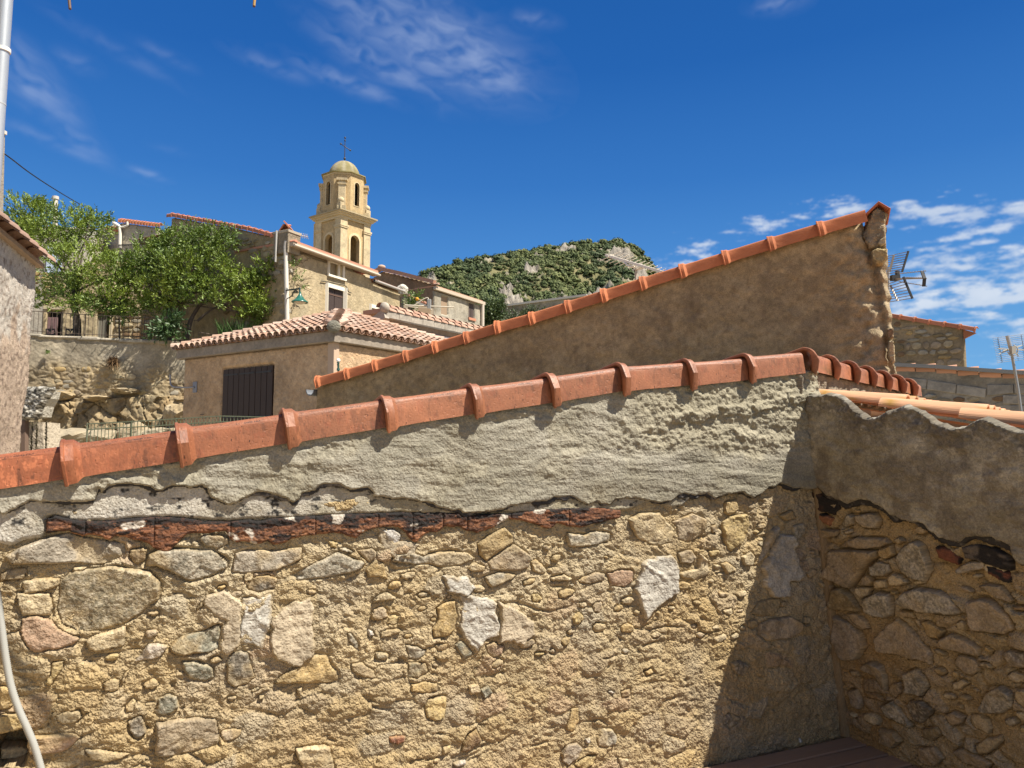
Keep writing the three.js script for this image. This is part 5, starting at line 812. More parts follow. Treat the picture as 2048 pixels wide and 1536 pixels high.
// ---------------------------------------------------------------- the pink house with the hipped roof
const PA = V(-0.83, 0, -0.556), PB = V(0.556, 0, -0.83), PK = at(668, 690, 18).setY(0);
{
  const h = thing('pink_house', 'low pink house with a hipped roof of pale canal tiles and dark brown shutters', 'house', null, PK.clone()), FL = new Frame(PK.clone().addScaledVector(PA, 6.45), PA.clone().negate()), FR = new Frame(PK, PB);
  const z2 = (x, y) => [x / 2.9533, 380 + y / 2.9533], eave = FR.px(667, 683)[1];
  const w0 = FL.px(...z2(1318, 1060)), w1 = FL.px(...z2(1603, 1345)), wx0 = w0[0], wx1 = w1[0], wy1 = w0[1], wy0 = FL.px(...z2(1450, 1370))[1];
  const plaster = (k) => (s, y) => { const n = fbm(s * 1.2, y * 1.2, 4, k), m = fbm(s * 9, y * 9, 3, k + 3); return mixc([.55, .37, .21], [.72, .52, .325], clamp(.5 + .55 * n + .55 * m)); };
  const roughPl = M({ ...VC, map: wideMap, bumpMap: wideBump, bumpScale: .03 });
  wallSheet(FL, h, 'wall', rect(0, -1.5, 6.45, eave), .06, plaster(51), [[wx0 - .02, wy0 - .3, wx1 + .02, wy1, .1]], .01, roughPl); wallSheet(FR, h, 'wall', rect(0, -1.5, 7.3, eave), .06, plaster(57), [], .01, roughPl);
  for (const [F, sgn] of [[FL, 1], [FR, 1]]) part(h, 'wall_core', plate(F, rect(0.1, -1.5, 6.35, eave - .02), -0.4, -0.2), flat([.4, .28, .18]));
  // corner strip, cornice of concrete
  part(h, 'corner_trim', plate(FR, rect(-0.02, -1.5, 0.16, eave - .02), -0.2, 0.025, [], .008), flat([.46, .34, .24]));
  const con = flat([.36, .31, .25], { map: wideMap, bumpMap: wideBump, bumpScale: .005 });
  part(h, 'cornice', plate(FL, rect(-0.25, eave - .02, 6.58, eave + .27), -0.1, 0.13, [], .02), con); part(h, 'cornice', plate(FR, rect(-0.135, eave - .017, 7.4, eave + .272), -0.1, 0.133, [], .02), con);
  // shutters: three panels with iron straps
  const sw = shutterWood([.034, .018, .011]), dw = (wx1 - wx0) / 3;
  for (let i = 0; i < 3; i++) { const p = part(h, 'shutter', plate(FL, rect(wx0 + i * dw + .008, wy0 - .2, wx0 + (i + 1) * dw - .008, wy1 - .01), -0.08, -0.02, [], .008), sw); for (let k = 0; k < 3; k++) part(p, 'board', plate(FL, rect(wx0 + (i + k / 3) * dw + .012, wy0 - .2, wx0 + (i + (k + 1) / 3) * dw - .004, wy1 - .014), -.03, .002 * (k % 2), [], .006), sw); for (const q of [wy1 - .17, wy0 + .14]) part(p, 'hinge', plate(FL, rect(wx0 + i * dw + .03, q - .02, wx0 + (i + 1) * dw - .05, q + .02), 0.0, .012), blackIron); }
  for (const [x, y] of [[1200, 1318], [1690, 1290]]) { const [s, yy] = FL.px(...z2(x, y)); part(h, 'shutter_stay', join([bar(FL.pt(s - .04, yy + .06, .06), FL.pt(s - .04, yy - .04, .06), .018, .018), bar(FL.pt(s - .05, yy - .04, .06), FL.pt(s + .08, yy - .035, .03), .018, .018, V(0, 0, 1))]), blackIron); }
  // bracket with a flat plate and hooked rod
  const b0 = FL.px(...z2(1153, 1165)); part(h, 'bracket_plate', plate(FL, rect(b0[0] - .1, b0[1] - .16, b0[0] + .1, b0[1] + .16), 0, .02, [], .004), flat([.20, .20, .22], { roughness: .5 })); const b1 = FL.px(...z2(1060, 1158)), b2 = FL.px(...z2(1053, 1095)); part(h, 'bracket_rod', tube([FL.pt(b0[0], b0[1], .03), FL.pt(lerp(b0[0], b1[0], .5), b0[1], .16), FL.pt(b1[0], b1[1], .26), FL.pt(b2[0], b2[1], .26)], .022, 8, 20), flat([.30, .30, .31]));
  // hip roof
  const e0 = eave + .27, cor = PK.clone().addScaledVector(PA, -.22).addScaledVector(PB, -.22).setY(e0), rise = Math.tan(20 * Math.PI / 180), half = 3.5, tones = [[.56, .37, .265], [.62, .44, .335], [.50, .31, .215], [.66, .49, .385], [.46, .32, .245]];
  const dist = half * Math.SQRT2, hipTop = cor.clone().addScaledVector(PA, half).addScaledVector(PB, half).setY(e0 + half * rise), upL = PB.clone().setY(rise).normalize(), upR = PA.clone().setY(rise).normalize(), sl = half / Math.cos(20 * Math.PI / 180);
  const inTri = (a, b) => { const t = b / sl; return a > half * t + .0 && a < 2 * half - half * t - 0.02 && b < sl - .1; };
  canalRoof(h, cor, PA, upL, .27, .40, 27, 10, inTri, tones, { seed: 4, most: 560 }); canalRoof(h, cor, PB, upR, .27, .40, 27, 10, inTri, tones, { seed: 8, most: 560 });
  for (const [P, Q, k] of [[cor, hipTop, 1], [cor.clone().addScaledVector(PA, 2 * half), hipTop, 2], [cor.clone().addScaledVector(PB, 2 * half), hipTop, 3]]) {
    const d = Q.clone().sub(P).normalize(), L = Q.distanceTo(P), up = V(0, 1, 0).addScaledVector(d, -d.y).normalize(), x = up.clone().cross(d), g = pinkHalf(.15, .42, .78, 10), r = rng(60 + k); for (let i = 0; i * .3 < L - .2; i++) { const m = new THREE.Mesh(g, flat(tones[Math.floor(r() * 5)], { map: wideMap })); m.material.roughness = .85; m.name = 'hip_tile'; m.castShadow = m.receiveShadow = true; m.applyMatrix4(new THREE.Matrix4().makeBasis(x, up, d).setPosition(P.clone().addScaledVector(d, i * .3).add(V(0, .06, 0)).sub(h.position))); m.rotateX(.07); h.add(m); }
  }
  part(h, 'hip_plug', new THREE.SphereGeometry(.17, 14, 10).scale(1, .95, .6).rotateY(Math.atan2(PA.x + PB.x, PA.z + PB.z)).translate(cor.x, cor.y + .06, cor.z), flat([.25, .24, .19], { map: wideMap, bumpMap: wideBump, bumpScale: .03 }));
  const bp = []; for (const [a, b] of [[0, 0], [1, 0], [1, 1], [0, 1]]) bp.push(cor.clone().addScaledVector(PA, a * 2 * half).addScaledVector(PB, b * 2 * half)); const ap = hipTop.clone(); part(h, 'roof_bed', geo([...bp, ap].flatMap((p) => [p.x, p.y + .01, p.z]), [0, 4, 1, 1, 4, 2, 2, 4, 3, 3, 4, 0]), M({ color: C(.33, .17, .10), side: THREE.DoubleSide }));
}
// ---------------------------------------------------------------- the low annex roof behind it, with lead flashing
{
  const Z0 = 25.5, S0 = at(772, 634, Z0), h = thing('annex_roof', 'small annex with a pale concrete fascia and canal tiles, flashed against the pink house roof', 'outbuilding', null, S0.clone().setY(1)), F = new Frame(S0.clone().setY(0), PB), y0 = S0.y, L = 7.2, fas = flat([.50, .45, .375], { map: wideMap, bumpMap: wideBump, bumpScale: .004 });
  const rk = PA, tones = [[.56, .36, .26], [.62, .44, .33], [.52, .31, .22]];
  for (let i = 0; i < 11; i++) part(h, 'fascia_block', plate(F, rect(i * .655 + .003, y0 - .02, (i + 1) * .655 - .003, y0 + .27), -.2, .03 + .006 * (i % 2), [], .012), fas);
  part(h, 'wall', plate(F, rect(.3, y0 - 2, L, y0 - .02), -.5, -.2), flat([.40, .29, .2], { map: wideMap })); part(h, 'lead_flashing', plate(F, rect(.9, y0 - 1.3, L, y0 - .24), -.2, -.13, [], .01), M({ color: C(.33, .30, .31), map: wideMap, bumpMap: wideBump, bumpScale: .012, roughness: .6 }));
  part(h, 'zinc_strip', bar(F.pt(.9, y0 - .70, .16), F.pt(L, y0 - .86, .16), .5, .03), zinc);
  // left rake falling away, ball at the head
  part(h, 'rake_board', bar(F.pt(.0, y0 + .1, 0), F.pt(-.05, y0 + .1, 0).addScaledVector(PA, 1.2).add(V(0, -.5, 0)), .22, .32), fas);
  part(h, 'rake_end', new THREE.SphereGeometry(.2, 14, 10).scale(.9, 1, .9).translate(...F.pt(-.02, y0 + .34, -.05).toArray()), fas);
  const g = pinkHalf(.18, .5, .78, 10), r = rng(12); for (let i = 0; i < 17; i++) for (const row of [0, 1]) { const m = new THREE.Mesh(g, flat(tones[Math.floor(r() * 3)], { map: wideMap, roughness: .85 })); m.name = 'roof_tile'; m.castShadow = m.receiveShadow = true; const d = row ? PB.clone() : PB.clone(); const up = V(0, 1, 0), x = up.clone().cross(d); m.applyMatrix4(new THREE.Matrix4().makeBasis(x, up, d).setPosition(F.pt(.1 + i * .42, y0 + .25 + row * .19, row ? -.42 : -.1).sub(h.position))); m.rotateX(.05); h.add(m); }
  part(h, 'roof_bed', plate(F, [[.05, y0 + .2], [L, y0 + .2], [L, y0 + .36], [.05, y0 + .36]], -1.2, -.2), flat([.4, .22, .14]));
}

// ---------------------------------------------------------------- the tall house on the slope: shaded gable with a verge to the left, sunlit front to the right
const BC = V(0.46, 0, -0.89), BA = V(-0.89, 0, -0.46), BK = at(577, 560, 28).setY(0);
const zb = (x, y) => [640 + x / 6.0235, 520 + y / 6.0235], zl = (x, y) => [320 + x / 5.1194, 400 + y / 5.1194];
{
  const h = thing('tall_house', 'tall ochre house with brown shutters whose long shaded side stands behind the trees', 'house', null, BK.clone()), FR = new Frame(BK, BC), FL = new Frame(BK.clone().addScaledVector(BA, 6.9), BA.clone().negate());
  const rr = FR.px(743, 551), ra = FR.px(575, 492), roofR = along([[ra[0], ra[1]], [rr[0], rr[1]]]), lowEnd = FR.px(797, 640)[0], l2 = FR.px(800, 584), l1 = FR.px(743, 563);
  const W = [[zb(112, 25), zb(210, 205)], [zb(90, 325), zb(280, 640)], [zb(612, 575), zb(735, 700)]].map(([a, b]) => { const p = FR.px(...a), q = FR.px(...b); return [p[0], q[1], q[0], p[1]]; });
  const stain = (s, y) => { const n = fbm(s * .9, y * .6, 4, 61), m = fbm(s * 6, y * 3, 3, 63), v = fbm(s * 3, y * .35, 3, 65); let c = mixc([.44, .35, .20], [.60, .50, .32], clamp(.55 + .6 * n + .35 * m)); c = mixc(c, [.28, .235, .15], clamp(.7 * v * sst(3, 0, roofR(s) - y))); return scl(c, 1 + .1 * fbm(s * 22, y * 22, 2, 67)); };
  const pr = [[0, 3], [l2[0], 3], [l2[0], l2[1]], [l1[0] + .01, l1[1]], [rr[0], rr[1] - .1], [ra[0], ra[1] - .1], [0, ra[1] - .1]];
  wallSheet(FR, h, 'wall', pr, .05, stain, W.map((q) => [q[0] - .02, q[1] - .02, q[2] + .02, q[3] + .02, .22]), .012, M({ ...VC, map: wideMap, bumpMap: wideBump, bumpScale: .02 }));
  const dark = (s, y) => { const n = fbm(s * .8, y * .8, 4, 71), m = fbm(s * 5, y * 5, 3, 73); let c = mixc([.42, .335, .19], [.58, .47, .275], clamp(.5 + .7 * n + .4 * m)); c = mixc(c, [.30, .245, .155], .6 * sst(.1, .4, fbm(s * 1.6, y * 1.1, 4, 75))); return c; };
  const gl = [[338, 432], [343, 430], [500, 458], [570, 477]].map((p) => FL.px(...p)), gt = along(gl), lx = FL.px(338, 520)[0], left = []; for (let i = 0; i <= 10; i++) left.push([lx + .09 * ((i * 7) % 3) + .05 * vn(i, 1, 5), lerp(3, gt(lx) - .1, i / 10)]);
  const wl = wallSheet(FL, h, 'wall', [[6.9, 3], [6.9, gt(6.9)], ...[.8, .6, .4, .2].map((t) => { const s = lerp(lx, 6.9, t); return [s, gt(s) - .08]; }), ...left.reverse()], .06, dark, [], .05);
  rubble(FL, wl, (s, y) => s > lx && s < 6.85 && y < gt(s) - .3 && fbm(s * .7, y * .9, 3, 79) > .05, lx, 6, 6.9, 10.5, .42, .24, ['olive', 'tan', 'granite', 'grey'], { seed: 41, h: .05, most: 120 });
  part(h, 'wall_core', plate(FL, [[lx + .2, 3], [6.8, 3], [6.8, gt(6.8) - .1], [lx + .2, gt(lx) - .15]], -4, -.2), flat([.3, .24, .15])); part(h, 'wall_core', plate(FR, [[.1, 3], [l2[0] - .1, 3], [l2[0] - .1, l2[1] - .1], [rr[0] - .1, l1[1] - .1], [rr[0] - .1, rr[1] - .2], [.1, ra[1] - .2]], -2.6, -.25), flat([.3, .24, .15]));
  // verge of clay tiles on the gable
  const n = 21, prof = capProfile(.17, .25, .05, .1); for (let i = 0; i < n; i++) { const s0 = lerp(lx - .12, 6.75, i / n), s1 = lerp(lx - .12, 6.75, (i + 1) / n); part(h, 'verge_tile', capTile(FL.pt(s1, gt(s1) + .09, .09), FL.pt(s0, gt(s0) + .09, .09), FL.n, prof, 1200 + i * 3, [.46, .19, .115], { flare: .028, collar: .07 }), clayDark); }
  // eaves of the front: gutter board and a row of tile ends
  const board = flat([.40, .32, .23], { roughness: .7 }); part(h, 'eave_board', bar(FR.pt(-.1, roofR(-.1) + .05, .16), FR.pt(rr[0] + .12, rr[1] + .05, .16), .3, .16), board); part(h, 'gutter', rod(FR.pt(-.1, roofR(-.1) - .0, .36), FR.pt(rr[0] + .16, rr[1] - .0, .36), .05, .05, 10), flat([.50, .43, .34], { roughness: .6 }));
  const tg = new THREE.CylinderGeometry(.1, .09, .34, 8, 1, false, 0, Math.PI); for (let i = 0; i < 24; i++) { const s = i * .235, p = FR.pt(s, roofR(s) + .15, .18); part(h, 'roof_tile', tg.clone().rotateZ(Math.PI / 2).rotateY(Math.atan2(-FR.n.z, FR.n.x)).rotateX(0).translate(p.x, p.y, p.z), flat(scl([.46, .2, .13], .8 + .5 * hash2(i, 2, 2)), { side: THREE.DoubleSide })); }
  part(h, 'roof_slope', plate(FR, [[-.05, roofR(0) + .13], [rr[0] + .1, rr[1] + .13], [rr[0] + .1, rr[1] + .21], [-.05, roofR(0) + .21]], -3, .3), flat([.42, .2, .13]));
  // windows: pale surrounds, shutters, a glazed one above
  const pale = flat([.70, .65, .53]), fr = (q, w) => join([bar(FR.pt(q[0] - w / 2, q[1] - w, .02), FR.pt(q[0] - w / 2, q[3] + w, .02), w, .07, V(0, 0, 1)), bar(FR.pt(q[2] + w / 2, q[1] - w, .02), FR.pt(q[2] + w / 2, q[3] + w, .02), w, .07, V(0, 0, 1)), plate(FR, rect(q[0], q[3], q[2], q[3] + w), -.02, .053)]);
  const brown = shutterWood([.045, .028, .022]);
  W.forEach((q, i) => {
    const w = part(h, 'window', fr(q, i ? .17 : .1), pale); const mid = (q[0] + q[2]) / 2;
    if (i === 0) { part(w, 'pane', plate(FR, rect(q[0], q[1], q[2], q[3]), -.2, -.17), M({ color: C(.10, .12, .05), roughness: .15 })); part(w, 'sill', plate(FR, rect(q[0] - .12, q[1] - .1, q[2] + .5, q[1]), -.1, .1, [], .01), pale); part(w, 'casement', plate(FR, rect(q[2] - .02, q[1], q[2] + .28, q[3]), -.16, .01), flat([.42, .34, .19])); part(w, 'jamb', plate(FR, rect(q[2] + .3, q[1] - .1, q[2] + .42, q[3] + .1), -.02, .05), pale); part(w, 'sash_bar', plate(FR, rect(q[2] - .08, q[1], q[2] - .03, q[3]), -.17, -.12), flat([.04, .03, .02])); }
    else { for (const [a, b] of [[q[0], mid - .012], [mid + .012, q[2]]]) { const sh = part(w, 'shutter', plate(FR, rect(a, q[1] - .2, b, q[3]), -.12, -.06, [], .01), brown); } part(w, 'hinge', plate(FR, rect(q[0], q[3] - .28, q[2], q[3] - .23), -.06, -.045), flat([.12, .07, .05])); }
  });
  // lower wing eave
  part(h, 'wing_gutter', tube([FR.pt(l1[0] - .05, l1[1] + .02, .2), FR.pt(lerp(l1[0], l2[0], .5), lerp(l1[1], l2[1], .5) + .02, .2), FR.pt(l2[0] + .1, l2[1] + .02, .2)], .07, 8, 12), flat([.32, .30, .27])); for (let i = 0; i < 11; i++) { const s = lerp(l1[0], l2[0], (i + .5) / 11), p = FR.pt(s, along([l1, l2])(s) + .14, .06); part(h, 'roof_tile', tg.clone().rotateZ(Math.PI / 2).rotateY(Math.atan2(-FR.n.z, FR.n.x)).translate(p.x, p.y, p.z), flat(scl([.46, .19, .12], .8 + .5 * hash2(i, 4, 2)), { side: THREE.DoubleSide })); }
  part(h, 'wing_roof', plate(FR, [[l1[0], l1[1] + .05], [l2[0], l2[1] + .05], [l2[0], l2[1] + .14], [l1[0], l1[1] + .14]], -1.6, .1), flat([.42, .2, .13]));
  // chimney with a tile tent, downpipe, cable
  const cz = FL.px(...zl(1290, 400)), ct = FL.px(...zl(1300, 320)); const chim = part(h, 'chimney', plate(FL, [[ct[0] - .55, cz[1] - .6], [ct[0] + .25, cz[1] - .6], [ct[0] + .25, ct[1]], [ct[0] - .55, ct[1]]], -.5, .18, [], .02), flat([.33, .28, .2], { map: wideMap, bumpMap: wideBump, bumpScale: .03 })); const tipc = FL.px(...zl(1280, 240)); const tent = (sx) => bar(FL.pt(ct[0] - .15 + sx * .3, ct[1] + .02, -.16), FL.pt(ct[0] - .15, tipc[1], -.16), .05, .6, V(0, 0, 1)); part(chim, 'chimney_cap', tent(-1), flat([.45, .17, .09])); part(chim, 'chimney_cap', tent(1), flat([.40, .15, .08])); part(chim, 'chimney_rim', plate(FL, rect(ct[0] - .58, ct[1] - .1, ct[0] + .28, ct[1]), -.52, .2, [], .01), flat([.36, .31, .23]));
  const dp = (p, z) => FL.pt(...FL.px(...zl(...p)), z), pipeM = flat([.60, .56, .48], { roughness: .6 }); part(h, 'downpipe', tube([dp([1320, 430], .12), dp([1312, 470], .12), dp([1312, 560], .12), dp([1322, 900], .14), dp([1330, 1255], .14)], .085, 10, 30), pipeM); part(h, 'antenna_pole', rod(dp([1242, 330], .25), dp([1230, 650], .25), .04, .04, 8), flat([.40, .39, .36]));
  const cab = [[0, 255], [60, 262], [170, 285], [300, 318], [320, 345], [330, 380], [370, 400]].map((p) => FR.pt(...FR.px(...zb(...p)), .05)); part(h, 'cable', tube(cab, .02, 5, 40), blackIron);
  const aer = [[1350, 345], [1515, 376]].map((p) => at(...zl(...p), 29)); part(h, 'aerial', rod(aer[0], aer[1], .018, .018, 6), flat([.6, .6, .6])); for (let i = 0; i < 9; i++) { const p = aer[0].clone().lerp(aer[1], .05 + i * .115); part(h, 'aerial_rod', rod(p.clone().add(V(0, -.07, -.1)), p.clone().add(V(0, .07, .1)), .014, .014, 5), flat([.5, .55, .62])); }
}
// street lamp on the corner of that house
{
  const L = thing('street_lamp', 'green bell-shaped street lamp on a scrolled iron bracket at the corner of the ochre house', 'street lamp', null, at(575, 640, 27.6)), P = (x, y, z = 27.4) => at(...zl(x, y), z), gm = M({ color: C(.02, .115, .085), roughness: .3 }), iron = flat([.02, .045, .045], { roughness: .5 });
  part(L, 'arm', join([bar(P(1290, 925, 27.8), P(1435, 908, 27.2), .05, .05), bar(P(1295, 900, 27.8), P(1290, 1020, 27.8), .09, .05, V(0, 0, 1)), tube([P(1300, 1010, 27.75), P(1345, 985, 27.6), P(1370, 945, 27.45), P(1400, 928, 27.3), P(1408, 945, 27.3), P(1392, 942, 27.35)], .022, 6, 30), rod(P(1430, 895, 27.2), P(1430, 945, 27.2), .03)]), iron);
  const c = P(1432, 1042, 27.2), u = (27.2 / FOCAL) / 5.1194; const prof = [[9, 106], [11, 92], [14, 80], [24, 62], [40, 38], [60, 18], [80, 6], [86, -4], [84, -9], [78, -4], [58, 12], [30, 40], [12, 75]].map(([r, y]) => new THREE.Vector2(r * u, y * u)); part(L, 'shade', new THREE.LatheGeometry(prof, 28).translate(c.x, c.y, c.z), gm); part(L, 'bowl', new THREE.SphereGeometry(62 * u, 20, 10, 0, Math.PI * 2, Math.PI / 2, Math.PI / 2).scale(1, .5, 1).translate(c.x, c.y + 2 * u, c.z), M({ color: C(.62, .58, .46), roughness: .25 }));
}
// ---------------------------------------------------------------- church tower
{
  const Z = 70, cx = (690 - 1024) / FOCAL * Z, ang = Math.atan2(.62, .78), TA = V(-.80, 0, -.60), TB = V(.60, 0, -.80); const hgt = (y, z = Z) => at(690, y, z).y;
  const c0 = at(681, 470, 68).setY(0), side = 3.78, t = thing('church_tower', 'ochre church bell tower with an octagonal belfry, mossy dome and iron cross', 'church tower', null, c0.clone().setY(10)); const mid = c0.clone().addScaledVector(TA, side / 2).addScaledVector(TB, side / 2);
  const oc = M({ ...VC, map: wideMap, bumpMap: wideBump, bumpScale: .01 }), wallC = [.66, .49, .26], pilC = [.74, .61, .385], st2 = (c) => (i, g) => { const p = g.attributes.position, x = p.getX(i), y = p.getY(i), z = p.getZ(i); return scl(c, 1 + .24 * fbm(x * 1.6 + z * 1.3, y * .5, 4, 7, 0, .65)); };
  const y0 = 8, yA = hgt(420, 68), yB = hgt(357, 70), P = (parent, n, g, c) => part(parent, n, paint(g, st2(c)), oc), mossy = [.27, .235, .105];
  const faceF = [new Frame(c0.clone().addScaledVector(TA, side), TA.clone().negate()), new Frame(c0, TB)];
  const arch = (x0, x1, ya, ys) => { const a = []; a.push([x0, ya], [x1, ya]); const r = (x1 - x0) / 2, m = (x0 + x1) / 2; for (let i = 0; i <= 12; i++) { const q = Math.PI * i / 12; a.push([m + r * Math.cos(q), ys + r * Math.sin(q)]); } return a; };
  const wy = hgt(470, 68), wb = hgt(540, 68); faceF.forEach((F, k) => {
    const m = side / 2, w = .56; P(t, 'wall', plate(F, rect(.35, y0, side - .35, yA - .7), -.55, -.14, [arch(m - w, m + w, wb - 2, wy - .15)]), wallC); P(t, 'arch_surround', plate(F, [...arch(m - w - .22, m + w + .22, wb - 2, wy - .15)], -.2, -.09, [arch(m - w, m + w, wb - 1.9, wy - .15)]), pilC);
    for (const [a, b] of [[0, .85], [side - .85, side]]) { P(t, 'pilaster', plate(F, rect(a + (k ? .003 : 0), y0, b - (k ? .003 : 0), yA - .65), -.6, k ? .003 : 0, [], .01), pilC); const cp = P(t, 'capital', join([plate(F, rect(a - .06, yA - 1.62, b + .06, yA - 1.47), -.3, .075), plate(F, rect(a - .1, yA - 1.47, b + .1, yA - 1.32), -.3, .115)]), pilC); }
  });
  P(t, 'rear_wall', plate(new Frame(c0.clone().addScaledVector(TB, side), TA), rect(0, y0, side, yA - .6), -.3, 0).applyMatrix4(new THREE.Matrix4()), wallC); P(t, 'rear_wall', plate(new Frame(c0.clone().addScaledVector(TA, side), TB), rect(0, y0, side, yA - .6), -.3, 0), wallC);
  const sq = (w, h, y, n, c) => P(t, n, new THREE.BoxGeometry(w, h, w).rotateY(Math.atan2(-TB.z, TB.x)).translate(mid.x, y + h / 2, mid.z), c); part(t, 'belfry_floor', new THREE.BoxGeometry(side - .8, .2, side - .8).rotateY(Math.atan2(-TB.z, TB.x)).translate(mid.x, wb - 1.5, mid.z), flat([.12, .1, .08]));
  sq(side + .1, .28, yA - .68, 'frieze', pilC); sq(side + .45, .16, yA - .4, 'cornice', pilC); sq(side + .75, .14, yA - .24, 'cornice', pilC); sq(side + 1.0, .12, yA - .10, 'cornice', scl(pilC, .72)); sq(side + .8, .06, yA + .02, 'cornice_top', mossy);
  part(t, 'bell', new THREE.LatheGeometry([[.05, .7], [.2, .66], [.27, .4], [.33, .15], [.46, 0], [.4, 0], [.25, .3]].map(([r, y]) => new THREE.Vector2(r, y)), 20).translate(mid.x, wb + .3, mid.z), M({ color: C(.16, .14, .09), metalness: .6, roughness: .5 }));
  // octagonal lantern
  const R8 = 2.1, H8 = yB - yA, oct = []; for (let i = 0; i < 8; i++) { const a = Math.atan2(TA.z + TB.z, TA.x + TB.x) + Math.PI / 8 + i * Math.PI / 4; oct.push(V(mid.x + R8 * Math.cos(a), 0, mid.z + R8 * Math.sin(a))); }
  for (let i = 0; i < 8; i++) { const a = oct[i], b = oct[(i + 1) % 8], L = a.distanceTo(b), F = new Frame(b.clone(), a.clone().sub(b)); const m = L / 2, diag = i % 2 === 1; if (F.n.dot(mid.clone().sub(F.pt(m, 0)).setY(0)) > 0) continue;
    const open = i % 2 === 0; P(t, 'lantern_wall', plate(F, rect(0, yA, L, yB), -.3, 0, open ? [arch(m - .3, m + .3, yA + .9, yB - .95)] : []), wallC); if (open) P(t, 'lantern_arch', plate(F, arch(m - .4, m + .4, yA + .8, yB - .95), -.1, .03, [arch(m - .3, m + .3, yA + .85, yB - .95)]), pilC); else { P(t, 'buttress', plate(F, rect(m - .34, yA + .1, m + .34, yB - .55), -.1, .34, [], .02), pilC); P(t, 'buttress_cap', join([plate(F, rect(m - .5, yB - .78, m + .5, yB - .55), -.05, .5), plate(F, rect(m - .42, yB - 1.15, m + .42, yB - 1.0), -.05, .42), plate(F, rect(m - .42, yA + .1, m + .42, yA + .55), -.05, .55)]), scl(pilC, .85)); } }
  const ring8 = (r, h, y, c, n) => P(t, n, new THREE.CylinderGeometry(r, r, h, 8, 1).rotateY(-(Math.atan2(TA.z + TB.z, TA.x + TB.x)) + Math.PI / 8).translate(mid.x, y + h / 2, mid.z), c); ring8(2.15, .16, yB - .02, pilC, 'lantern_cornice'); ring8(2.32, .1, yB + .14, scl(mossy, 1.4), 'lantern_cornice'); part(t, 'lantern_floor', new THREE.CylinderGeometry(1.7, 1.7, .1, 8).translate(mid.x, yA + .6, mid.z), flat([.1, .08, .06]));
  part(t, 'lantern_core', new THREE.CylinderGeometry(1.35, 1.35, H8 - .3, 16).translate(mid.x, yA + H8 / 2, mid.z), flat([.04, .032, .025])); const yD = hgt(319, 70); const dome = new THREE.SphereGeometry(1.56, 32, 14, 0, Math.PI * 2, 0, Math.PI / 2).scale(1, (yD - yB - .2) / 1.56, 1).translate(mid.x, yB + .24, mid.z); part(t, 'dome', paint(dome, (i, g) => { const p = g.attributes.position, x = p.getX(i) - mid.x, y = p.getY(i), z = p.getZ(i) - mid.z, a = Math.atan2(z, x); return mixc(mixc([.25, .215, .075], [.42, .37, .20], clamp(.5 + fbm(a * 3, y * 1.2, 4, 17))), [.52, .48, .36], .6 * sst(.25, .6, vn(a * 5, y * .25, 19))); }), oc);
  const iron = flat([.035, .035, .04], { roughness: .5 }), top = hgt(270, 70); part(t, 'cross', join([rod(V(mid.x, yD - .1, mid.z), V(mid.x, top, mid.z), .05, .035, 8), rod(V(mid.x - .42, lerp(yD, top, .66) + .22, mid.z), V(mid.x + .42, lerp(yD, top, .66) - .22, mid.z - .55), .045, .045, 6), new THREE.SphereGeometry(.1, 8, 6).translate(mid.x - .42, lerp(yD, top, .66) + .22, mid.z), new THREE.SphereGeometry(.1, 8, 6).translate(mid.x + .42, lerp(yD, top, .66) - .22, mid.z - .55), new THREE.SphereGeometry(.13, 8, 6).translate(mid.x, yD + .35, mid.z), new THREE.SphereGeometry(.09, 8, 6).translate(mid.x, top - .3, mid.z), new THREE.SphereGeometry(.1, 8, 6).translate(mid.x, top, mid.z)]), iron);
  for (const [F, s] of [[faceF[0], .3], [faceF[0], side - .4], [faceF[1], side - .3]]) P(t, 'finial', join([plate(F, rect(s - .3, yA + .06, s + .3, yA + .9), -.6, 0, [], .03), new THREE.SphereGeometry(.36, 12, 8).translate(...F.pt(s, yA + 1.1, -.3).toArray())]), scl(pilC, .9));
}
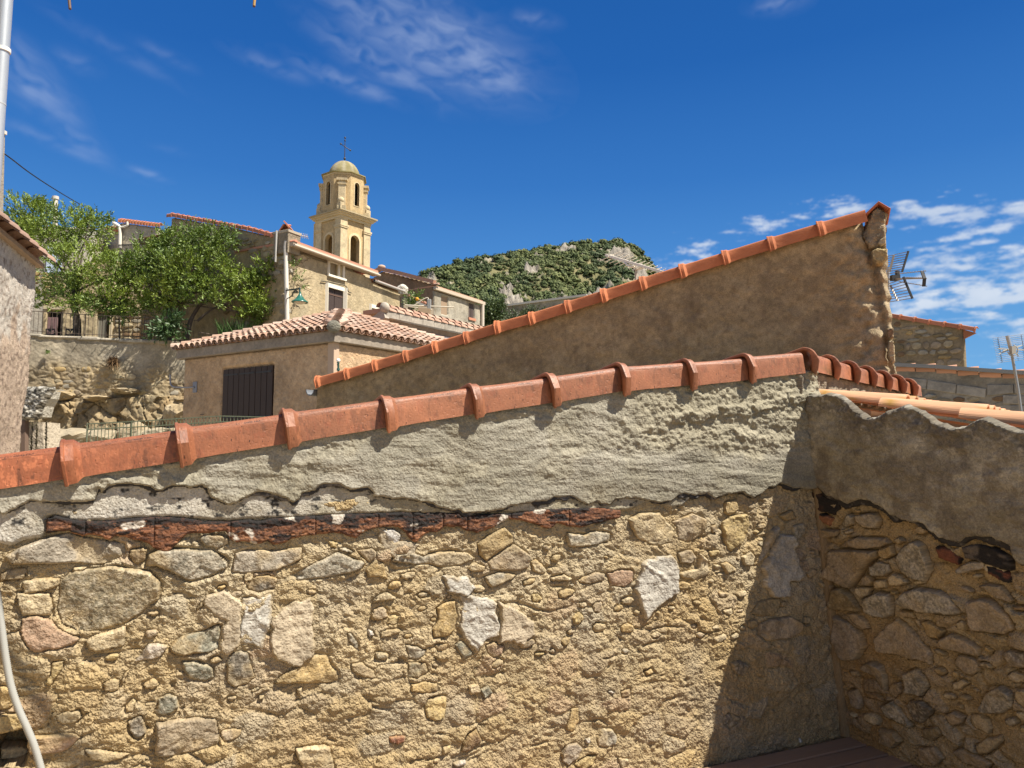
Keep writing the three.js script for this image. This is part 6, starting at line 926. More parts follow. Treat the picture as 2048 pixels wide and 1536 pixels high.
// ---------------------------------------------------------------- grey-brown house to the right of it
{
  const Z = 44, K = at(868, 600, Z).setY(0), HB = V(.52, 0, -.854), HA = V(-.854, 0, -.52), FR = new Frame(K, HB), FL = new Frame(K.clone().addScaledVector(HA, 8), HA.clone().negate()), h = thing('brown_gabled_house', 'house with a dark brown gable and pale grey front, in front of the scrub hill', 'house', null, K.clone());
  const a = FR.px(866, 576), b = FR.px(963, 607), rt = along([a, b]), W = [[zb(1465, 432), zb(1540, 660)], [zb(1796, 518), zb(1858, 708)]].map(([p, q]) => { const u = FR.px(...p), v = FR.px(...q); return [u[0], v[1], v[0], u[1]]; });
  wallSheet(FR, h, 'wall', [[0, 6], [b[0], 6], [b[0], b[1] - .1], [0, a[1] - .1]], .07, (s, y) => mixc([.36, .325, .25], [.54, .50, .405], clamp(.5 + .8 * fbm(s * .8, y * .5, 4, 81) + .3 * fbm(s * 5, y * 2, 3, 83))), W.map((q) => [...q, .25]), .02);
  const g = [[745, 548], [763, 539], [800, 547], [866, 566]].map((p) => FL.px(...p)), gt = along(g); wallSheet(FL, h, 'wall', [[8, 6], [8, gt(8) - .1], [g[2][0], g[2][1] - .1], [g[1][0], g[1][1] - .1], [g[0][0], g[0][1] - .3], [g[0][0], 6]], .12, (s, y) => mixc([.25, .165, .10], [.36, .245, .15], clamp(.5 + fbm(s * .5, y * .5, 4, 85))), [], .02);
  part(h, 'wall_core', plate(FL, [[7.9, 6], [7.9, gt(8) - .2], [g[1][0], g[1][1] - .2], [g[0][0] + .1, 6]], -4, -.25), flat([.28, .2, .13]));
  const tl = flat([.44, .24, .16]), pal = flat([.44, .37, .28]); for (const [p, q] of [[g[0], g[1]], [g[1], g[2]], [g[2], [8.1, gt(8)]]]) part(h, 'verge', bar(FL.pt(p[0], p[1] + .02, .08), FL.pt(q[0], q[1] + .02, .08), .3, .22), tl); part(h, 'ridge_end', new THREE.SphereGeometry(.22, 10, 8).scale(1.2, .7, 1).translate(...FL.pt(g[1][0], g[1][1] + .16, 0).toArray()), flat([.40, .30, .22]));
  part(h, 'eave_board', bar(FR.pt(-.1, a[1], .12), FR.pt(b[0] + .15, b[1], .12), .2, .2), pal); const tg = new THREE.CylinderGeometry(.13, .12, .5, 8, 1, false, 0, Math.PI); for (let i = 0; i < 28; i++) { const s = i / 27 * b[0], p = FR.pt(s, rt(s) + .2, .1); part(h, 'roof_tile', tg.clone().rotateZ(Math.PI / 2).rotateY(Math.atan2(-FR.n.z, FR.n.x)).translate(p.x, p.y, p.z), flat(scl([.46, .30, .22], .75 + .5 * hash2(i, 6, 2)), { side: THREE.DoubleSide })); } part(h, 'roof_slope', plate(FR, [[0, a[1] + .1], [b[0], b[1] + .1], [b[0], b[1] + .18], [0, a[1] + .18]], -3, .1), tl);
  const br = shutterWood([.06, .042, .035]); W.forEach((q, i) => { const w = part(h, 'window', plate(FR, rect(q[0], q[1], q[2], q[3]), -.24, -.2), flat(i ? [.03, .025, .02] : [.07, .055, .04])); const m = (q[0] + q[2]) / 2; if (i) { for (const [u, v] of [[q[0], m - .02], [m + .02, q[2]]]) part(w, 'shutter', plate(FR, rect(u, q[1], v, q[3]), -.15, -.06, [], .012), br); part(w, 'sill', plate(FR, rect(q[0] - .1, q[1] - .16, q[2] + .1, q[1]), -.1, .08), flat([.45, .2, .12])); } else { for (let k = 0; k < 4; k++) part(w, 'pane', plate(FR, rect(lerp(q[0] + .06, m - .04, 0) + (k % 2) * (m - q[0] - .0), lerp(q[1], q[3], .08 + .28 * Math.floor(k / 2)), lerp(q[0], m, .9) + (k % 2) * (m - q[0] - .05), lerp(q[1], q[3], .32 + .28 * Math.floor(k / 2))), -.19, -.16), M({ color: C(.42, .46, .5), roughness: .12 })); } });
  part(h, 'downpipe', rod(FR.pt(b[0] - .05, b[1] - .1, .12), FR.pt(b[0] - .05, 6, .12), .12), flat([.5, .44, .36]));
}

// ---------------------------------------------------------------- terrace: retaining wall, rock, railing, house fronts behind
const TF = new Frame(V((60 - 1024) / FOCAL * 27, 0, -27), V(.982, 0, -.19)), z5 = (x, y) => [x / 5.12, 620 + y / 5.12], zt = (x, y) => [x / 5.6889, 440 + y / 5.6889];
const terraceTop = TF.px(150, 671)[1];
{
  const h = thing('retaining_wall', 'tall old terrace wall, cement above and rubble stones below, standing on rock', 'wall', null, TF.pt(3, 0, 0));
  const top = [[-20, 664], [60, 667], [100, 671], [200, 675], [300, 680], [345, 681], [375, 684], [400, 690]].map((p) => TF.px(...p)), ty = along(top), coat = (s, y) => sst(1.35, .75, ty(s) - y + .35 * fbm(s * .9, 2, 3, 301) - .25 * sst(3, 6, s));
  const hf = (s, y) => { const c = coat(s, y), [a, b] = worley(s * 3.2 + .5 * vn(s * 5, y * 5, 1), y * 5.6 + .5 * vn(s * 5, y * 5, 2), 303); return .02 * fbm(s * 2, y * 2, 3, 305) + (1 - c) * (.035 * sst(.02, .25, b - a) * (1.1 - a) + .045 * fbm(s * 6, y * 7, 3, 307)) + .012 * fbm(s * 9, y * 12, 3, 309) - .02 * sst(.85, .97, ridge(s * 1.4, y * 3, 3, 310)); };
  const cf = (s, y) => { const c = coat(s, y), n = fbm(s * .9, y * 1.2, 4, 311), m = fbm(s * 6, y * 6, 3, 313); let k = mixc(mixc([.38, .29, .165], [.50, .41, .25], clamp(.5 + .7 * n + .5 * m)), mixc([.40, .35, .25], [.56, .50, .38], clamp(.5 + .8 * n + .3 * m)), c); k = mixc(k, [.2, .17, .12], .5 * sst(.2, .5, fbm(s * 1.2, y * .5, 3, 315))); return scl(k, 1 + .2 * fbm(s * 24, y * 24, 2, 317)); };
  const wall = part(h, 'wall', sheet(TF, [[-2, -0.1], [8.5, -0.1], [8.5, ty(7) - .15], ...top.slice().reverse(), [-2, ty(-1)]], .035, hf, cf, -.1), farMat);
  const yb = TF.px(200, 795)[1], yt = TF.px(200, 745)[1]; rubble(TF, wall, (s, y) => y < ty(s) - 1.1 - .25 * vn(s * 1.2, 1, 4) + .2 * sst(3, 1, s) * -1 && y > yb - .55, 0, yb - .6, 5.9, yt + .6, .34, .19, ['ochre', 'tan', 'pale', 'tan', 'gold', 'granite', 'grey'], { seed: 51, h: .03, skip: .55, most: 150 });
  part(h, 'wall_core', plate(TF, [[-2, -0.1], [8.5, -0.1], [8.5, ty(7) - .2], [-2, ty(0) - .05]], -1.2, -.2), flat([.35, .28, .18])); part(h, 'coping', sheet(TF, [[-2, ty(-1) - .1], [6.2, ty(6) - .1], ...top.filter((p) => p[0] < 6.2).map(([s, y]) => [s, y + .02]).reverse(), [-2, ty(-1) + .02]], .05, (s, y) => .05 + .01 * fbm(s * 4, y * 4, 2, 3), (s, y) => mixc([.40, .36, .28], [.55, .50, .40], clamp(.5 + fbm(s * 2, y * 2, 3, 318))), -.2), farMat);
  structure('terrace', new THREE.BoxGeometry(20.4, .12, 14).applyMatrix4(new THREE.Matrix4().makeBasis(TF.a, TF.up, TF.n).setPosition(TF.pt(-4, terraceTop - .08, -7.3))), flat([.40, .34, .25], { map: wideMap }));
  // tufts in the joints
  const tuft = (x, y, n, sz, c, name, label) => { const p = TF.pt(...TF.px(x, y), .12), pos = [], r = rng(x), idx = []; for (let i = 0; i < n; i++) { const a = r() * 6.28, b = r() * .9, l = sz * (.4 + r()), d = V(Math.cos(a) * .6, r() - .75, Math.abs(Math.sin(a)) * .7).multiplyScalar(l), s = V(-d.z, .02, d.x).normalize().multiplyScalar(.012 + .012 * r()), q = p.clone().add(V((r() - .5) * sz * .6, (r() - .5) * sz * .5, 0)); const k = pos.length / 3; for (const v of [q.clone().add(s), q.clone().sub(s), q.clone().add(d)]) pos.push(v.x, v.y, v.z); idx.push(k, k + 1, k + 2); } const t = thing(name, label, 'plant', null, p.clone()); part(t, 'stems', geo(pos, idx), flat(c, { side: THREE.DoubleSide })); };
  tuft(228, 722, 420, .5, [.17, .10, .045], 'dry_plant', 'dry brown plant hanging from a joint of the terrace wall'); tuft(99, 704, 90, .2, [.10, .15, .03], 'green_tuft', 'small green tuft growing in the cement of the terrace wall');
}
{ // the rock it stands on: angular boulders
  const h = thing('rock_outcrop', 'jagged pale ochre rocks at the foot of the terrace wall behind the low green railing', 'rocks', null, TF.pt(3, 0, 1));
  const rock = (x, y, w, hh, k, c, dz = .5) => {
    const ctr = TF.pt(...TF.px(...z5(x, y), dz), dz - .3), sc = 27 / FOCAL / 5.12, g = new THREE.IcosahedronGeometry(1, 5), p = g.attributes.position, col = [];
    const pl = [], r = rng(k); for (let i = 0; i < 20; i++) pl.push([V(r() - .5, r() - .5, r() - .5).normalize(), .5 + .4 * r()]);
    for (let i = 0; i < p.count; i++) { const v = V(p.getX(i), p.getY(i), p.getZ(i)).normalize(); let d = 1.1; for (const [n, q] of pl) { const t = v.dot(n); if (t > .05) d = Math.min(d, q / t); } d += .10 * fbm(v.x * 3 + k, v.y * 3 + v.z * 2, 4, k) + .08 * (Math.floor(4 * (v.y + .4 * v.x + .2 * vn(v.x * 4, v.z * 4, k))) / 4 - v.y - .4 * v.x) + .05 * fbm(v.x * 11 + k, v.y * 11 + v.z * 7, 3, k + 5); const P = ctr.clone().addScaledVector(TF.a, v.x * d * w * sc * .62).addScaledVector(TF.n, v.z * d * .8).add(V(0, v.y * d * hh * sc * .62, 0)); p.setXYZ(i, P.x, P.y, P.z); const m = fbm(P.x * 2.2, P.y * 3.5, 4, 321), f = fbm(P.x * 14, P.y * 14, 2, 323); col.push(...scl(mixc(c, mixc([.34, .29, .20], [.28, .20, .10], clamp(.5 + 1.2 * fbm(P.x * 1.3, P.y * 2, 3, 325))), clamp(.45 + m)), 1 + .22 * f)); }
    g.setAttribute('color', new THREE.Float32BufferAttribute(col, 3)); g.deleteAttribute('normal'); g.computeVertexNormals(); part(h, 'rock', g, M({ ...VC, bumpMap: wideBump, bumpScale: .03 }));
  };
  const A = [.26, .22, .15], B = [.30, .23, .13]; rock(650, 1330, 440, 300, 5, A, 1.5); rock(1050, 1330, 300, 240, 31, A, 1.6); rock(1350, 1290, 420, 240, 35, A, 1.5); rock(1700, 1290, 420, 240, 37, A, 1.5); rock(1810, 1090, 300, 330, 19, B, 1.2); rock(1250, 830, 260, 80, 25, B, .5); rock(950, 900, 300, 80, 23, B, .6); rock(600, 890, 200, 100, 27, B, .5);
  // the cliff face: blocks between cracks, each with its own tilt
  const q = (x, y) => TF.px(...z5(x, y), .3), out = [q(380, 1700), q(2000, 1700), q(2000, 880), q(1700, 880), q(1480, 870), q(1300, 890), q(1080, 900), q(900, 950), q(700, 930), q(540, 950), q(430, 1080)];
  const hf = (s, y, d) => { const w = .18 * vn(s * 1.6, y * 1.6, 331), v = .18 * vn(s * 1.6, y * 1.6, 332); const [f1, f2, id, ox, oy] = cells((s + w) * 1.15, (y + v) * .85, 333), [g1, g2, jd, px, py] = cells((s + v) * 2.9, (y + w) * 2.3, 335), T1 = (k, n) => hash2(k, n, 7) - .5; return .45 + .42 * T1(id, 1) + .5 * ox * T1(id, 2) + .7 * oy * (T1(id, 3) - .25) + .16 * T1(jd, 1) + .24 * px * T1(jd, 2) + .26 * py * T1(jd, 3) - .12 * sst(.05, 0, f2 - f1) - .04 * sst(.07, 0, g2 - g1) + .05 * fbm(s * 4, y * 4, 4, 337, 0, .6); };
  const cf = (s, y) => { const n = fbm(s * 1.2, y * 1.5, 4, 339), m = fbm(s * 7, y * 8, 3, 341), low = sst(2.4, 1.6, y); let c = mixc(mixc([.36, .265, .14], [.46, .37, .22], clamp(.5 + n)), mixc([.26, .235, .17], [.40, .36, .265], clamp(.5 + 1.1 * n)), clamp(low + .5 * m)); c = mixc(c, [.25, .17, .08], .6 * sst(.2, .5, fbm(s * 2.5, y * 2, 3, 343))); return scl(c, 1 + .25 * fbm(s * 22, y * 22, 2, 345)); };
  part(h, 'rock_face', sheet(TF, rough(out, .2, .05, 9), .032, hf, cf, -.1), farMat);
}
{ // low green railing along the lane, iron railing on the terrace
  const rail = (name, label, F, pts, drop, step, rad, m, posts, zoff = 0) => { const h = thing(name, label, 'railing', null, F.pt(pts[0][0], pts[0][1] - drop, 0)), ty = along(pts); for (let i = 0; i < pts.length - 1; i++) { part(h, 'top_rail', bar(F.pt(...pts[i], zoff), F.pt(pts[i + 1][0] + .01, pts[i + 1][1], zoff), rad * 2.6, rad * 2), m); part(h, 'bottom_rail', bar(F.pt(pts[i][0], pts[i][1] - drop + .08, zoff), F.pt(pts[i + 1][0] + .01, pts[i + 1][1] - drop + .08, zoff), rad * 1.8, rad * 1.6), m); } const a = pts[0][0], b = pts[pts.length - 1][0]; for (let s = a; s < b; s += step) part(h, 'baluster', rod(F.pt(s, ty(s) - drop, zoff), F.pt(s, ty(s) - (posts ? .0 : .0), zoff), rad * .7, rad * .7, 6), m); if (posts) for (let s = a; s <= b + .01; s += posts) part(h, 'post', rod(F.pt(s, ty(s) - drop - .1, zoff), F.pt(s, ty(s) + .02, zoff), rad * 1.5, rad * 1.5, 6), m); return h; };
  rail('terrace_railing', 'thin rusty iron railing on top of the terrace wall under the trees', TF, [[50, 619], [66, 622], [170, 629], [290, 635], [360, 638], [397, 641]].map((p) => TF.px(...p, -.1)), .84, .158, .013, flat([.09, .065, .045], { roughness: .6 }), 2.1, -.1);
  const SF = new Frame(TF.pt(6.2, 0, 0), V(.75, 0, -.66)); rail('stair_railing', 'lower iron railing beside the end of the terrace, above the pink roof', SF, [[397, 664], [420, 668], [470, 676]].map((p) => SF.px(...p)), .7, .16, .013, flat([.11, .08, .055], { roughness: .6 }), 0);
  const GF = new Frame(at(175, 860, 17.4).setY(0), V(.99, 0, -.02)); const gp3 = [[175, 848], [300, 841], [406, 834], [445, 832], [560, 835]].map((p) => GF.px(...p));
  const gr = rail('lane_railing', 'low green railing along the lane in front of the rocks and the pink house', GF, gp3, .95, .085, .012, flat([.125, .14, .085], { roughness: .6 }), 1.05);
  const mid = gp3.map(([s, y]) => [s, y - .135]); for (let i = 0; i < mid.length - 1; i++) part(gr, 'middle_rail', bar(GF.pt(...mid[i]), GF.pt(mid[i + 1][0] + .01, mid[i + 1][1]), .03, .025), flat([.125, .14, .085]));
}
{ // house fronts on the terrace
  const F = new Frame(TF.pt(0, 0, -4.2), TF.a), P = (x, y) => F.px(...zt(x, y)), h = thing('terrace_house', 'low house of pale stone with purple shutters behind the trees on the terrace', 'house', null, F.pt(3, terraceTop, 0));
  const yt = P(600, 600)[1], x1 = P(1870, 1000)[0], d1 = [...P(525, 1300), ...P(705, 1020)], d2 = [...P(1095, 1310), ...P(1255, 1060)], pl = (s, y) => mixc([.40, .31, .18], [.62, .52, .34], clamp(.55 + .7 * fbm(s * 1.1, y * 1.3, 4, 341) + .3 * fbm(s * 7, y * 8, 3, 343)));
  const wl = wallSheet(F, h, 'wall', [[-1.5, terraceTop - .3], [x1, terraceTop - .3], [x1, yt + .5], [P(1150, 700)[0], yt + .7], [P(700, 700)[0], P(700, 610)[1]], [P(380, 600)[0], P(380, 600)[1]], [-1.5, P(380, 600)[1]]], .06, pl, [[d1[0], terraceTop - .2, d1[2], d1[3], .25], [d2[0], terraceTop - .2, d2[2], d2[3], .3]], .05);
  rubble(F, wl, (s, y) => y > P(400, 840)[1] && s < P(700, 700)[0], P(380, 800)[0], P(400, 830)[1], P(700, 700)[0], P(400, 610)[1], .42, .22, ['pale', 'gold', 'tan', 'ochre'], { seed: 61, h: .08, skip: .06 }); rubble(F, wl, (s, y) => s > P(1300, 900)[0] && s < P(1740, 900)[0] && y < P(1400, 1000)[1], P(1300, 900)[0], terraceTop, P(1740, 900)[0], P(1400, 1000)[1], .4, .24, ['tan', 'granite', 'brown', 'grey'], { seed: 63, h: .07, skip: .1 });
  part(h, 'wall_core', plate(F, [[-1.5, terraceTop - .3], [x1, terraceTop - .3], [x1, yt], [-1.5, yt]], -3, -.4), flat([.3, .24, .16]));
  const pur = shutterWood([.17, .10, .10]), m = lerp(d1[0], d1[2], .72); const dr = part(h, 'door', plate(F, rect(d1[0], terraceTop - .2, d1[2], d1[3]), -.26, -.22), flat([.015, .012, .01])); for (let k = 0; k < 3; k++) part(dr, 'shutter', plate(F, rect(lerp(d1[0], m, k / 3) + .01, terraceTop - .1, lerp(d1[0], m, (k + 1) / 3) - .005, d1[3] - .34), -.1, -.03, [], .008), pur); part(dr, 'lintel', plate(F, rect(d1[0] - .15, d1[3], d1[2] + .15, d1[3] + .14), -.1, .05), flat([.45, .38, .26]));
  const d = part(h, 'door', plate(F, rect(d2[0], terraceTop - .2, lerp(d2[0], d2[2], .72), d2[3]), -.2, -.14), flat([.14, .135, .115])); for (let k = 0; k < 4; k++) part(d, 'door_board', plate(F, rect(lerp(d2[0], d2[2], .18 * k) + .008, terraceTop - .1, lerp(d2[0], d2[2], .18 * (k + 1)) - .008, d2[3] - .02), -.14, -.11, [], .006), flat(scl([.17, .16, .13], .8 + .4 * hash2(k, 1, 5))));
  part(h, 'door_frame', plate(F, rect(d2[2], terraceTop - .2, d2[2] + .12, d2[3]), -.1, .03), flat([.5, .42, .28]));
  // two folded garden chairs with black slatted backs
  for (const [i, x] of [[0, 572], [1, 800]]) { const c = thing('garden_chair', i ? 'black slatted garden chair beside the tree trunk on the terrace' : 'black slatted garden chair in front of the purple shutters on the terrace', 'chair', 'garden chairs on the terrace', TF.pt(...TF.px(...zt(x, 1300)), -1.1)), Q = (u, y) => TF.pt(...TF.px(...zt(x + u, y), -1.1), -1.1), b = blackIron; part(c, 'back_frame', join([bar(Q(-48, 1242), Q(-48, 1305), .03, .03), bar(Q(48, 1242), Q(48, 1305), .03, .03), bar(Q(-50, 1240), Q(50, 1240), .03, .03), bar(Q(-50, 1302), Q(50, 1302), .03, .03)]), b); for (let k = 0; k < 5; k++) part(c, 'slat', bar(Q(-44 + k * 9, 1244 + k * 0), Q(-2, 1262 + k * 9 - k * k), .016, .014, V(0, 0, 1)), b); for (let k = 0; k < 5; k++) part(c, 'slat', bar(Q(44 - k * 9, 1244), Q(2, 1262 + k * 9 - k * k), .016, .014, V(0, 0, 1)), b); part(c, 'seat', bar(Q(-50, 1308).add(V(0, -.02, -.05)), Q(50, 1308).add(V(0, -.02, -.05)), .4, .03), b); for (const sx of [-46, 46]) for (const dz of [0.1, -.35]) { const p = Q(sx, 1306).add(V(0, 0, dz)); part(c, 'leg', rod(p, p.clone().setY(terraceTop - .02), .012), b); } }
}
{ // small pale houses higher up
  const h = thing('cream_house', 'small cream house with an orange tiled verge and a white downpipe above the tree', 'house', null, at(280, 500, 38)), F = new Frame(at(240, 500, 38).setY(0), V(.99, 0, .14)), P = (x, y) => F.px(...zt(x, y)), cr = (s, y) => mixc([.52, .47, .35], [.68, .62, .48], clamp(.6 + .7 * fbm(s * .8, y * .8, 4, 361)));
  const a = P(1385, 30), b = P(1815, 85), l = P(1080, 60); wallSheet(F, h, 'wall', [[a[0], 8], [b[0], 8], [b[0], b[1]], [a[0], a[1]]], .1, cr, []); const F2 = new Frame(F.pt(a[0], 0, .0), V(-.78, 0, -.62).negate()), x2 = F2.px(...zt(1080, 80))[0]; wallSheet(F2, h, 'wall', [[x2, 8], [0, 8], [0, a[1]], [x2, a[1] + .3]], .12, (s, y) => scl(cr(s, y), .95), []);
  part(h, 'wall_core', plate(F, rect(a[0] + .1, 7, b[0] - .1, b[1] - .1), -4, -.25), flat([.4, .36, .28])); const prof = capProfile(.2, .3, .05, .1); for (let i = 0; i < 14; i++) { const s0 = lerp(a[0] - .1, b[0] + .12, i / 14), s1 = lerp(a[0] - .1, b[0] + .12, (i + 1) / 14), y = along([a, b]); part(h, 'verge_tile', capTile(F.pt(s1, y(s1) + .2, .1), F.pt(s0, y(s0) + .2, .1), F.n, prof, 1400 + i, [.56, .23, .12], { flare: .03, collar: .08 }), clayDark); }
  for (let i = 0; i < 3; i++) { const p = [1270 + i * 34, 96 + i * 8], q = [1304 + i * 34, 104 + i * 8]; part(h, 'low_tile', bar(F2.pt(...F2.px(...zt(...p)), .15), F2.pt(...F2.px(...zt(...q)), .15), .3, .26), flat([.55, .22, .11])); }
  part(h, 'downpipe', tube([P(1310, 40), P(1372, 80), P(1385, 110), P(1385, 330)].map((p) => F.pt(p[0], p[1], .15)), .09, 8, 24), flat([.66, .62, .52])); part(h, 'downpipe', tube([P(1390, 92), P(1440, 85), P(1470, 68), P(1470, 30)].map((p) => F.pt(p[0], p[1], .15)), .06, 8, 24), flat([.66, .62, .52]));
  const k = thing('porch_roof', 'dark lean-to porch with wavy clay tiles between the cream house and the tall house', 'porch', null, at(310, 500, 33)), K = new Frame(at(310, 480, 33).setY(0), V(.9, 0, .43)), Q = (x, y) => K.px(...zt(x, y)), u = Q(1600, 238), v = Q(1925, 180); const n = 13, tg = pinkHalf(.12, 1.4, .9, 8); for (let i = 0; i < n; i++) { const p = K.pt(lerp(u[0], v[0], (i + .5) / n), lerp(u[1], v[1], (i + .5) / n), .1), m = new THREE.Mesh(tg, flat(scl([.36, .15, .1], .7 + .5 * hash2(i, 9, 1)))); m.name = 'roof_tile'; m.castShadow = m.receiveShadow = true; const d = K.n.clone().negate().add(V(0, .25, 0)).normalize(), upv = V(0, 1, 0).addScaledVector(d, -d.y).normalize(); m.applyMatrix4(new THREE.Matrix4().makeBasis(upv.clone().cross(d), upv, d).setPosition(p.sub(k.position))); k.add(m); }
  part(k, 'beam', bar(K.pt(u[0], u[1] - .08, .0), K.pt(v[0], v[1] - .08, .0), .2, .14), flat([.12, .08, .06])); part(k, 'wall', plate(K, [[Q(1690, 300)[0], 7.5], [v[0] + .6, 7.5], [v[0] + .6, v[1] - .15], [Q(1690, 260)[0], Q(1690, 260)[1]]], -.5, -.2), flat([.42, .33, .19], { map: wideMap }));
  const bf = new Frame(at(270, 490, 34).setY(0), V(.99, 0, .1)), bal = thing('balcony_railing', 'dark balcony railing above the tree crowns in front of the cream house', 'railing', null, at(280, 500, 34)), bq = (x, y) => bf.px(...zt(x, y)), ba = bq(1350, 285), bb = bq(1700, 275), bc = bq(1880, 330); part(bal, 'top_rail', bar(bf.pt(...ba), bf.pt(...bb), .05, .04), blackIron); part(bal, 'top_rail', bar(bf.pt(...bb), bf.pt(...bc), .05, .04), blackIron); for (let i = 0; i <= 26; i++) { const p = [lerp(ba[0], bb[0], i / 26), lerp(ba[1], bb[1], i / 26)]; part(bal, 'baluster', rod(bf.pt(...p), bf.pt(p[0], p[1] - 1.3), .016, .016, 5), blackIron); }
  const w = thing('white_house', 'pale house wall with a bluish panel showing through the left tree', 'house', null, at(100, 560, 36)), WF = new Frame(at(60, 560, 36).setY(0), V(.97, 0, -.24)), wq = (x, y) => WF.px(...zt(x, y)); wallSheet(WF, w, 'wall', [[wq(-100, 600)[0], 7], [wq(1080, 600)[0], 7], [wq(1080, 60)[0], wq(1080, 70)[1]], [wq(420, 50)[0], wq(420, 80)[1]], [wq(-100, 50)[0], wq(0, 55)[1]]], .12, (s, y) => mixc([.38, .35, .29], [.58, .54, .45], clamp(.5 + .8 * fbm(s * .7, y * .6, 4, 371))), []); part(w, 'wall_core', plate(WF, rect(wq(-100, 0)[0], 6, wq(1080, 0)[0] - .1, wq(420, 90)[1]), -3, -.25), flat([.35, .3, .24])); part(w, 'panel', plate(WF, rect(wq(560, 0)[0], wq(0, 600)[1], wq(730, 0)[0], wq(0, 270)[1]), -.05, .06), flat([.42, .50, .62])); part(w, 'shutter', plate(WF, rect(wq(70, 0)[0], wq(0, 165)[1], wq(160, 0)[0], wq(0, 50)[1]), -.05, .06), flat([.62, .60, .54]));
  const ch = thing('chimney_pipe', 'round pale chimney pipe rising above the left tree', 'chimney', null, at(111, 440, 35)); part(ch, 'pipe', rod(at(110, 470, 35), at(111, 398, 35), .11, .11, 12), flat([.58, .53, .45])); part(ch, 'cap', rod(at(111, 399, 35), at(111, 393, 35), .15, .15, 12), flat([.5, .46, .4]));
  const tw = thing('chimney_stack', 'tall grey plastered chimney stack at the left edge behind the pipe', 'chimney', null, at(-2, 400, 20)); const c0 = at(-2, 256, 20), c1 = at(0, 420, 20); part(tw, 'shaft', plate(new Frame(V(0, 0, -20), V(1, 0, 0)), [[c1.x - .9, c1.y - 3], [c1.x, c1.y - 3], [c0.x - .02, c0.y - .08], [c0.x - .5, c0.y - .08]], -.28, 0), flat([.36, .32, .26], { map: wideMap, bumpMap: wideBump, bumpScale: .02 })); part(tw, 'cap', plate(new Frame(V(0, 0, -20), V(1, 0, 0)), rect(c0.x - .55, c0.y - .08, c0.x + .03, c0.y + .02), -.3, .05, [], .01), flat([.55, .5, .43]));
}
// ---------------------------------------------------------------- the rough plastered house at the left edge
{
  const LD = V(.27, 0, .963), K = at(73, 526, 9).setY(0), F = new Frame(K, LD.clone().negate()); if (F.n.x < 0) F.n.negate(); const h = thing('plastered_house', 'pink-grey rough-plastered house corner with clay eave tiles at the left edge', 'house', null, K.clone());
  const zc = (x, y) => [x / 2.9533, 380 + y / 2.9533], P = (x, y) => F.px(...zc(x, y)); const far = [[205, 430], [207, 600], [190, 720], [172, 1000], [165, 1150], [140, 1300], [118, 1536], [100, 1700]].map((p) => P(...p)), near = [-200, 100].map((y) => P(-120, y)); const tops = [P(-120, 190), P(0, 270), P(120, 350), P(205, 425)];
  const hf = (s, y) => .02 * fbm(s * 3, y * 3, 3, 381) + .012 * fbm(s * 26, y * 26, 3, 383, 0, .75) + .006 * sst(.1, .6, vn(s * 48, y * 48, 385));
  const cf = (s, y) => { const n = fbm(s * 1.6, y * 1.1, 4, 387), m = fbm(s * 14, y * 14, 3, 389, 0, .7), wht = sst(-.15, .3, fbm(s * 5, y * 2, 4, 391) + 1.5 * (y - 2.95)); let c = mixc([.46, .345, .25], [.60, .465, .345], clamp(.5 + .7 * n + .5 * m)); c = mixc(c, [.70, .66, .58], wht * (.75 + .3 * m)); c = mixc(c, [.20, .135, .095], .7 * sst(.25, .5, fbm(s * 30, y * 30, 2, 393) + .2 * n)); return c; };
  const ys = [P(0, 1800)[1]]; const poly = [[far[7][0], Math.min(far[7][1], 0.3)], ...[[tops[0][0] , -0.1]].slice(1), ...far.slice().reverse().slice(1), ...tops.slice().reverse(), [tops[0][0], Math.min(far[7][1], 0.3)]];
  part(h, 'wall', sheet(F, poly, .022, hf, cf, -.03), M({ ...VC, map: sandMap, bumpMap: sandBump, bumpScale: .01 })); part(h, 'wall_core', plate(F, [[far[6][0] + (far[6][0] < tops[0][0] ? .04 : -.04), .3], far[3], [tops[3][0], tops[3][1] - .05], [tops[0][0], tops[0][1] - .05], [tops[0][0], .3]].map((p) => p), F.n.dot(V(1, 0, 0)) > 0 ? -1.6 : -1.6, -.06), flat([.4, .29, .22]));
  // the rake: half-round tiles one over the other, descending to the corner
  const along0 = tops[0], along1 = [tops[3][0] + (tops[3][0] > tops[0][0] ? .1 : -.1), tops[3][1] - .06], r = rng(88), A = F.pt(along0[0], along0[1], 0), B = F.pt(along1[0], along1[1], 0), d = B.clone().sub(A), L = d.length(); d.normalize();
  const upv = V(0, 1, 0).addScaledVector(d, -d.y).normalize(), x = upv.clone().cross(d), tg = pinkHalf(.10, .42, 1.18, 9); for (const row of [0, 1, 2]) for (let i = 0; i * .30 < L + .1; i++) { const m = new THREE.Mesh(tg, flat(scl([.43, .28, .21], .75 + .45 * r()), { map: wideMap, bumpMap: wideBump, bumpScale: .012 })); m.name = 'rake_tile'; m.castShadow = m.receiveShadow = true; m.applyMatrix4(new THREE.Matrix4().makeBasis(x, upv, d).setPosition(B.clone().addScaledVector(d, -.42 - i * .30).addScaledVector(F.n, .09 - row * .19).add(V(0, .07 + row * .012, 0)).sub(h.position))); m.rotateX(-.05); h.add(m); }
  part(h, 'rake_mortar', bar(A.clone().add(V(0, .03, 0)), B.clone().add(V(0, .03, 0)), .16, .05), flat([.42, .31, .22], { bumpMap: wideBump, bumpScale: .02 }));
  part(h, 'roof_slope', plate(F, [[along0[0], along0[1] + .1], [along1[0], along1[1] + .1], [along1[0], along1[1] + .2], [along0[0], along0[1] + .2]], -1.6, -.1), flat([.4, .22, .15]));
}
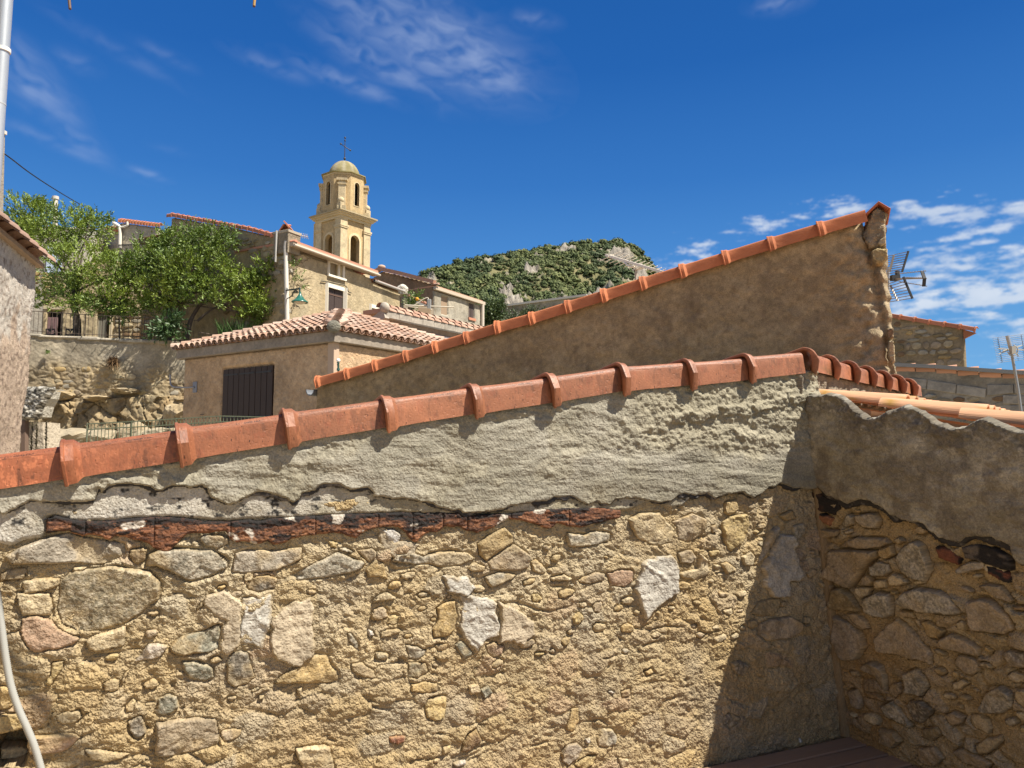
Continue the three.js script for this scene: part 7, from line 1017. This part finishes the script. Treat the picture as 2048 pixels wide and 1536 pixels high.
{ // pitted cement pier with its dark post in front of the rocks
  const c = at(78, 808, 15), h = thing('cement_pier', 'pitted white and grey cement block standing beside the plastered house', 'pier', null, c.clone()), F = new Frame(c.clone().setY(0), V(1, 0, 0)), P = (x, y) => F.px(...z5(x, y)); part(h, 'block', sheet(F, rough([P(230, 800), P(290, 785), P(545, 785), P(552, 830), P(500, 900), P(440, 1000), P(410, 1090), P(370, 1130), P(215, 1135), P(205, 1020)], .06, .015, 4), .018, (s, y, d) => .12 * sst(0, .1, d) + .05 * fbm(s * 9, y * 12, 4, 395, 0, .7), (s, y) => { const n = fbm(s * 24, y * 30, 3, 397, 0, .7), q = fbm(s * 4, y * 4, 2, 399); return n + .25 * q > .06 ? [.66, .63, .55] : n > -.1 ? [.36, .33, .26] : [.10, .09, .07]; }, -.06), farMat); part(h, 'block_core', plate(F, [P(240, 830), P(470, 820), P(450, 900), P(400, 980), P(370, 1090), P(240, 1110)], -.5, -.03), flat([.4, .37, .3], { bumpMap: wideBump, bumpScale: .03 })); part(h, 'post', plate(F, [P(214, 1700), P(260, 1700), P(262, 1130), P(214, 1130)], -.1, .02), flat([.13, .085, .06])); part(h, 'base', plate(F, [P(240, 1700), P(420, 1700), P(400, 1150), P(250, 1140)], -.7, -.12), flat([.40, .34, .25], { bumpMap: wideBump, bumpScale: .03 }));
}
{ // galvanised pipe, cable, conduit, stick ends overhead
  const p = thing('metal_pipe', 'galvanised metal pipe with a joint ring at the upper left edge', 'pipe', null, at(2, 260, 4.4)); const P = (x, y) => at(x, y, 4.4); part(p, 'pipe', rod(P(-15, 380), P(15, -60), .041, .041, 20), M({ color: C(.50, .53, .54), metalness: .55, roughness: .38, bumpMap: wideBump, bumpScale: .001 })); const c = P(5.4, 100), d = P(15, -60).sub(P(-15, 380)).normalize(); part(p, 'joint_ring', rod(c.clone().addScaledVector(d, -.012), c.clone().addScaledVector(d, .012), .0445, .0445, 20), flat([.66, .66, .63], { roughness: .5 }));
  const c2 = P(-3, 208); part(p, 'seam_ring', rod(c2.clone().addScaledVector(d, -.003), c2.clone().addScaledVector(d, .003), .0418, .0418, 20), flat([.4, .42, .42], { roughness: .5 }));
  const w = thing('overhead_cable', 'black cable sagging from the left edge to the cream house', 'cable', null, at(0, 304, 20)); part(w, 'cable', tube([[-60, 262, 19], [8, 307, 21], [60, 346, 24], [120, 385, 28], [180, 419, 33], [232, 443, 37]].map((q) => at(...q)), .022, 6, 40), blackIron);
  const k = thing('flexible_conduit', 'white ribbed flexible conduit hanging down the stone wall at the lower left', 'conduit', null, G.pt(G.px(40, 1400)[0], .8, .04)), pts = [[-14, 1140], [-4, 1200], [4, 1262], [12, 1320], [22, 1372], [38, 1420], [54, 1456], [68, 1490], [80, 1530], [92, 1580], [100, 1680]].map(([x, y]) => G.pt(...G.px(x, y, .05), .05)), cv = new THREE.CatmullRomCurve3(pts), L = cv.getLength(), n = Math.round(L / .0035), fr = cv.computeFrenetFrames(n), pos = [], idx = [], S = 12; for (let i = 0; i <= n; i++) { const c = cv.getPointAt(i / n), r = .0108 + (i % 2 ? .0014 : -.0006); for (let j = 0; j < S; j++) { const a = j / S * 6.2832, v = c.clone().addScaledVector(fr.normals[i], r * Math.cos(a)).addScaledVector(fr.binormals[i], r * Math.sin(a)); pos.push(v.x, v.y, v.z); } } for (let i = 0; i < n; i++) for (let j = 0; j < S; j++) { const A = i * S + j, B = i * S + (j + 1) % S; idx.push(A, B, A + S, B, B + S, A + S); } part(k, 'conduit', geo(pos, idx), flat([.33, .33, .30], { roughness: .7 }));
  for (const [i, x, y, X] of [[0, 140, 17, 116], [1, 508, 12, 532]]) { const s = thing('cane_end', i ? 'end of an ochre cane hanging into the top of the picture above the steeple' : 'brown cane end hanging into the top left of the picture', 'cane', null, at(x, y, 2)); part(s, 'cane', rod(at(x, y, 2), at(X, -240, 2), .004, .0068, 8), flat(i ? [.36, .22, .06] : [.12, .07, .045], { roughness: .6 })); part(s, 'cane_tip', new THREE.SphereGeometry(.0042, 8, 6).translate(...at(x, y, 2).toArray()), flat([.10, .06, .04])); }
  { const s = thing('awning_pole', 'cane pole above the picture from which the cane ends hang', 'pole', null, at(320, -240, 2)); part(s, 'pole', rod(at(-500, -250, 2), at(1300, -230, 2), .014, .014, 8), flat([.22, .15, .08])); }
  const l = thing('globe_lamp', 'green lamp post with a white globe in front of the pink house corner', 'street lamp', null, at(675, 740, 15.2)), Q = (x, y) => at(560 + x / 4.6545, 540 + y / 4.6545, 15.2), gm = flat([.02, .07, .05], { roughness: .4 }); const q = Q(544, 1000); part(l, 'post', rod(Q(543, 1200), Q(543, 900), .024, .02, 10), gm); part(l, 'collar', rod(Q(543, 935), Q(543, 912), .036, .028, 10), gm); part(l, 'neck', join([rod(Q(543, 905), Q(541, 870), .02, .026, 10), rod(Q(541, 868), Q(543, 858), .032, .028, 10)]), gm); part(l, 'globe', new THREE.SphereGeometry(.042, 16, 12).translate(...Q(543, 842).toArray()), M({ color: C(.85, .85, .82), roughness: .25 }));
}

// ---------------------------------------------------------------- trees
const leafMat = new THREE.MeshPhysicalMaterial({ vertexColors: true, roughness: .55, transmission: .25, thickness: 0, side: THREE.DoubleSide });
const bark = M({ color: C(.17, .14, .115), map: wideMap, bumpMap: wideBump, bumpScale: .03 });
// leaves on twigs inside soft blobs; each leaf a folded pair of faces
function crownGeo(blobs, n, size, r, tone, up = .5) {
  const pos = [], col = [], idx = [], w = blobs.map((b) => b.rx * b.ry * b.rz), W = w.reduce((a, b) => a + b, 0);
  for (let t = 0; t < n; t++) {
    let q = r() * W, k = 0; while (k < blobs.length - 1 && q > w[k]) q -= w[k++]; const b = blobs[k], u = V(r() - .5, r() - .5, r() - .5).normalize(), rad = Math.pow(r(), .42) * (1 + .25 * vn(u.x * 3 + k, u.y * 3 + u.z, 5)); if (fbm(u.x * 2.4 + k * 3, u.y * 2.4 + rad * 2 + u.z * 1.5, 3, 9) < -.02) continue;
    const c = V(b.c.x + u.x * rad * b.rx, b.c.y + u.y * rad * b.ry, b.c.z + u.z * rad * b.rz), d = u.clone().add(V(0, up, 0)).add(V(r() - .5, r() - .5, r() - .5)).normalize(), L = size * 3.6, m = 8 + Math.floor(r() * 6), hue = r(), base = mixc(tone[0], tone[1], clamp(.5 + .5 * vn(c.x * 1.2, c.y * 1.2, 3) + .35 * (hue - .5)));
    for (let i = 0; i < m; i++) {
      const p = c.clone().addScaledVector(d, L * (i / m - .3)), e = d.clone().add(V(r() - .5, r() - .5, r() - .5).multiplyScalar(1.7)).normalize(), s = e.clone().cross(V(r() - .5, r() - .5, r() - .5)).normalize(), l = size * (.7 + .7 * r()), h = l * .19, g = e.clone().cross(s).multiplyScalar(l * .06), k0 = pos.length / 3, cc = scl(base, .8 + .45 * r());
      for (const v of [p, p.clone().addScaledVector(e, l * .45).addScaledVector(s, h).add(g), p.clone().addScaledVector(e, l), p.clone().addScaledVector(e, l * .45).addScaledVector(s, -h).add(g)]) { pos.push(v.x, v.y, v.z); col.push(...cc); } idx.push(k0, k0 + 1, k0 + 2, k0, k0 + 2, k0 + 3);
    }
  }
  return geo(pos, idx, col);
}
function limb(pts, r0, r1, seg = 9) { const cv = new THREE.CatmullRomCurve3(pts, false, 'centripetal'), n = pts.length * 5, fr = cv.computeFrenetFrames(n), pos = [], idx = [], uv = []; for (let i = 0; i <= n; i++) { const c = cv.getPointAt(i / n); for (let j = 0; j <= seg; j++) { const a = j / seg * 6.2832, r = lerp(r0, r1, i / n) * (1 + .14 * vn(Math.cos(a) * 2 + i * .3, Math.sin(a) * 2, 7)); const v = c.clone().addScaledVector(fr.normals[i], r * Math.cos(a)).addScaledVector(fr.binormals[i], r * Math.sin(a)); pos.push(v.x, v.y, v.z); uv.push(j / seg, i * .2); } } for (let i = 0; i < n; i++) for (let j = 0; j < seg; j++) { const A = i * (seg + 1) + j; idx.push(A, A + 1, A + seg + 1, A + 1, A + seg + 2, A + seg + 1); } return geo(pos, idx, null, uv); }
// blobs and limbs are set out at their distance; boughs run from the trunk to each blob, twigs beyond
function tree(name, label, base, trunk, blobs, n, size, tone, seed, r0) {
  const t = thing(name, label, 'tree', null, base.clone()), r = rng(seed), twigs = []; const tk = part(t, 'trunk', limb(trunk, r0, r0 * .6, 11), bark);
  const top = trunk[trunk.length - 1]; for (const b of blobs) { const from = trunk[Math.max(1, trunk.length - 1 - Math.floor(r() * 2))], m = from.clone().lerp(b.c, .5).add(V((r() - .5) * .5, (r() - .3) * .3, (r() - .5) * .4)); part(t, 'bough', limb([from, m, b.c], r0 * .33, r0 * .1, 7), bark); for (let i = 0; i < 7; i++) { const u = V(r() - .5, r() - .3, r() - .5).normalize(), e = V(b.c.x + u.x * b.rx * .85, b.c.y + u.y * b.ry * .85, b.c.z + u.z * b.rz * .85), s = b.c.clone().lerp(m, .4 * r()); twigs.push(limb([s, s.clone().lerp(e, .5).add(V((r() - .5) * .2, .05, (r() - .5) * .2)), e], r0 * .07, r0 * .02, 5)); } }
  const tw = part(t, 'twigs', join(twigs), bark); const cr = part(t, 'crown', crownGeo(blobs, n, size, r, tone), leafMat); cr.userData.kind = 'stuff'; return t;
}
const blob = (list, Z) => list.map(([x, y, rx, ry, dz]) => { const z = Z + (dz ?? 0), k = z / FOCAL; return { c: at(x, y, z), rx: rx * k, ry: ry * k, rz: (rx + ry) * .5 * k }; });
const GREEN = [[.085, .15, .012], [.25, .33, .035]];
{
  const Z = 28.5, P = (x, y, z = Z) => at(x, y, z), foot = (x, z = Z) => P(x, 676, z).setY(terraceTop - .05);
  tree('mastic_tree', 'large leafy tree on the left of the terrace with a pale leaning trunk', foot(153), [foot(153), P(154, 640), P(148, 612), P(150, 585), P(156, 555)], blob([[60, 430, 62, 40, .6], [20, 455, 50, 34, .8], [95, 480, 60, 45, .2], [150, 455, 58, 42, .4], [190, 455, 34, 40, .6], [84, 428, 16, 30, .4], [120, 545, 50, 48, -.4], [175, 530, 62, 46, -.5], [235, 545, 60, 40, -.3], [215, 600, 55, 32, -.6], [130, 595, 38, 26, -.6], [85, 600, 36, 22, .5], [165, 610, 45, 22, -.6], [60, 480, 45, 30, .3], [180, 430, 12, 14, .3]], Z), 5000, .115, GREEN, 21, .155);
  tree('mastic_tree', 'round-headed tree with twisted forked trunks in front of the shaded house side', foot(338), [foot(338), P(340, 650), P(336, 625), P(332, 600)], blob([[300, 520, 50, 45, .2], [345, 495, 38, 42, 0], [385, 480, 42, 34, -.2], [430, 490, 38, 40, 0], [452, 480, 26, 22, .1], [365, 540, 62, 42, -.4], [420, 550, 44, 36, -.3], [320, 585, 50, 34, -.4], [270, 570, 40, 34, .2], [290, 615, 34, 18, -.2], [450, 535, 24, 34, 0], [400, 575, 34, 28, -.5], [430, 600, 26, 24, -.4], [355, 600, 30, 20, -.5]], Z - .4), 4500, .115, GREEN, 33, .12);
  const t2 = tree('mastic_tree', 'sparse tree leaning right toward the downpipe of the ochre house', foot(372), [foot(372), P(382, 640), P(398, 612), P(412, 592)], blob([[535, 545, 32, 32, .3], [555, 560, 18, 26, .2], [510, 575, 28, 22, 0], [520, 610, 32, 26, -.1], [505, 625, 26, 22, 0], [470, 590, 22, 20, 0], [525, 640, 24, 14, 0], [480, 560, 22, 22, .1]], Z), 1500, .12, GREEN, 45, .10);
  part(t2, 'bough', limb([P(395, 642), P(415, 625), P(440, 612), P(465, 612), P(480, 630), P(490, 645)], .05, .018, 7), bark); part(t2, 'bough', limb([P(345, 655), P(352, 630), P(372, 600), P(400, 580)], .085, .03, 8), bark);
  const fig = thing('fig_bush', 'bright green broad-leaved shoots behind the terrace railing', 'bush', null, foot(240)); part(fig, 'leaves', crownGeo(blob([[238, 615, 18, 12, -.2], [250, 625, 14, 8, -.3], [228, 630, 10, 6, -.3]], Z), 90, .20, rng(5), [[.14, .24, .04], [.2, .3, .06]]), leafMat).userData.kind = 'stuff'; part(fig, 'stem', limb([foot(240, 28.6), P(238, 640, 28.6), P(238, 615, 28.4)], .04, .02, 6), bark);
  const ivy = thing('ivy', 'dark glossy ivy climbing over the terrace railing', 'climber', null, foot(340)); part(ivy, 'leaves', crownGeo(blob([[338, 650, 22, 18, -1.2], [330, 662, 20, 12, -1.2], [352, 645, 14, 14, -1.2]], Z), 230, .16, rng(6), [[.03, .07, .015], [.06, .12, .025]], 0), leafMat).userData.kind = 'stuff';
  const yuc = thing('sword_plant', 'clump of dark sword-shaped leaves above the pink roof', 'plant', null, P(465, 668)); { const pos = [], idx = [], r = rng(7); for (let i = 0; i < 150; i++) { const b = P(440 + r() * 58, 676, 27.8 + r() * .8), a = (r() - .5) * 1.6, l = .5 + .5 * r(), d = V(Math.sin(a) * .8, Math.cos(a), (r() - .4) * .9).normalize(), s = d.clone().cross(V(r() - .5, 0, r() - .5)).normalize().multiplyScalar(.028), k = pos.length / 3; for (const v of [b.clone().add(s), b.clone().sub(s), b.clone().addScaledVector(d, l)]) pos.push(v.x, v.y, v.z); idx.push(k, k + 1, k + 2); } part(yuc, 'leaves', geo(pos, idx), flat([.05, .10, .022], { side: THREE.DoubleSide })).userData.kind = 'stuff'; }
  const vines = thing('climbing_vine', 'thin creeper on the sunlit wall beside the white downpipe', 'climber', null, P(600, 590, 27.5)); { const r = rng(8), FR = new Frame(BK, BC), tw = []; for (let i = 0; i < 26; i++) { const x = 585 + r() * 34, y = 500 + r() * 90, p = [0, 1, 2, 3].map((k) => FR.pt(...FR.px(x + (r() - .5) * 12 * k, y + k * 7 * (r() - .2)), .04)); tw.push(tube(p, .008, 4, 6)); } part(vines, 'stems', join(tw), flat([.17, .13, .08])); part(vines, 'leaves', crownGeo(blob([[598, 560, 14, 14, -.1], [590, 530, 8, 20, -.1], [605, 572, 10, 10, -.1]], 28.2).map((b) => ({ ...b, rz: .05 })), 34, .10, rng(10), GREEN), leafMat).userData.kind = 'stuff'; }
  for (const [i, x] of [[0, 62], [1, 72], [2, 92]]) { const s = thing('dried_stalk', ['leftmost dried leafy stalk at the foot of the rocks, beside the plastered house', 'middle dried leafy stalk at the foot of the rocks', 'dried leafy stalk nearest the green railing at the foot of the rocks'][i], 'plant', 'dried stalks by the rocks', at(x, 910, 12)), r = rng(20 + i), a = at(x, 915, 12), b = at(x + 3 - i, 846, 12), pos = [], idx = []; part(s, 'stem', rod(a, b, .008, .005, 6), flat([.17, .13, .09])); for (let k = 0; k < 150; k++) { const p = a.clone().lerp(b, r()), d = V(r() - .5, r() - .2, r() - .5).normalize().multiplyScalar(.055), q = d.clone().cross(V(0, 1, .3)).normalize().multiplyScalar(.012), n = pos.length / 3; for (const v of [p.clone().add(q), p.clone().sub(q), p.clone().add(d)]) pos.push(v.x, v.y, v.z); idx.push(n, n + 1, n + 2); } part(s, 'leaves', geo(pos, idx), flat([.10, .085, .045], { side: THREE.DoubleSide })).userData.kind = 'stuff'; }
}
// ---------------------------------------------------------------- the scrub hill
{
  const sil = [[560, 700], [700, 640], [780, 585], [835, 553], [862, 541], [900, 530], [950, 520], [1000, 510], [1050, 506], [1100, 496], [1150, 488], [1200, 484], [1235, 482], [1262, 488], [1280, 502], [1300, 524], [1318, 548], [1345, 585], [1380, 640], [1450, 720], [1560, 800]], sy = along(sil);
  const NX = 300, NT = 150, Zr = (x) => 290 + 25 * Math.sin(x * .006), pos = [], idx = [], col = [], uv = [], rows = [];
  const put = (x, t) => { let z = lerp(130, Zr(x), t); const zr = Zr(x), top = at(x, sy(x), zr), X0 = (x - 1024) / FOCAL, f = Math.pow(t, 1.15), bump = 5 * fbm(x * .012, t * 6, 4, 401) * Math.sin(Math.PI * clamp(t)) + 2.2 * Math.max(0, ridge(x * .02, t * 9, 3, 403) - .3) * Math.sin(Math.PI * clamp(t * .97)); let yb = -2, X = lerp(X0 * 150, top.x, t), y = lerp(yb + 8 * sst(0, .1, t), top.y, f) + bump; if (t > 1) { y = top.y - (t - 1) * 260; z = zr + (t - 1) * 260; X = top.x * (1 + (t - 1) * .8); } return V(X, y, -z); };
  const rockAt = (x, t) => { const px = x, q = (cx, ct, rx, rt) => sst(1.25, .55, Math.hypot((px - cx) / rx, (t - ct) / rt) * 1.25 + .45 * fbm(px * .03, t * 14, 3, 407)); return Math.max(q(1035, .46, 62, .13), q(1010, .36, 34, .09), q(1015, .68, 32, .08), q(1240, .86, 46, .12), q(1280, .72, 42, .16), q(1190, .58, 34, .07), q(1130, .95, 30, .04), q(1060, .8, 24, .04), q(860, .9, 20, .08), .8 * sst(.3, .5, fbm(px * .05, t * 24, 4, 409))); };
  for (let i = 0; i <= NX; i++) for (let j = 0; j <= NT; j++) { const x = lerp(560, 1560, i / NX), t = j / (NT - 14), r = rockAt(x, t), p = put(x, t); p.y += r * (3.2 * Math.max(0, ridge(x * .07, t * 34, 4, 411)) + 2.4 * fbm(x * .14, t * 60, 3, 412)); pos.push(p.x, p.y, p.z); uv.push(p.x * .2, p.z * .2 + p.y * .2); const n = fbm(x * .05, t * 22, 3, 413), f = fbm(x * .25, t * 110, 2, 415); col.push(...scl(mixc(mixc([.10, .10, .035], [.19, .165, .075], clamp(.5 + n)), mixc([.12, .105, .085], [.29, .26, .21], clamp(.5 + .6 * n + .9 * f)), r), 1 + .2 * f)); }
  for (let i = 0; i < NX; i++) for (let j = 0; j < NT; j++) { const A = i * (NT + 1) + j; idx.push(A, A + NT + 1, A + 1, A + 1, A + NT + 1, A + NT + 2); }
  structure('hill', geo(pos, idx, col, uv), M({ ...VC, bumpMap: wideBump, bumpScale: .5, side: THREE.DoubleSide }));
  // scrub: bushes of many small leaf clumps
  const bush = (k) => { const r = rng(k), p = [], c = [], ix = []; for (let i = 0; i < 190; i++) { const u = V(r() - .5, r() * .62 - .1, r() - .5).normalize(), d = Math.pow(r(), .3) * (.85 + .3 * vn(u.x * 3, u.z * 3 + u.y, k)), ctr = V(u.x * d, u.y * d * .8, u.z * d), nn = u.clone().add(V(r() - .5, r() - .3, r() - .5).multiplyScalar(.9)).normalize(), a = nn.clone().cross(V(r() - .5, r() - .5, r() - .5)).normalize().multiplyScalar(.17), b = a.clone().cross(nn).normalize().multiplyScalar(.15), n = p.length / 3, tone = .7 + .6 * r(); for (const v of [ctr.clone().add(a), ctr.clone().add(b), ctr.clone().sub(a), ctr.clone().sub(b)]) { p.push(v.x, v.y, v.z); c.push(tone, tone, tone); } ix.push(n, n + 1, n + 2, n, n + 2, n + 3); } return geo(p, ix, c); };
  const bm = M({ vertexColors: true, color: 0xffffff, side: THREE.DoubleSide, roughness: .8 }), r = rng(99), kinds = [1].map(bush), sets = [[], [], []];
  for (let k = 0; k < 6400; k++) { const x = lerp(760, 1480, r()), t = Math.pow(r(), .8) * 1.04, rk = rockAt(x, t); if (rk > .35 + .65 * r()) continue; const p = put(x, t), s = (.8 + 2.2 * r() * r()) * (r() < .06 ? 1.4 : 1); sets[k % 3].push([p, s, mixc(mixc([.055, .08, .018], [.125, .145, .04], r()), [.045, .07, .018], sst(-.1, .4, fbm(x * .02, t * 7, 3, 421)))]); }
  const list = sets.flat(), m = new THREE.InstancedMesh(kinds[0], bm, list.length), q = new THREE.Matrix4(); list.forEach(([p, s, c], j) => { q.makeRotationY(r() * 6.28).scale(V(s * (.9 + .4 * r()), s * (.85 + .4 * r()), s)).setPosition(p.x, p.y + s * .15, p.z); m.setMatrixAt(j, q); m.setColorAt(j, C(...c)); }); m.name = numbered('scrub'); m.castShadow = m.receiveShadow = true; scene.add(m); say(m, 'evergreen scrub covering the rocky hill behind the village', 'scrub'); m.userData.kind = 'stuff';
  // terrace wall across the foot of the hill
  const w = thing('hillside_wall', 'long pale concrete wall across the foot of the scrub hill', 'wall', null, at(1080, 625, 128)), F = new Frame(at(1080, 625, 128).setY(0), V(.93, 0, .36)), P = (x, y) => F.px(800 + x / 3.7926, 440 + y / 3.7926); wallSheet(F, w, 'wall', [P(760, 760), P(1420, 760), P(1420, 575), P(1240, 590), P(1000, 620), P(840, 640), P(760, 660)], .25, (s, y) => mixc([.22, .20, .15], [.40, .37, .29], clamp(.5 + fbm(s * .3, y * .6, 4, 431) + .3 * fbm(s * 2, y * 2, 2, 433))), [], .05); part(w, 'coping', bar(F.pt(...P(760, 655), .1), F.pt(...P(1420, 570), .1), .5, .35), flat([.46, .44, .38]));
  // a round tree in front of it, and shrubs at its foot
  const round = (name, label, list, Z, n, tone, sd, g) => { const b = blob(list, Z), base = b[0].c.clone().setY(b[0].c.y - b[0].ry * 2.2), t = thing(name, label, 'tree', g, base); part(t, 'trunk', limb([base, base.clone().lerp(b[0].c, .5), b[0].c], .3, .12, 7), bark); part(t, 'crown', crownGeo(b, n, .34, rng(sd), tone), leafMat).userData.kind = 'stuff'; };
  round('evergreen_tree', 'dense round evergreen tree beside the pale house at the foot of the hill', [[985, 625, 30, 26], [970, 640, 22, 24], [1005, 640, 20, 20], [990, 605, 18, 12]], 100, 1500, [[.05, .085, .02], [.10, .145, .035]], 61); round('evergreen_tree', 'grey-green bush below the concrete wall of the hill', [[1040, 640, 26, 14], [1070, 632, 22, 12], [1020, 650, 20, 12]], 96, 700, [[.07, .095, .035], [.12, .145, .06]], 62);
  const pl = thing('potted_plant', 'leafy potted plant on the balcony beside the stone pillar', 'plant', null, at(830, 612, 35)); part(pl, 'leaves', crownGeo(blob([[826, 602, 8, 9], [834, 595, 6, 6], [822, 610, 6, 5]], 35), 60, .16, rng(70), [[.10, .17, .03], [.17, .24, .04]]), leafMat).userData.kind = 'stuff'; part(pl, 'fruit', new THREE.SphereGeometry(.09, 8, 6).translate(...at(834, 598, 34.7).toArray()), flat([.6, .3, .03]));
}
{ // roof clutter between the ochre house and the grey one
  const p = thing('stone_pillar', 'square plastered pillar with a rounded boulder on top beside the ochre house', 'pillar', null, at(808, 640, 36)), F = new Frame(at(808, 640, 36).setY(0), V(.95, 0, -.31)), P = (x, y) => F.px(...zb(x, y)); part(p, 'shaft', plate(F, [P(998, 700), P(1058, 700), P(1055, 410), P(1000, 405)], -.5, 0, [], .03), flat([.44, .39, .29], { map: wideMap, bumpMap: wideBump, bumpScale: .02 })); part(p, 'slab', plate(F, [P(985, 415), P(1072, 418), P(1070, 385), P(985, 380)], -.6, .12, [], .03), flat([.38, .34, .26])); const g = new THREE.IcosahedronGeometry(1, 3), q = g.attributes.position, c = F.pt(...P(1000, 355), -.2); for (let i = 0; i < q.count; i++) { const v = V(q.getX(i), q.getY(i), q.getZ(i)), k = 1 + .16 * vn(v.x * 2, v.y * 2 + v.z, 3); q.setXYZ(i, c.x + v.x * .32 * k, c.y + v.y * .28 * k, c.z + v.z * .3 * k); } g.computeVertexNormals(); part(p, 'boulder', g, flat([.50, .47, .39], { bumpMap: wideBump, bumpScale: .03 }));
  const s = thing('shed_roof', 'small lean-to roof edge of clay tiles with a dark underside beside the pillar', 'roof', null, at(835, 590, 38)), A = at(...zb(1060, 430), 37), B = at(...zb(1270, 520), 39); for (let i = 0; i < 10; i++) part(s, 'roof_tile', rod(A.clone().lerp(B, i / 10), A.clone().lerp(B, i / 10 + .085), .1, .085, 8), flat(scl([.42, .2, .13], .8 + .5 * hash2(i, 3, 8)))); part(s, 'eave_beam', bar(A.clone().add(V(0, -.2, .05)), B.clone().add(V(0, -.2, .05)), .2, .14), flat([.14, .13, .12])); part(s, 'back_wall', bar(A.clone().add(V(.1, -.9, -.6)), B.clone().add(V(.3, -.9, -.6)), .2, 1.4), flat([.25, .20, .14]));
  const l = thing('roof_ladder', 'pale pole frame lying across the annex, ending in a grey clamp', 'ladder', null, at(850, 615, 34)), Q = (x, y, z = 34) => at(...zb(x, y), z), w = flat([.60, .54, .42]); part(l, 'pole', rod(Q(1030, 545), Q(1620, 570), .035, .03, 8), w); part(l, 'pole', rod(Q(1060, 560), Q(1350, 600), .03, .03, 8), w); part(l, 'bent_pole', tube([Q(1130, 548), Q(1200, 505), Q(1260, 465), Q(1300, 455), Q(1310, 480)], .025, 6, 20), w); part(l, 'clamp', plate(new Frame(Q(1315, 530).setY(0), V(1, 0, 0)), rect(-.09, Q(1315, 600).y, .09, Q(1315, 475).y), -.1, .1, [], .02), flat([.26, .26, .25])); part(l, 'hook', tube([Q(1205, 560), Q(1205, 585), Q(1240, 592), Q(1330, 592)], .025, 6, 16), w); part(l, 'plank', bar(Q(1180, 615), Q(1330, 630), .3, .3), flat([.40, .29, .18]));
}
renderer.render(scene, camera);
